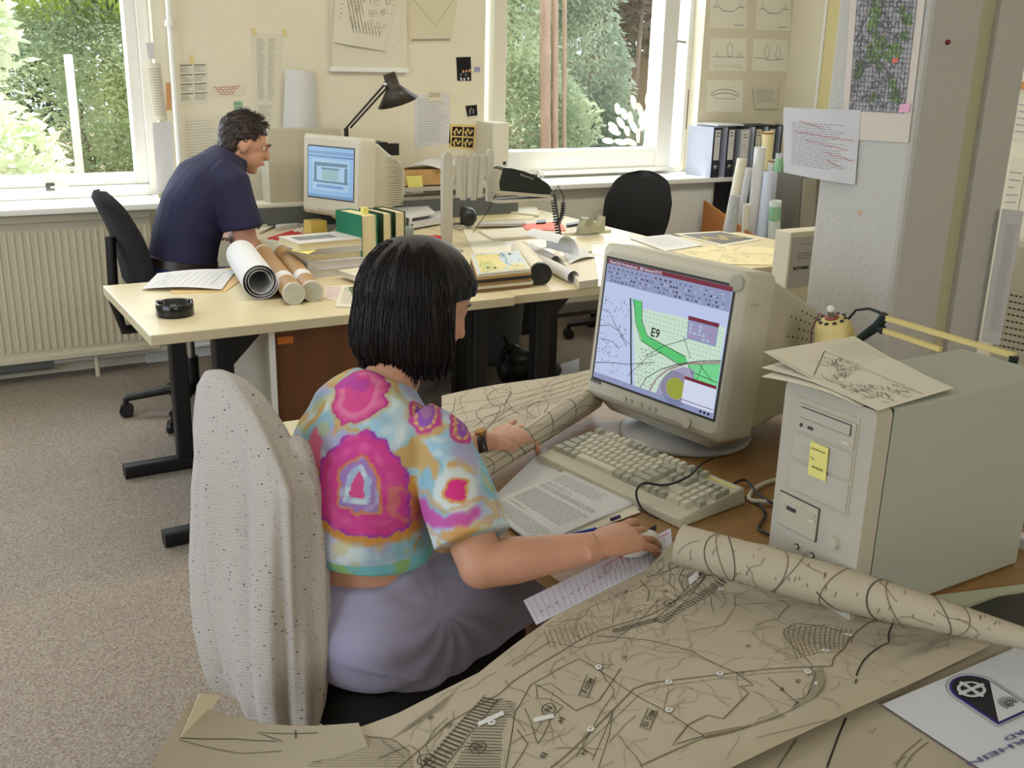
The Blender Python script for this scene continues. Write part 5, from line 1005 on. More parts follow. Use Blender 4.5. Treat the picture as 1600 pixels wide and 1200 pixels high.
b = MB(); b.lathe([(.001, 0), (.150, 0), (.153, .006), (.145, .012), (.09, .02), (.07, .03), (.10, .045), (.001, .05)], MC-Vector((.045, .01, 0)), mat('stand_plastic', (168, 168, 166), .35), 36); b.build('stand', parent=t)
b = MB(); b.loft([[T @ Vector((x0+.02+.02*k, y*(1-.2*k), .004-.03*k)) for y in (.19, .12, 0, -.12, -.19)]+[T @ Vector((x0+.14-.01*k, y*(1-.2*k), .004-.03*k)) for y in (-.19, 0, .19)] for k in (0, 1)], CRTB); b.build('chin', parent=t)
for yy, rr_ in ((.075, .006), (.055, .005), (.025, .006), (.0, .006), (-.02, .005)): b = MB(); b.cyl(T @ Vector((x0+.002, yy, .026)), T @ Vector((x0-.003, yy, .026)), rr_, CRTD, 12); b.build('button', parent=t)
b = MB(); b.cyl(T @ Vector((x0+.002, -.115, .025)), T @ Vector((x0-.004, -.115, .025)), .012, CRTB, 20); b.build('power_button', parent=t)
s = Sheet(lambda u, v: T @ Vector((x0-.0012, .193-.036*u, .038+.007*v)), 1, 1, SLOT, .0005); s.text('MIRO C2193', .05, .2, .16, PAPERG, sv=4, su=1, bold=True); s.build('brand_label', parent=t)
b = MB(); b.lathe([(.0145, 0), (.0175, 0), (.0175, .0022), (.0145, .0022)], T @ Vector((x0, -.189, .340)), GREYK, 24, axis=T.to_3x3() @ Vector((-1, 0, 0))); b.lathe([(.001, .0), (.013, 0), (.013, .001), (.001, .001)], T @ Vector((x0, -.189, .340)), GREYK, 24, axis=T.to_3x3() @ Vector((-1, 0, 0))); b.build('round_emblem', parent=t)
s = Sheet(lambda u, v: T @ Vector((x0-.0013, -.181-.016*u, .332+.016*v)), 1, 1, GREYK, .0004); s.text('P', .2, .15, .9, LIGHTK, bold=True); s.build('emblem_letter', parent=t)
b = MB(); b.box(x0+.028, x0+.052, -.2125, -.2105, .295, .301, CRTD, M=T); b.build('side_slot', parent=t)
# ================================================================== KEYBOARD
KP = [PZ(*KB[0], DZ+.022), PZ(*KB[1], DZ+.022), PZ(*KB[2], DZ+.03), PZ(*KB[3], DZ+.03)]    # near-left, near-right, far-right, far-left (as seen by the woman)
ex = (KP[1]-KP[0]); ex.z = 0; kl = ex.length; ex.normalize(); ey = Vector((-ex.y, ex.x, 0)); kw = abs((KP[3]-KP[0]).dot(ey)); sgn = 1 if (KP[3]-KP[0]).dot(ey) > 0 else -1; ey = ey*sgn
O = Vector((KP[0].x, KP[0].y, DZ+.001)); KM = Matrix(((ex.x, ey.x, 0, O.x), (ex.y, ey.y, 0, O.y), (0, 0, 1, O.z), (0, 0, 0, 1)))
t = thing('keyboard', KM @ Vector((kl/2, kw/2, 0)), 'cream and grey computer keyboard between the woman and her monitor', 'keyboard')
tp = lambda y: .016+.018*y/kw
b = MB(); cs = [(0, 0), (kl, 0), (kl, kw), (0, kw)]; b.hexa([KM @ Vector((x, y, 0)) for x, y in cs], [KM @ Vector((x, y, tp(y))) for x, y in ((.004, .004), (kl-.004, .004), (kl-.004, kw-.004), (.004, kw-.004))], CRTB); b.build('case', parent=t, bevel=.003)
u_ = kl/23.3; ky = .03*kw/.17; rh = (kw-ky-.012)/6.6; kn = 0
rows = [(0, [(0, 1, 1)]+[(2+k, 1, 0) for k in range(4)]+[(6.5+k, 1, 1) for k in range(4)]+[(11+k, 1, 0) for k in range(4)]+[(15.4+k, 1, 1) for k in range(3)]),
        (1.4, [(k, 1, 1 if k == 0 else 0) for k in range(13)]+[(13, 2, 1)]+[(15.4+k, 1, 1) for k in range(3)]+[(18.8+k, 1, 1) for k in range(4)]),
        (2.4, [(0, 1.5, 1)]+[(1.5+k, 1, 0) for k in range(12)]+[(13.5, 1.5, 1)]+[(15.4+k, 1, 1) for k in range(3)]+[(18.8+k, 1, 0) for k in range(3)]+[(21.8, 1, 1)]),
        (3.4, [(0, 1.75, 1)]+[(1.75+k, 1, 0) for k in range(11)]+[(12.75, 2.25, 1)]+[(18.8+k, 1, 0) for k in range(3)]),
        (4.4, [(0, 2.25, 1)]+[(2.25+k, 1, 0) for k in range(10)]+[(12.25, 2.75, 1)]+[(16.4, 1, 1)]+[(18.8+k, 1, 0) for k in range(3)]+[(21.8, 1, 1)]),
        (5.4, [(0, 1.5, 1), (1.5, 1.25, 1), (2.75, 1.25, 1), (4, 6.5, 0), (10.5, 1.25, 1), (11.75, 1.25, 1), (13, 2, 1)]+[(15.4+k, 1, 1) for k in range(3)]+[(18.8, 2, 0), (20.8, 1, 0)])]
keys = []
for ry, ks in rows:
    y1 = kw-.012-ry*rh; y0 = y1-rh*.9
    for kx, kwid, g in ks: keys.append((.01+kx*u_*.985, .01+(kx+kwid)*u_*.985-u_*.1, y0, y1, g))
for n_, (xa, xb, y0, y1, g) in enumerate(keys):
    zb, z1 = tp((y0+y1)/2)-.001, tp((y0+y1)/2)+.009; b = MB(); i_ = .0026
    b.hexa([KM @ Vector(v) for v in ((xa, y0, zb), (xb, y0, zb), (xb, y1, zb), (xa, y1, zb))], [KM @ Vector(v) for v in ((xa+i_, y0+i_, z1), (xb-i_, y0+i_, z1), (xb-i_, y1-i_*.5, z1+.0015), (xa+i_, y1-i_*.5, z1+.0015))], GREYK if g else LIGHTK)
    if n_ < 98: b.build('key', parent=t)
    else: 
        if n_ == 98: rest = MB()
        off = len(rest.v); rest.v += b.v; rest.mi(GREYK); rest.mi(LIGHTK)
        for f_ in b.f: rest.f.append([q+off for q in f_]); rest.m.append(0 if g else 1); rest.sm.append(False)
if len(keys) > 98: o = rest.build('keys', parent=t); o['kind'] = 'stuff'
b = MB(); s_ = Sheet(lambda u, v: KM @ Vector((kl-.1+.085*u, kw-.022+.008*v, tp(kw-.02)+.0006)), 1, 1, YNOTE, .0003); s_.build('label_strip', parent=t)
def cable(name, pts, r, label, m=BLACKM, smooth=4):
    P = [Vector(p) for p in pts]; out = []
    for i in range(len(P)-1):
        p0, p1, p2, p3 = P[max(i-1, 0)], P[i], P[i+1], P[min(i+2, len(P)-1)]
        for k in range(smooth):
            q = k/smooth; out.append(.5*((2*p1)+(-p0+p2)*q+(2*p0-5*p1+4*p2-p3)*q*q+(-p0+3*p1-3*p2+p3)*q**3))
    out.append(P[-1]); b = MB(); b.tube(out, r, m, 8); return b.build(name, label=label, cat='cable')
kz = DZ+.05
cable('mouse_cable', [PZ(1028, 810, DZ+.012), PZ(1003, 795, DZ+.014), PZ(994, 770, DZ+.035), PZ(1006, 755, kz), PZ(1040, 758, kz), PZ(1075, 745, kz), PZ(1098, 724, DZ+.045), PZ(1115, 716, DZ+.02)], .0024, 'thin black mouse cable looping over the keyboard')
cable('keyboard_cable', [PZ(1135, 770, DZ+.006), PZ(1160, 775, DZ+.005), PZ(1188, 790, DZ+.005), PZ(1196, 805, DZ+.005), PZ(1186, 825, DZ+.005), PZ(1200, 835, DZ+.005), PZ(1220, 840, DZ+.005)], .0028, 'black cable winding on the desk beside the computer tower')
cable('black_cable', [PZ(1148, 755, DZ+.012), PZ(1165, 750, DZ+.012), PZ(1185, 772, DZ+.012), PZ(1215, 790, DZ+.012)], .0028, 'short black cable between keyboard and tower')
cable('grey_cable', [PZ(1228, 745, DZ+.008), PZ(1190, 757, DZ+.008), PZ(1172, 772, DZ+.008), PZ(1176, 782, DZ+.008), PZ(1226, 785, DZ+.008)], .0045, 'thick pale grey cable bending behind the tower front', CRTB)
# ================================================================== TOWER
TM = frame((1.168, .925, DZ+.0005), math.radians(TW_RZ)); TD, TWD, TH = .425, .174, .350
t = thing('computer_tower', TM @ Vector((TD/2, TWD/2, 0)), 'large grey-green computer tower standing on the desk at the right', 'computer')
MB().rbox(.035, TD, 0, TWD, .002, TH, PCB, .006, 'x', M=TM).build('case', parent=t)
b = MB(); b.rbox(0, .034, -.002, TWD+.002, .0, TH+.002, PCF, .012, 'x', M=TM); b.build('front_panel', parent=t, bevel=.004)
def fbox(y0, y1, z0, z1, d0, d1, m, name=None, **k):
    b = MB(); b.box(-d1, -d0, y0, y1, z0, z1, m, M=TM); return b.build(name, parent=t, **k)
Y_ = lambda u: TWD-.002-(TWD-.004)*u      # u: 0 left .. 1 right on the front
fbox(Y_(.86), Y_(.14), TH*.50, TH*.95, .0002, .0015, CRTD, 'bay_recess')
d = fbox(Y_(.84), Y_(.16), TH*.80, TH*.925, .001, .005, PCF, 'cd_drive', bevel=.001)
b = MB(); b.box(-.0065, -.005, Y_(.80), Y_(.22), TH*.865, TH*.915, SLOT, M=TM); b.box(-.0075, -.0062, Y_(.795), Y_(.225), TH*.868, TH*.912, PCF, M=TM); b.build('disc_tray', parent=d)
b = MB(); b.cyl(TM @ Vector((-.005, Y_(.24), TH*.83)), TM @ Vector((-.0065, Y_(.24), TH*.83)), .003, SLOT, 10); b.box(-.0065, -.005, Y_(.38), Y_(.32), TH*.825, TH*.837, SLOT, M=TM); b.box(-.008, -.005, Y_(.80), Y_(.72), TH*.822, TH*.838, LIGHTK, M=TM); b.build('drive_controls', parent=d)
fbox(Y_(.84), Y_(.16), TH*.665, TH*.785, .001, .004, PCF, 'bay_cover', bevel=.001); fbox(Y_(.84), Y_(.16), TH*.515, TH*.65, .001, .004, PCF, 'bay_cover', bevel=.001)
s = Sheet(lambda u, v: TM @ Vector((-.0055-.002*v, Y_(.38)-.036*u, TH*.62+.055*v)), 1, 1, YNOTE, .0004); s.ink([(.1+.05*i, .8+.04*(i % 2)) for i in range(16)], .0012, INK); s.ink([(.2+.05*i, .25+.04*(i % 3)) for i in range(13)], .0012, INK); s.ink([(.1, .55), (.3, .5)], .001, INK)
s.build('sticky_note', label='yellow sticky note with handwriting on the front of the computer tower', cat='sticky note')
fbox(Y_(.55), Y_(.06), TH*.315, TH*.48, .0002, .0015, SLOT, 'floppy_bay_frame'); f = fbox(Y_(.54), Y_(.07), TH*.32, TH*.475, .001, .0035, CRTD, 'floppy_bay')
b = MB(); b.box(-.006, -.0035, Y_(.52), Y_(.10), TH*.43, TH*.445, PCF, M=TM); b.box(-.0062, -.0035, Y_(.28), Y_(.18), TH*.41, TH*.43, SLOT, M=TM); b.box(-.007, -.0035, Y_(.52), Y_(.46), TH*.405, TH*.42, LIGHTK, M=TM); b.build('floppy_slot', parent=f)
b = MB(); b.cyl(TM @ Vector((.001, Y_(.74), TH*.36)), TM @ Vector((-.003, Y_(.74), TH*.36)), .0125, CRTD, 24); b.cyl(TM @ Vector((-.002, Y_(.74), TH*.36)), TM @ Vector((-.006, Y_(.74), TH*.36)), .0105, PCF, 24); b.build('power_button', parent=t)
b = MB()
for u in (.33, .42, .52): b.cyl(TM @ Vector((.001, Y_(u), TH*.255-.006*u)), TM @ Vector((-.0015, Y_(u), TH*.255-.006*u)), .005, CRTD if u == .42 else SLOT, 14); b.cyl(TM @ Vector((-.001, Y_(u), TH*.255-.006*u)), TM @ Vector((-.004, Y_(u), TH*.255-.006*u)), .0032, PCF, 14)
b.build('indicator_lights', parent=t)
b = MB(); b.box(.0345, .0355, -.0025, TWD+.0025, .004, TH+.0005, SLOT, M=TM); b.build('panel_seam', parent=t)
# folded map on the tower
zt = DZ+TH+.006
def d_fold(s):
    s.lines(.08, .42, .58, .96, 9, INKG, .0008, random.Random(3), .4); s.lines(.5, .8, .66, .9, 7, INKG, .0008, random.Random(5), .4)
    r = random.Random(2); s.ink([(.14, .5), (.98, .62)], .0012, INK); s.ink([(.14, .5), (.42, .06)], .0012, INK); s.ink([(.08, .02), (.42, .02), (.98, .3)], .0008, INKM)
    for _ in range(190):
        u, v = r.uniform(.25, .93), r.uniform(.08, .56)
        if v < .5-(u-.14)*1.2+.05: continue
        p = [(u, v)]
        for k in range(3): u += r.uniform(-.05, .05); v += r.uniform(-.04, .05); p.append((min(max(u, .14), .96), min(max(v, .06), .6)))
        s.ink(p, .0009, r.choice([INKG, INKM, mat('ink_map_grey', (92, 92, 92), .8)]))
Q = [PZ(1194, 549, zt+.03), PZ(1372, 641, zt+.004), PZ(1490, 606, zt+.002), PZ(1335, 525, zt+.02)]
t = thing('folded_map', (Q[0]+Q[2])/2, 'folded paper map lying open on top of the computer tower', 'map')
s = Sheet(bil(*Q, bow=-.004), 12, 6, PAPERW, .0006); d_fold(s); s.build('top_leaf', parent=t)
for k, (dz, a_, c_) in enumerate(((.014, (1190, 574), (1352, 632)), (.008, (1190, 588), (1345, 634)))):
    Q2 = [PZ(a_[0], a_[1], zt+dz-.002), PZ(c_[0], c_[1], zt+.002-.001*k), PZ(1480-10*k, 606, zt+.001), PZ(1330, 535, zt+.006)]; s = Sheet(bil(*Q2, bow=.006), 10, 4, PAPERW, .0006); s.lines(.1, .6, .1, .5, 6, INKG, .001, random.Random(k), .4); s.build('under_leaf', parent=t)
# ================================================================== CREAM LAMP BEHIND THE TOWER
c = PX(1300, 520, 1.62); t = thing('architect_lamp', (1.62, c.y, DZ), 'cream architect lamp with a perforated head lying behind the tower', 'lamp')
hd = PX(1300, 497, 1.62); ax = Vector((.30, -.05, -1)).normalized(); R0 = .036
b = MB(); b.lathe([(.001, 0), (.022, .001), (R0-.004, .006), (R0, .014), (R0+.006, .05), (R0+.022, .1), (R0+.045, .15), (R0+.04, .15), (.02, .06), (.001, .05)], hd, CREAML, 32, axis=ax); b.build('shade', parent=t)
b = MB(); qd = Vector((0, 0, 1)).rotation_difference(ax)
for k in range(10):
    a = 2*math.pi*k/10; p = hd+qd @ Vector((math.cos(a)*(R0-.010), math.sin(a)*(R0-.010), .0032)); b.cyl(p, p-ax*.003, .0042, SLOT, 12)
b.build('vent_holes', parent=t); b = MB(); b.cyl(hd, hd-ax*.018, .007, CHROME, 14); b.ball(hd-ax*.02, .008, WHITEP, 8); b.lathe([(.012, 0), (.014, 0), (.014, .002), (.012, .002)], hd-ax*.003, mat('copper', (150, 80, 60), .4, metal=.5), 20, axis=ax); b.build('bulb_cap', parent=t)
X = 1.62; k0, k1, k2, k3 = PX(1383, 492, X), PX(1372, 508, X), PX(1340, 532, X), PX(1326, 498, X)
b = MB(); b.tube([k0, k1, k2], [.009, .011, .008], DARKT, 10); b.tube([PX(1366, 508, X), PX(1380, 516, X)], .009, DARKT, 10); b.build('joint', parent=t)
b = MB(); b.tube([PX(1326, 498, X), PX(1338, 484, X), PX(1358, 482, X), PX(1374, 488, X), PX(1378, 496, X)], .003, DARKT, 8); b.tube([hd, PX(1280, 490, X), PX(1268, 515, X), PX(1266, 545, X)], .0016, mat('copper_wire', (130, 70, 80), .4), 6); b.build('lamp_wire', parent=t)
for a_, c_ in (((1385, 497), (1585, 556)), ((1381, 516), (1470, 546))):
    b = MB(); p0, p1 = PX(*a_, X), PX(*c_, X); p1 = p0+(p1-p0)*1.0; b.box(-.0045, .0045, 0, (p1-p0).length, -.0045, .0045, CREAML, M=Matrix.Translation(p0) @ Vector((0, 1, 0)).rotation_difference(p1-p0).to_matrix().to_4x4()); b.build('arm', parent=t)
e = PX(1585, 556, X); b = MB(); b.cyl((e.x, e.y, DZ), e, .008, DARKT, 10); b.box(e.x-.04, e.x+.04, e.y-.04, e.y+.04, DZ+.0005, DZ+.02, DARKT); b.build('clamp_post', parent=t)
# leaflet box left of the pillar
YB = 2.05; a, c, d_ = PY(1241, 363, YB), PY(1285, 375, YB), PY(1214, 470, YB)
t = thing('leaflet_box', ((a.x+c.x)/2, YB, DZ), 'white leaflet box with grey printed front standing left of the pillar', 'box')
x0_, x1_ = a.x-.012, c.x+.06; b = MB(); b.box(x0_, x1_, YB, YB+.06, DZ+.0005, a.z, mat('box_cream', (216, 208, 184), .5)); b.build('case', parent=t, bevel=.003)
s = Sheet(lambda u, v: Vector((x0_+.008+.12*u, YB-.001, a.z-.16+.145*v)), 1, 1, mat('box_grey', (178, 174, 168), .5), .0005); s.lines(.2, .7, .55, .7, 3, INK, .0015, random.Random(4), .2, words=False); s.lines(.25, .65, .84, .88, 1, INK, .001, random.Random(4), .1)
s.fill([(.12, .36), (.6, .36), (.62, .39), (.6, .42), (.12, .42), (.1, .39)], SLOT, h=.0007); s.text('Interflex', .2, .372, .05, PAPER, h=.0012, sv=.85, su=1); s.build('front_print', parent=t)
# rear of another monitor at the right edge
t = thing('rear_monitor', (2.75, 1.35, 0), 'perforated rear of another cream monitor at the right picture edge', 'monitor'); X = 2.55
a, c = PX(1562, 445, X), PX(1600, 570, X); b = MB(); b.box(X, X+.38, .95, PX(1556, 470, X).y, DZ+.03, a.z+.13, CRTB); b.build('housing', parent=t, bevel=.02)
b = MB()
for i in range(8):
    for j in range(9): p = PX(1567+7*i-j*1.5, 458+10*j+i*1.5, X); b.box(X-.001, X+.002, p.y-.004, p.y+.004, p.z-.002, p.z+.002, SLOT)
b.build('vent_holes', parent=t); b = MB(); b.cyl((X+.18, 1.2, DZ), (X+.18, 1.2, DZ+.035), .1, CRTB, 20); b.build('stand', parent=t)
t = thing('side_desk', (2.9, 1.0, 0), 'cream desk under the other monitor, right of the pillar', 'desk'); MB().box(2.3, 3.35, .6, 1.45, DZ-.03, DZ, DESK).build('desktop', parent=t)
for x, y in ((2.4, .7), (3.25, .7), (2.4, 1.4), (3.25, 1.4)): MB().box(x-.02, x+.02, y-.02, y+.02, 0, DZ-.03, BLACKM).build('leg', parent=t)
# ================================================================== PAPERS BY THE KEYBOARD, MOUSE, PEN
def d_print(s):
    r = random.Random(4); s.lines(.1, .86, .86, .93, 2, INKG, .0011, r, .1); s.lines(.1, .5, .70, .82, 4, INKG, .0011, r, .3); s.lines(.08, .95, .48, .66, 9, mat('ink_print', (120, 120, 124), .8), .0012, r, .1); s.lines(.08, .95, .24, .46, 12, mat('ink_print', (120, 120, 124), .8), .0012, r, .05); s.lines(.08, .9, .06, .21, 7, INKG, .0011, r, .3)
flat('blank_sheet', [(752, 795), (850, 760), (950, 740), (850, 700)], DZ+.003, 'blank white sheet under the printed pages, by the rolled map', m=PAPER, thick=.001)
# printed pages: text runs across, top of page to the right
P4 = [PZ(x, y, DZ+.009) for x, y in ((838, 852), (755, 790), (884, 735), (995, 783))]   # u axis = reading direction turned
s = Sheet(bil(P4[0], P4[3], P4[2], P4[1]), 4, 1, PAPER, .004)
def turned(s):
    r = random.Random(4); ip = mat('ink_print', (120, 120, 124), .8)
    def block(u0, u1, n, ln, m_):
        for i in range(n):
            u = u0+(u1-u0)*(i+.5)/n; v = .93; e = .93-ln*(1-.1*r.random())
            while v > e: k = r.uniform(.03, .1); s.ink([(u, v), (u, max(v-k, e))], .0011, m_, h=.0007); v -= k+.014
    block(.05, .2, 6, .86, ip); block(.23, .26, 1, .3, INK); block(.29, .56, 12, .86, ip); block(.6, .66, 3, .86, ip); block(.68, .73, 2, .4, INKG); block(.76, .92, 5, .7, ip)
turned(s); s.build('printed_pages', label='sheaf of printed text pages between the woman\'s arm and the keyboard', cat='paper')
flat('under_page', [(850, 856), (1000, 800), (985, 778), (800, 850)], DZ+.0045, 'white page showing under the lower edge of the printed pages', m=PAPERW, thick=.001)
def d_note(s):
    r = random.Random(9)
    for i in range(10): u = .05+.05*i; s.ink([(u, .3+.02*i), (u+.012, .36+.02*i), (u+.02, .3+.02*i)], .0012, INKR)
    for i in range(26): u = .02+.036*i; s.ink([(u, .05), (u, .95)], .0005, INKL, h=.0005)
    s.ink([(.5, .82), (.98, .86)], .002, mat('ink_pink', (226, 90, 140), .7)); s.fill([(.62, .72), (.8, .76), (.8, .84), (.62, .8)], mat('marker_pink', (238, 180, 206), .7), h=.0006)
    for i in range(12): s.ink([(.5+.04*i, .55), (.5+.04*i, .78)], .0008, INKM, h=.0009)
flat('squared_notepaper', [(838, 976), (1052, 868), (1048, 825), (818, 938)], DZ+.0145, 'pale squared sheet with pencil figures beneath the mouse hand', m=mat('squared_paper', (206, 204, 218), .8), draw=d_note, thick=.0008)
b = MB(); b.tube([PZ(893, 836, DZ+.012), PZ(931, 827, DZ+.012)], .0042, mat('pen_blue', (40, 60, 160), .35), 12); b.tube([PZ(880, 839, DZ+.012), PZ(893, 836, DZ+.012)], [.0025, .0038], PAPER, 10); b.build('ballpoint_pen', label='blue ballpoint pen lying on the pages above the forearm', cat='pen')
b = MB(); b.tube([PZ(955, 812, DZ+.012), PZ(968, 807, DZ+.012)], .0035, INKV, 10); b.build('marker_pen', label='dark stub of a marker pen just above the mouse hand', cat='pen')
mp = PZ(996, 857, DZ+.016); t = thing('computer_mouse', (mp.x, mp.y, DZ+.0165), 'white computer mouse under the woman\'s right hand', 'mouse')
Mm = frame((mp.x, mp.y, DZ+.0165), .25); b = MB(); rings = [[Mm @ Vector((.050*k*math.cos(a), .029*k*math.sin(a), z_)) for a in [2*math.pi*j/24 for j in range(24)]] for k, z_ in ((.9, 0), (1, .006), (.97, .014), (.85, .021), (.6, .027), (.25, .03))]; b.loft(rings, WHITEP); b.build('shell', parent=t)
b = MB(); b.box(.012, .05, -.0008, .0008, .012, .0285, SLOT, M=Mm); b.build('button_gap', parent=t)
# ================================================================== MAPS
def netlines(s, r, n, m, w, U=(0, 1), V=(0, 1), k=4, du=.08, dv=.1, step=.03, h=.0007):
    for _ in range(n):
        u, v = r.uniform(*U), r.uniform(*V); p = [(u, v)]; a = r.uniform(0, 6.28)
        for _ in range(k): a += r.uniform(-.9, .9); u = min(max(u+du*math.cos(a), U[0]), U[1]); v = min(max(v+dv*math.sin(a), V[0]), V[1]); p.append((u, v))
        s.ink(p, w, m, step, h=h)
# rear map with its rolled edge
BM = [PZ(x, y, DZ+.012) for x, y in ((690, 735), (925, 632), (930, 576), (690, 616))]
fn_ = bil(*BM)
def frear(u, v): p = fn_(u, v); p.z += .004*math.sin(6*u)+.004*math.sin(5*v+2*u); return p
s = Sheet(frear, 24, 10, MAPP, .001); r = random.Random(31)
netlines(s, r, 11, INK, .0011, k=5, du=.1, dv=.2); netlines(s, r, 26, INKM, .0008, k=4, du=.06, dv=.15)
for k in range(4): s.ink([(0, .25+.2*k), (.3, .3+.15*k), (.6, .5+.1*k), (1, .55+.12*k)], .0016, INKM, .04)
for cu, cv in ((.28, .5), (.35, .75), (.6, .35)): s.ink([(cu+.07*math.cos(a)*(1+.2*math.sin(3*a)), cv+.17*math.sin(a)) for a in [i*.45 for i in range(15)]], .0014, INK, .05)
t = thing('rear_map', (BM[0]+BM[2])/2, 'large line map with a rolled near edge lying left of the keyboard', 'map'); s.build('map_sheet', parent=t)
ra, rb = PZ(757, 728, DZ+.04), PZ(925, 622, DZ+.045); ax = (rb-ra); Lr = ax.length; ax.normalize(); U = Vector((0, 0, 1)); V = U.cross(ax).normalized(); ra = ra-ax*.1; Lr += .1
def froll(u, v):
    rr_ = .026+.006*u; a = -.5+5.2*(1-v); rr_ *= (1-.1*(1-v)); return ra+ax*Lr*u+V*math.cos(a)*rr_+U*math.sin(a)*rr_
s = Sheet(froll, 14, 30, MAPP, .001); 
for k in range(7): u = .1+.13*k; s.ink([(u+.06*math.sin(4*v+k), v) for v in [i/24 for i in range(25)]], .0018, INK, h=.0009)
for k in range(5): v = .2+.14*k; s.ink([(u, v+.05*math.sin(5*u+k)) for u in [i/14 for i in range(15)]], .0012, INKM, h=.0008)
netlines(s, r, 24, INKM, .001, k=3, du=.06, dv=.06, step=.03, h=.0009); s.build('rolled_edge', parent=t)
# front map
ZF = DZ+.014
far_pts = [PZ(x, y, ZF) for x, y in ((430, 1150), (500, 1142), (620, 1108), (750, 1052), (805, 1008), (870, 960), (960, 915), (1050, 868), (1240, 905), (1400, 940), (1560, 975), (1700, 1000))]
ne0, ne1 = PZ(1151, 1200, ZF), PZ(1543, 1010, ZF)
def yfar(x):
    f = far_pts
    if x <= f[0].x: return f[0].y+.0*(x-f[0].x)
    for a, c in zip(f[:-1], f[1:]):
        if a.x <= x <= c.x: return a.y+(c.y-a.y)*(x-a.x)/max(1e-6, c.x-a.x)
    return f[-1].y
def ynear(x): return ne0.y+(ne1.y-ne0.y)*(x-ne0.x)/(ne1.x-ne0.x)
XL, XR = .25, 1.30
def fmap(u, v):
    x = XL+(XR-XL)*u; y0, y1 = ynear(x), yfar(x); y = y0+(y1-y0)*v; z = ZF+.0025*math.sin(9*x+3*v)+.002*math.sin(17*v+4*x)
    e = y-y0
    if e < .05: z += .012*math.sin(math.pi*max(0, min(1, (.05-e)/.05))*.9)
    if x > 1.0 and v > .7: z += .05*min(1, (x-1.0)/.12)*max(0, min(1, (1.26-x)/.05))*((v-.7)/.3)**1.5
    if x < .62 and v > .8: z -= .012*(v-.8)/.2*min(1, (.62-x)/.2)
    return Vector((x, y, z))
s = Sheet(fmap, 90, 34, MAPP, .001, back=PAPERW)
def mp_(px, py):
    p = PZ(px, py, ZF+.002); u = (p.x-XL)/(XR-XL); y0, y1 = ynear(p.x), yfar(p.x); return (min(max(u, 0), 1), min(max((p.y-y0)/(y1-y0), 0), .995))
def road(pts, w, m, h=.0008, **k): s.ink([mp_(*p) for p in pts], w, m, .012, h=h, **k)
r = random.Random(17)
LINES = [([(620, 1200), (700, 1130), (800, 1065), (870, 1020), (940, 980), (1020, 955), (1100, 905), (1150, 880)], .0022, INKM), ([(860, 1200), (990, 1075), (1020, 1065), (1200, 1045), (1300, 1040), (1320, 1010), (1380, 965)], .0026, INKM), ([(875, 1200), (1000, 1083), (1030, 1072), (1200, 1052), (1275, 1048)], .0012, INKM),
 ([(905, 1030), (1080, 1140), (1100, 1150)], .0016, INK), ([(1100, 1150), (1050, 1165), (1075, 1135), (1105, 1120), (1130, 1125), (1170, 1085), (1155, 1075), (1177, 1072), (1150, 1050), (1080, 1015), (1010, 1000), (930, 990)], .0018, INK),
 ([(1000, 1195), (1100, 1152), (1200, 1130), (1240, 1115), (1260, 1090), (1275, 1050)], .0024, INKM), ([(1235, 1115), (1245, 1097), (1200, 1060)], .0014, INK), ([(1262, 1058), (1270, 1040), (1235, 1000), (1225, 985), (1245, 970), (1290, 975), (1330, 985)], .0014, INK),
 ([(900, 1185), (940, 1110), (958, 1085)], .0012, INK), ([(925, 1190), (945, 1145), (958, 1110), (952, 1150), (935, 1200)], .0012, INK), ([(820, 1110), (830, 1130), (840, 1160), (848, 1150), (862, 1120), (880, 1105), (858, 1095), (840, 1095), (838, 1075), (860, 1070), (880, 1085)], .0014, INK),
 ([(835, 1070), (900, 1110), (935, 1095), (960, 1060), (970, 1045)], .0016, INK), ([(808, 1140), (825, 1160), (800, 1200)], .002, INKM), ([(905, 1030), (880, 1042), (850, 1060), (830, 1070), (805, 1115), (790, 1200)], .0016, INK),
 ([(590, 1185), (640, 1165), (655, 1175), (660, 1200)], .0014, INK), ([(575, 1140), (610, 1150), (628, 1165), (640, 1175)], .002, INKM), ([(700, 1120), (680, 1140), (665, 1165), (672, 1180)], .0012, INK), ([(1030, 930), (1005, 960), (960, 1000), (905, 1010), (860, 1000), (800, 1040)], .0016, INKM),
 ([(1000, 905), (1015, 920), (1012, 935)], .0028, mat('ink_olive', (120, 116, 60), .8)), ([(1010, 900), (1040, 895), (1075, 888)], .0016, INK), ([(1070, 890), (1060, 905), (1070, 918), (1095, 925)], .0014, INK), ([(905, 955), (950, 935), (1000, 915), (1030, 900), (1055, 885)], .001, INKM),
 ([(1220, 935), (1235, 945), (1215, 965), (1180, 975)], .0012, INK), ([(1170, 920), (1150, 945), (1130, 975), (1080, 985)], .0014, INKM), ([(1300, 1130), (1230, 1150), (1180, 1165)], .001, INKM), ([(1420, 960), (1390, 1000), (1350, 1030), (1336, 1075)], .003, BLACKM)]
for pts, w_, m_ in LINES: road(pts, w_*.72, m_)
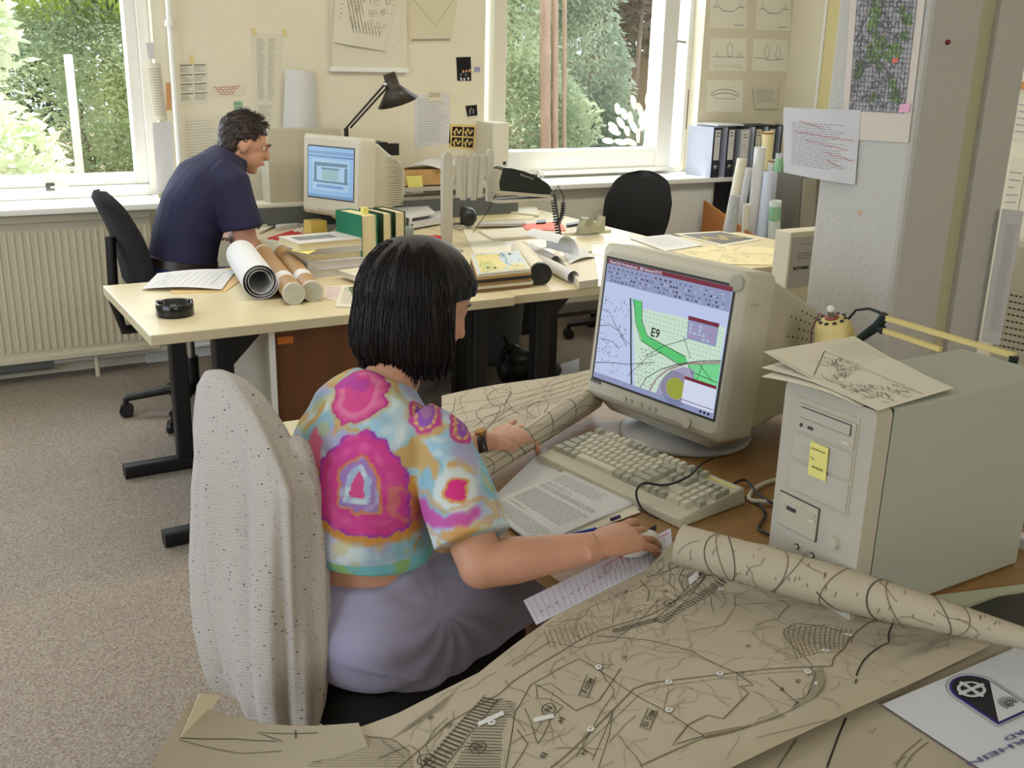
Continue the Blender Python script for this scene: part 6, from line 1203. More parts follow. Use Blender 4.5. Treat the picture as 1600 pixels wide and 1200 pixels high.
# ladder-hatched double lines
def ladder(a, c, wd, n, m, w_=.0022):
    A, C = PZ(*a, ZF), PZ(*c, ZF); d = (C-A).normalized(); q = Vector((-d.y, d.x, 0))*wd
    def uv(P): u = (P.x-XL)/(XR-XL); y0, y1 = ynear(P.x), yfar(P.x); return (min(max(u, 0), 1), min(max((P.y-y0)/(y1-y0), 0), .995))
    for i in range(n): P = A+(C-A)*(i/n); s.ink([uv(P-q), uv(P+q)], w_, m, h=.001)
    s.ink([uv(A-q), uv(C-q)], .001, m, .02, h=.001); s.ink([uv(A+q), uv(C+q)], .001, m, .02, h=.001)
ladder((660, 1215), (770, 1090), .011, 24, INK, .0026); ladder((1030, 970), (1140, 902), .008, 26, INK, .0022); ladder((960, 985), (1030, 965), .004, 16, INK, .0014)
ladder((1100, 1153), (1225, 1128), .004, 30, INKM, .0012)
def hatch(x0, x1, y0, y1, nx, ny, m, w_, inside, mode='dots'):
    for i in range(nx):
        for j in range(ny):
            px, py = x0+(x1-x0)*i/nx+(.5*(x1-x0)/nx if j % 2 else 0), y0+(y1-y0)*j/ny
            if not inside(px, py): continue
            if mode == 'dots': s.ink([mp_(px-1.2, py+.5), mp_(px+1.4, py-.5)], w_, m, h=.0009)
            else: s.ink([mp_(px, py), mp_(px+3, py-5)], w_, m, h=.0009)
def inpoly(P):
    def f(x, y):
        c = False; n = len(P); j = n-1
        for i in range(n):
            if (P[i][1] > y) != (P[j][1] > y) and x < (P[j][0]-P[i][0])*(y-P[i][1])/(P[j][1]-P[i][1])+P[i][0]: c = not c
            j = i
        return c
    return f
hatch(690, 810, 1090, 1200, 34, 26, INK, .0014, inpoly([(705, 1200), (775, 1092), (808, 1100), (785, 1145), (782, 1200)])); hatch(480, 655, 1135, 1200, 44, 16, INKM, .0013, inpoly([(470, 1200), (560, 1135), (600, 1145), (640, 1175), (650, 1200)]))
for k in range(14): road([(1236+8*k, 972+.6*k), (1246+6.5*k, 1030-2.2*k)], .001, INKM)
for k in range(12): road([(640+6*k, 1125-4*k), (612+7*k, 1150-4*k)], .0008, INKM)
for k in range(10): road([(1225, 985+5*k), (1290+3*k, 972+5*k)], .0007, INKM)
for k in range(9): road([(860+8*k, 1010-2*k), (850+8*k, 985-2*k)], .0008, INKM)
netl = [(.0, 1, .02, .98, 150, INKL, .0009), (.2, .95, .1, .7, 40, INKM, .0006), (.45, .75, .75, .98, 40, INKL, .0009), (.45, .75, .78, .98, 22, INKM, .0007), (.55, .85, .6, .95, 34, INKM, .0007), (.1, .5, .1, .9, 22, INKM, .0009), (.5, .95, .1, .6, 14, INKL, .0012), (.7, 1, .6, .95, 26, INKM, .0009)]
for u0, u1, v0, v1, n, m_, w_ in netl: netlines(s, r, n, m_, w_, (u0, u1), (v0, v1), k=3, du=.02, dv=.06, step=.012)
WHL = mat('label_white', (222, 222, 220), .8)
def mtxt(t_, px, py, size, m=INK, circ=False, box=None):
    u, v = mp_(px, py); yy = yfar(XL+(XR-XL)*u)-ynear(XL+(XR-XL)*u); su = 1/(XR-XL); sv = 1/yy
    if box: w_, h_ = box; a = .55; c_, d_ = math.cos(a), math.sin(a); s.ink([(u+(x*c_-y*d_)*su, v+(x*d_+y*c_)*sv) for x, y in ((-w_, -h_), (w_, -h_), (w_, h_), (-w_, h_))], .0012, INK, h=.0012, closed=True)
    if circ: s.ink([(u+.011*math.cos(q)*su, v+.009*math.sin(q)*sv) for q in [i*math.pi/8 for i in range(17)]], .0012, INK, h=.0012)
    vs, fs = glyphs(t_, True); a = math.pi+.45; c_, d_ = math.cos(a), math.sin(a); mx = (min(q[0] for q in vs)+max(q[0] for q in vs))/2
    s.b.add([s.at(u+((x-mx)*c_-(y-.35)*d_)*size*su, v+((x-mx)*d_+(y-.35)*c_)*size*sv, .0015) for x, y in vs], fs, m)
for a in (('N', 747, 1167, .014, INK, True), ('N', 857, 1110, .014, INK, True), ('N', 1094, 899, .012, INK, True), ('N', 1047, 938, .009, INK, True), ('IM', 666, 1186, .010, INK, True), ('MSO E', 918, 1074, .011, INK, False, (.021, .007)), ('MSO 03', 1014, 1126, .011, INK, False, (.021, .007)), ('E9', 849, 1180, .011), ('E4', 877, 1125, .010), ('F4', 912, 1178, .010), ('F1', 978, 923, .009), ('F2', 976, 1029, .008), ('N', 490, 1180, .014, INK, True), ('E5', 673, 1118, .008), ('W2', 703, 1135, .008), ('G1', 1170, 1005, .008), ('F4', 1245, 1100, .010), ('G0', 1247, 1065, .008), ('WI', 1222, 1078, .008), ('F1', 1160, 1052, .008), ('F3', 1040, 920, .008)): mtxt(*a)
for px, py in ((935, 1045), (1045, 1065), (1125, 1052), (1045, 1113), (923, 1140), (1262, 1050), (1126, 917), (768, 1132), (1278, 1068), (1326, 987), (1290, 1015)):
    u, v = mp_(px, py); yy = yfar(XL+(XR-XL)*u)-ynear(XL+(XR-XL)*u); s.fill([(u+.006*math.cos(q)/(XR-XL), v+.005*math.sin(q)/yy) for q in [i*math.pi/5 for i in range(10)]], WHL, h=.0016); s.ink([(u-.0025/(XR-XL), v), (u+.0025/(XR-XL), v)], .0012, INK, h=.0022)
for q in (((745, 1132), (748, 1138), (788, 1120), (785, 1114)), ((832, 1124), (834, 1130), (866, 1122), (864, 1116)), ((1075, 905), (1078, 912), (1092, 903), (1090, 895))): s.fill([mp_(*p) for p in q], WHL, h=.0014)
s.fill([mp_(*p) for p in ((1245, 1112), (1275, 1070), (1268, 1048), (1285, 1040), (1292, 1060), (1272, 1095))], mat('map_grey_patch', (150, 142, 120), .8), h=.0006)
t = thing('front_map', (.8, .95, ZF), 'huge line map spread over the foreground desk, its far edge rolled up', 'map'); s.build('map_sheet', parent=t)
# rolled far edge (tapering)
ra, rb = PZ(1062, 850, DZ+.078), PZ(1640, 1008, DZ+.062); ax = (rb-ra); Lr = ax.length; ax.normalize(); V = Vector((0, 0, 1)).cross(ax).normalized(); U = ax.cross(V)
def froll2(u, v):
    rr_ = .0355 if u < .45 else .0355-.022*((u-.45)/.55)**1.3; a = -1.6+7.6*v; rr_ *= (.86+.14*v); return ra+ax*Lr*u+V*math.cos(a)*rr_+U*math.sin(a)*rr_
s = Sheet(lambda u, v: froll2(1-u, v), 22, 34, MAPP, .001)
for k, (u, w_) in enumerate(((.12, .0014), (.14, .0012), (.16, .0014), (.3, .0014), (.33, .001), (.46, .0016), (.58, .002), (.62, .0014), (.74, .0012), (.78, .0012))): s.ink([(1-(u+.03*math.sin(3*v*3+k)), v) for v in [i/30 for i in range(31)]], w_, INK if k % 2 == 0 else INKM, h=.0009)
s.ink([(1-(.42+.16*i/12), .62+.3*i/12) for i in range(13)], .0016, INK, h=.0009); s.ink([(1-(.48+.2*i/12), .9-.1*i/12) for i in range(13)], .0012, INK, h=.0009)
for _ in range(120): u, v = r.random()*.95, r.uniform(.3, 1); s.ink([(u, v), (u+r.uniform(-.004, .004), v+r.uniform(.015, .05))], .0011, INKM, h=.0009)
netlines(s, r, 26, INKM, .0009, k=3, du=.03, dv=.05, step=.02, h=.0009); s.build('rolled_edge', parent=t)
# lower map in the corner
s = Sheet(lambda u, v: Vector((.45+1.05*u, .3+.55*v+.12*u*v*0, DZ+.004)), 1, 1, MAPP2, .001); r = random.Random(5)
def lp(px, py): p = PZ(px, py, DZ+.004); return (min(max((p.x-.45)/1.05, 0), 1), min(max((p.y-.3)/.55, 0), 1))
for pts, w_, m_ in (([(1322, 1122), (1310, 1150), (1292, 1200)], .0024, BLACKM), ([(1245, 1155), (1225, 1185), (1215, 1200)], .002, INKM), ([(1440, 1155), (1410, 1180), (1400, 1200)], .0012, INKM), ([(1450, 1160), (1425, 1180), (1412, 1200)], .0012, INKM), ([(1380, 1100), (1450, 1060), (1510, 1030)], .001, INKL), ([(1395, 1195), (1415, 1182), (1425, 1190)], .001, INKM), ([(1356, 1142), (1362, 1147), (1368, 1138)], .001, INKM)): s.ink([lp(*p) for p in pts], w_, m_)
s.build('under_map', label='dim blank-looking map lying beneath the front map and the crest sheet', cat='map')
# brochure with crest
ZB_ = DZ+.0095
s = Sheet(lambda u, v: Vector((u, v, ZB_+.004*max(0, (u-1.2)*8)**2*.3)), 8, 2, mat('brochure_paper', (206, 208, 214), .5), .0012, u=(PZ(1379, 1100, ZB_).x, 1.36), v=(.43, PZ(1379, 1100, ZB_).y))
W_ = lambda px, py: (PZ(px, py, ZB_).x, PZ(px, py, ZB_).y)
CB = mat('crest_black', (20, 18, 28), .6); CV = mat('crest_violet', (62, 40, 130), .6); PB = mat('brochure_paper', (206, 208, 214), .5)
def cc(pts, m, h): s.fill([W_(*p) for p in pts], m, h=h)
# true-shape arch in sheet coordinates, fitted to the corners of the emblem
O_, Bv, Hv = Vector(W_(1559, 1137)), Vector(W_(1622, 1108)), Vector(W_(1492, 1092))
ex_, ey_ = (Bv-O_), (Hv-O_)
def arch(k, h): 
    pts = [(k, k*.8), (1-k, k*.8)]+[(.5+(.5-k)*math.cos(a), 1.0+(.52-k)*math.sin(a)) for a in [math.pi*i/14 for i in range(15)]]; return [tuple(O_+ex_*x+ey_*y) for x, y in pts]
s.ink(arch(0, 0), .0008, CB, h=.0012, closed=True); s.fill(arch(.055, 0), CV, h=.001); s.fill(arch(.1, 0), CB, h=.0016)
E2 = lambda x, y: tuple(O_+ex_*x+ey_*y)
s.fill([E2(.1, .08), E2(.9, .08), E2(.9, 1.04)], PB, h=.0022)
ccx, ccy = .42, 1.02
s.fill([E2(ccx+.27*math.cos(a), ccy+.24*math.sin(a)) for a in [i*math.pi/12 for i in range(24)]], PB, h=.003)
for q in range(4):
    a0 = q*math.pi/2+.18; s.fill([E2(ccx+.05*math.cos(a0+.6), ccy+.05*math.sin(a0+.6)), E2(ccx+.2*math.cos(a0+.1), ccy+.18*math.sin(a0+.1)), E2(ccx+.21*math.cos(a0+.6), ccy+.19*math.sin(a0+.6)), E2(ccx+.2*math.cos(a0+1.1), ccy+.18*math.sin(a0+1.1))], CB, h=.0036)
    a1 = q*math.pi/2+.78+.8; s.fill([E2(ccx+.24*math.cos(a1-.15), ccy+.22*math.sin(a1-.15)), E2(ccx+.31*math.cos(a1-.1), ccy+.28*math.sin(a1-.1)), E2(ccx+.31*math.cos(a1+.1), ccy+.28*math.sin(a1+.1)), E2(ccx+.24*math.cos(a1+.15), ccy+.22*math.sin(a1+.15))], PB, h=.0032)
for k in range(13): a = -.3+k*.33; s.ink([E2(.66+.05*math.cos(a), .34+.05*math.sin(a)), E2(.66+.2*math.cos(a), .36+.2*math.sin(a))], .0012, CB, h=.0036)
for k in range(6): a = k; s.ink([E2(.64+.05*math.cos(a), .3+.04*math.sin(a)), E2(.64+.05*math.cos(a+1.6), .3+.04*math.sin(a+1.6))], .0014, CB, h=.0038)
def utext(tx, px, py, px2, py2, size):
    a, c = Vector(W_(px, py)), Vector(W_(px2, py2)); d = (a-c).normalized(); ang = math.atan2(d.y, d.x); vs, fs = glyphs(tx, True); L0 = max(q[0] for q in vs)*size; k = (c-a).length/L0
    s.b.add([s.at(c.x+x*size*k*d.x-y*size*1.2*d.y, c.y+x*size*k*d.y+y*size*1.2*d.x, .0015) for x, y in vs], fs, mat('ink_text_violet', (96, 88, 130), .7))
utext('OXFORD', 1566, 1155, 1660, 1114, .0085); utext('NIERSTEIN AM RHEIN', 1508, 1194, 1790, 1072, .0085)
s.build('crest_brochure', label='white sheet with a black and violet arched crest at the lower right corner', cat='brochure')
# straight pieces on the desk at the right
flat('green_board', [(1395, 958), (1600, 1012), (1660, 905), (1462, 930)], DZ+.004, 'pale green-grey board on the desk between tower and rolled map', 'board', m=mat('board_pale_green', (182, 186, 158), .5), thick=.003)
flat('black_folder', [(1480, 962), (1640, 1010), (1640, 920), (1560, 932)], DZ+.010, 'flat black folder under the rolled map at the right edge', 'folder', m=mat('folder_black', (34, 34, 32), .5), thick=.005)
p = PX(1592, 840, 1.66); b = MB(); b.box(1.66, 1.70, p.y-.1, p.y+.01, DZ+.0005, p.z, PAPER); b.build('white_packet', label='white paper packet standing behind the tower at the right edge', cat='packet')
# curled corner at the lower left
c0 = bil(PZ(240, 1230, DZ+.012), PZ(600, 1230, DZ+.012), PZ(560, 1128, DZ+.012), PZ(300, 1128, DZ+.012))
s = Sheet(lambda u, v: c0(u, v)+Vector((0, 0, .03*(1-u)**3-.015*math.sin(3*u)*max(0, v-.5))), 20, 8, MAPP2, .001)
s.ink([(.05, .45), (.3, .62), (.55, .68), (.4, .8), (.75, .86)], .0014, INK, .05); s.ink([(.62, .75), (.62, .9)], .002, INK); s.ink([(.05, .42), (.35, .4), (.55, .5)], .001, INK, .05); s.build('curled_sheet', label='drab sheet curling up at the lower left below the cardigan', cat='paper')
c1 = [PZ(262, 1200, DZ+.03), PZ(286, 1190, DZ+.02), PZ(345, 1085, DZ+.03), PZ(312, 1084, DZ+.05)]
s = Sheet(bil(*c1), 1, 6, mat('curl_edge', (214, 206, 176), .7), .001); s.build('curled_strip', label='narrow pale paper edge curling upright at the lower left corner', cat='paper')
# ================================================================== WOMAN
WK = 1.05
def W(x, y, z): return CAM+(Vector((x, y, z))-CAM)*WK
FA = math.radians(14); FD = Vector((math.cos(FA), math.sin(FA), 0)); SD = Vector((-FD.y, FD.x, 0))   # facing, left side
ch = office_chair(.705, 1.675, .3, 'black fabric office chair the woman sits on, cardigan over its back', seat_z=.465, back_h=.40, w=.22, star=.3, tilt=.06, wrap=.0, bar=.245, seat_k=1.1, seat_t=.095)
def ering(c, a, b_, tilt=0, n=28, e=1.0, ph=0, fwd=None):     # horizontal-ish ring: a half width (side), b_ half depth (forward)
    out = []
    for j in range(n):
        q = 2*math.pi*j/n; x = math.copysign(abs(math.cos(q))**e, math.cos(q))*b_; y = math.copysign(abs(math.sin(q))**e, math.sin(q))*a
        out.append(c+FD*x*math.cos(tilt)+SD*y-Vector((0, 0, 1))*x*math.sin(tilt))
    return out
wt = thing('woman', (.68, 1.62, 0), 'seated dark-haired woman in a tie-dye shirt and lavender skirt, working at the keyboard', 'person')
HC = W(*WH)                                     # head centre
neck0, neck1 = W(.665, 1.515, 1.02), HC+Vector((-.012, 0, -.07))
SHR, SHL = W(.692, 1.372, .965), W(.648, 1.608, .965)
ELR = PZ(752, 884, .775); WRR = PZ(922, 856, DZ+.062)
ELL = W(.80, 1.70, .80); WRL = PZ(772, 692, DZ+.072)
def hand(b, w, d, pn, side, curls, L=.175, spread=.10, base_r=.0080, thumb=None):
    """w wrist, d pointing direction, pn back-of-hand normal, side +1 if the thumb is on the d x pn side"""
    d = Vector(d).normalized(); pn = (Vector(pn)-d*Vector(pn).dot(d)).normalized(); s_ = d.cross(pn).normalized()*side
    pl = L*.52
    b.tube([w-d*.02, w+d*.015, w+d*pl*.5, w+d*pl*.85, w+d*pl*1.02], [.024, .027, .036, .039, .036], SKIN, 14, flat=[.72, .62, .46, .40, .34], up=pn)
    for i, (off, ln) in enumerate(((.74, .92), (.26, 1.0), (-.24, .94), (-.72, .76))):
        p = w+d*pl*(.97-.06*abs(off)**2)+s_*.036*off-pn*.001; dd = (d+s_*spread*off).normalized(); cu = curls[i]; seg = [L*.235*ln, L*.15*ln, L*.115*ln]; pts = [p-dd*.02, p]; a = 0; rs = [base_r*1.05, base_r*1.08]
        for k, sl in enumerate(seg): a += cu[k]; p = p+(dd*math.cos(a)-pn*math.sin(a))*sl; pts.append(p); rs.append(base_r*(1.0, .92, .8)[k])
        b.tube(pts, rs, SKIN, 10, round_ends=True)
    tp_ = thumb or (.8, .5, .35); p = w+d*.018+s_*.022-pn*.004; td = (d*tp_[0]+s_*tp_[1]-pn*tp_[2]).normalized(); td2 = (d*1.0+s_*tp_[1]*.3-pn*tp_[2]*.6).normalized()
    b.tube([p-td*.01, p+td*.02, p+td*.042, p+td*.042+td2*.03, p+td*.042+td2*.052], [.013, .0135, .0115, .0105, .0085], SKIN, 10, round_ends=True)
def woman_body():
    b = MB()
    # head
    hd = Vector((math.cos(FH), math.sin(FH), 0)); hs = Vector((-hd.y, hd.x, 0)); down = math.radians(24)
    fv = (hd*math.cos(down)-Vector((0, 0, 1))*math.sin(down)); uv_ = Vector((0, 0, 1))*math.cos(down)+hd*math.sin(down)
    HM = Matrix(((fv.x, hs.x, uv_.x), (fv.y, hs.y, uv_.y), (fv.z, hs.z, uv_.z)))
    b.ball(HC+uv_*.012, .1, SKIN, 16, (.93, .76, .96), HM); b.ball(HC+fv*.03-uv_*.04, .1, SKIN, 14, (.64, .64, .74), HM)
    b.ball(HC+fv*.055-uv_*.088, .1, SKIN, 10, (.30, .28, .22), HM)                                  # chin
    b.tube([HC+fv*.088+uv_*.012, HC+fv*.099-uv_*.018, HC+fv*.105-uv_*.030], [.008, .0095, .0105], SKIN, 8, round_ends=True)     # nose
    for s_ in (-1, 1): b.ball(HC+fv*.052+hs*s_*.036-uv_*.028, .1, SKIN, 10, (.30, .30, .36), HM); b.ball(HC-fv*.002+hs*s_*.077-uv_*.012, .1, SKIN, 8, (.16, .07, .30), HM)
    b.tube([HC+fv*.082-uv_*.058+hs*.018, HC+fv*.09-uv_*.056, HC+fv*.082-uv_*.058-hs*.018], .007, SKIN, 8, round_ends=True)
    b.tube([neck0-Vector((0, 0, .03)), neck0, (neck0+neck1)/2, neck1], [.062, .052, .047, .047], SKIN, 16)
    # torso (under the shirt) and pelvis
    R_ = [(W(.61, 1.49, .58), .115, .09), (W(.60, 1.487, .66), .116, .09), (W(.592, 1.487, .74), .120, .092), (W(.585, 1.50, .82), .125, .09), (W(.60, 1.50, .91), .14, .09), (W(.63, 1.505, .98), .12, .07), (W(.65, 1.51, 1.01), .06, .05)]
    b.loft([ering(c, a, q, .1) for c, a, q in R_], SKIN)
    for S, E_, Wr in ((SHR, ELR, WRR), (SHL, ELL, WRL)):
        b.tube([S, S+(E_-S)*.4, E_+(S-E_)*.05, E_+(Wr-E_)*.06, E_+(Wr-E_)*.3, E_+(Wr-E_)*.7, Wr, Wr+(Wr-E_)*.05], [.048, .045, .038, .038, .039, .031, .0265, .026], SKIN, 16, flat=[1, 1, 1, 1, 1, .92, .8, .76])
        b.ball(E_, .038, SKIN, 10)
    dR = (PZ(1035, 822, DZ+.05)-WRR).normalized(); hand(b, WRR, dR, (0, -.25, 1), HSR, ((.14, .22, .3), (.18, .28, .35), (.24, .38, .4), (.34, .48, .45)), L=.196, spread=.36, thumb=(.9, .5, .5))
    dL = (PZ(850, 657, DZ+.055)-WRL).normalized(); hand(b, WRL, dL, (-.05, -.30, 1), HSL, ((.42, .40, .3), (.16, .22, .2), (.04, .12, .1), (.0, .10, .1)), L=.188, spread=.30, thumb=(1.0, .05, .45))
    # legs
    for s_ in (-1, 1):
        hp = W(.62, 1.48, .58)+SD*s_*.07; kn = hp+FD*.41+SD*s_*-.01; kn.z = .56; ft = kn+FD*.02; ft.z = .07
        b.tube([hp, hp+(kn-hp)*.5, kn, kn+(ft-kn)*.3, ft], [.082, .075, .055, .052, .034], SKIN, 14); b.tube([ft+Vector((0, 0, .0)), ft+FD*.08+Vector((0, 0, -.03)), ft+FD*.17+Vector((0, 0, -.045))], [.035, .034, .022], SKIN, 10, flat=.8, round_ends=True)
    return fuse(b, .0031, 6)
linkmesh('body', woman_body(), [SKIN], parent=wt)
# ---- skirt
SKIRT = mat('skirt_lavender', (160, 157, 184), .75, bump=.15, bscale=500)
b = MB(); rings = []
sp_ = [(W(.592, 1.487, .742), .130, .102, -.22), (W(.592, 1.487, .71), .138, .112, -.15), (W(.595, 1.487, .65), .158, .130, .0), (W(.605, 1.49, .57), .185, .150, .35), (W(.645, 1.487, .52), .19, .135, .75), (W(.71, 1.49, .50), .186, .115, 1.15), (W(.80, 1.51, .505), .178, .100, 1.4), (W(.92, 1.54, .51), .165, .088, 1.5), (W(1.03, 1.57, .51), .15, .075, 1.52)]
for k, (c, a, q, tl) in enumerate(sp_): rings.append(ering(c, a, q, tl, n=48, e=.88))
b.loft(rings[:4], SKIRT)
b.ball(W(.615, 1.485, .605), .1, SKIRT, 16, (1.50, 1.72, 1.08), Matrix.Rotation(FA, 3, 'Z'))
for s_ in (-1, 0, 1):
    h_ = W(.64, 1.49, .59)+SD*s_*.07; k_ = h_+FD*.42+SD*s_*(-.01); k_.z = .565
    b.tube([h_, h_+(k_-h_)*.35, h_+(k_-h_)*.7, k_], [.105, .102, .092, .085], SKIRT, 24, flat=.92, round_ends=True)
me = fuse(b, .006, 12)
def displace(me, fn):
    me.update(); nn = [v.normal.copy() for v in me.vertices]
    for v, n in zip(me.vertices, nn): v.co += n*fn(v.co, n)
    me.update()
fold_c = W(.70, 1.36, .66)
def skirtfold(p, n):
    d = p-fold_c; a = math.atan2(d.z, d.dot(FD)); r_ = math.sqrt(d.z**2+d.dot(FD)**2)
    f = math.exp(-((r_-.10)/.09)**2)*(1-min(1, max(0, (p-HC).dot(SD)+.02)/.12)) if True else 0
    w_ = .0035*f*math.sin(a*11+20*r_)+.0012*noise.noise(p*14)
    if abs(p.z-W(.58, 1.495, .712).z) < .004: w_ -= .0015
    return w_
displace(me, skirtfold); linkmesh('skirt', me, [SKIRT], parent=wt)
# ---- shirt
b = MB(); rings = []
tr = [(W(.592, 1.487, .762), .150, .118, .05), (W(.588, 1.487, .79), .152, .122, .06), (W(.592, 1.480, .84), .144, .118, .10), (W(.602, 1.478, .90), .144, .114, .18), (W(.616, 1.480, .95), .146, .102, .3), (W(.634, 1.488, .985), .136, .086, .45), (W(.65, 1.498, 1.012), .108, .068, .55), (W(.66, 1.512, 1.03), .072, .058, .5), (W(.665, 1.513, 1.037), .056, .05, .5)]
for c, a, q, tl in tr: rings.append(ering(c, a, q, tl, n=40, e=.9))
b.loft(rings, SKIN)
SE = PZ(706, 846, .82); SE = SHR+(ELR-SHR)*.80
b.tube([W(.665, 1.41, .985), SHR+Vector((0, 0, -.005)), SHR+(SE-SHR)*.35, SHR+(SE-SHR)*.7, SE], [.052, .058, .060, .064, .070], SKIN, 24, flat=[1, 1, 1, .95, .9])
SEL = SHL+(ELL-SHL)*.75
b.tube([W(.655, 1.59, .985), SHL+Vector((0, 0, -.005)), SHL+(SEL-SHL)*.5, SEL], [.050, .055, .060, .066], SKIN, 24)
me = fuse(b, .0034, 10)
def shirtfold(p, n):
    k = .004*noise.noise(Vector((p.x*9, p.y*9, p.z*16)))+.0025*noise.noise(Vector((p.x*22, p.y*22, p.z*6)))
    d = (p-SHR); a = d.cross((SE-SHR).normalized()).length
    if p.z < tr[0][0].z+.008: k -= .001
    return k
displace(me, shirtfold)
TD_BASE = [(150, 190, 205), (176, 205, 214), (168, 170, 205)]
def smooth01(x, a, c): t = min(1, max(0, (x-a)/(c-a))); return t*t*(3-2*t)
bvh = BVHTree.FromPolygons([v.co for v in me.vertices], [tuple(p.vertices) for p in me.polygons])
def hitpx(px, py):
    d = _ray(px, py).normalized(); loc, n, i, ds = bvh.ray_cast(CAM, d); return (loc, n) if loc else (None, None)
MOTS = [('pink1', (565, 612), [(552, 573), (588, 572), (607, 600), (600, 635), (570, 655), (535, 664), (522, 640), (528, 600)]),
        ('pink2', (562, 765), [(572, 672), (602, 690), (632, 735), (640, 790), (636, 825), (600, 836), (550, 838), (505, 812), (497, 770), (505, 715), (535, 690)]),
        ('pinkl', (487, 712), [(494, 665), (503, 690), (498, 730), (484, 748), (474, 730), (482, 690)]),
        ('ring', (665, 645), [(665+26*math.cos(a), 645+32*math.sin(a)) for a in [i*.63 for i in range(10)]]),
        ('ring', (722, 662), [(724+19*math.cos(a), 663+30*math.sin(a)) for a in [i*.63 for i in range(10)]]),
        ('spot', (712, 766), [(712+17*math.cos(a), 766+17*math.sin(a)) for a in [i*.63 for i in range(10)]]),
        ('arc', (690, 800), [(650, 782), (665, 775), (672, 795), (695, 808), (730, 800), (752, 785), (758, 800), (735, 822), (690, 828), (660, 815)])]
mots = []
for kind, cpx, poly_ in MOTS:
    c, n = hitpx(*cpx)
    if c is None: continue
    ua = (Vector((0, 0, 1))-n*n.z).normalized(); ra_ = ua.cross(n).normalized(); P2 = []
    for q in poly_:
        h, hn = hitpx(*q)
        if h is None: 
            d = _ray(*q).normalized(); t_ = (c-CAM).dot(n)/d.dot(n); h = CAM+d*t_
        e = h-c; P2.append((e.dot(ra_), e.dot(ua)))
    mots.append((kind, c, n, ra_, ua, P2, inpoly(P2), max(math.hypot(*q) for q in P2)+.06))
def pdist(x, y, P):
    best = 9; m_ = len(P)
    for i in range(m_):
        ax_, ay_ = P[i]; bx_2, by_2 = P[(i+1) % m_]; dx, dy = bx_2-ax_, by_2-ay_; t_ = max(0, min(1, ((x-ax_)*dx+(y-ay_)*dy)/(dx*dx+dy*dy+1e-12))); best = min(best, math.hypot(x-ax_-dx*t_, y-ay_-dy*t_))
    return best
def mixc(a, c, t): return tuple(a[i]+(c[i]-a[i])*t for i in range(3))
def nz(p, s_, o=0): return noise.noise(Vector((p.x*s_+o, p.y*s_+o*1.7, p.z*s_-o)))
Vn = [v.normal.copy() for v in me.vertices]
hemz = tr[0][0].z; dmax2 = .075
for _k in mots:
    if _k[0] == 'pink2': dmax2 = max(pdist(a_*.01, b_*.01, _k[5]) for a_ in range(-6, 7) for b_ in range(-6, 7) if _k[6](a_*.01, b_*.01))
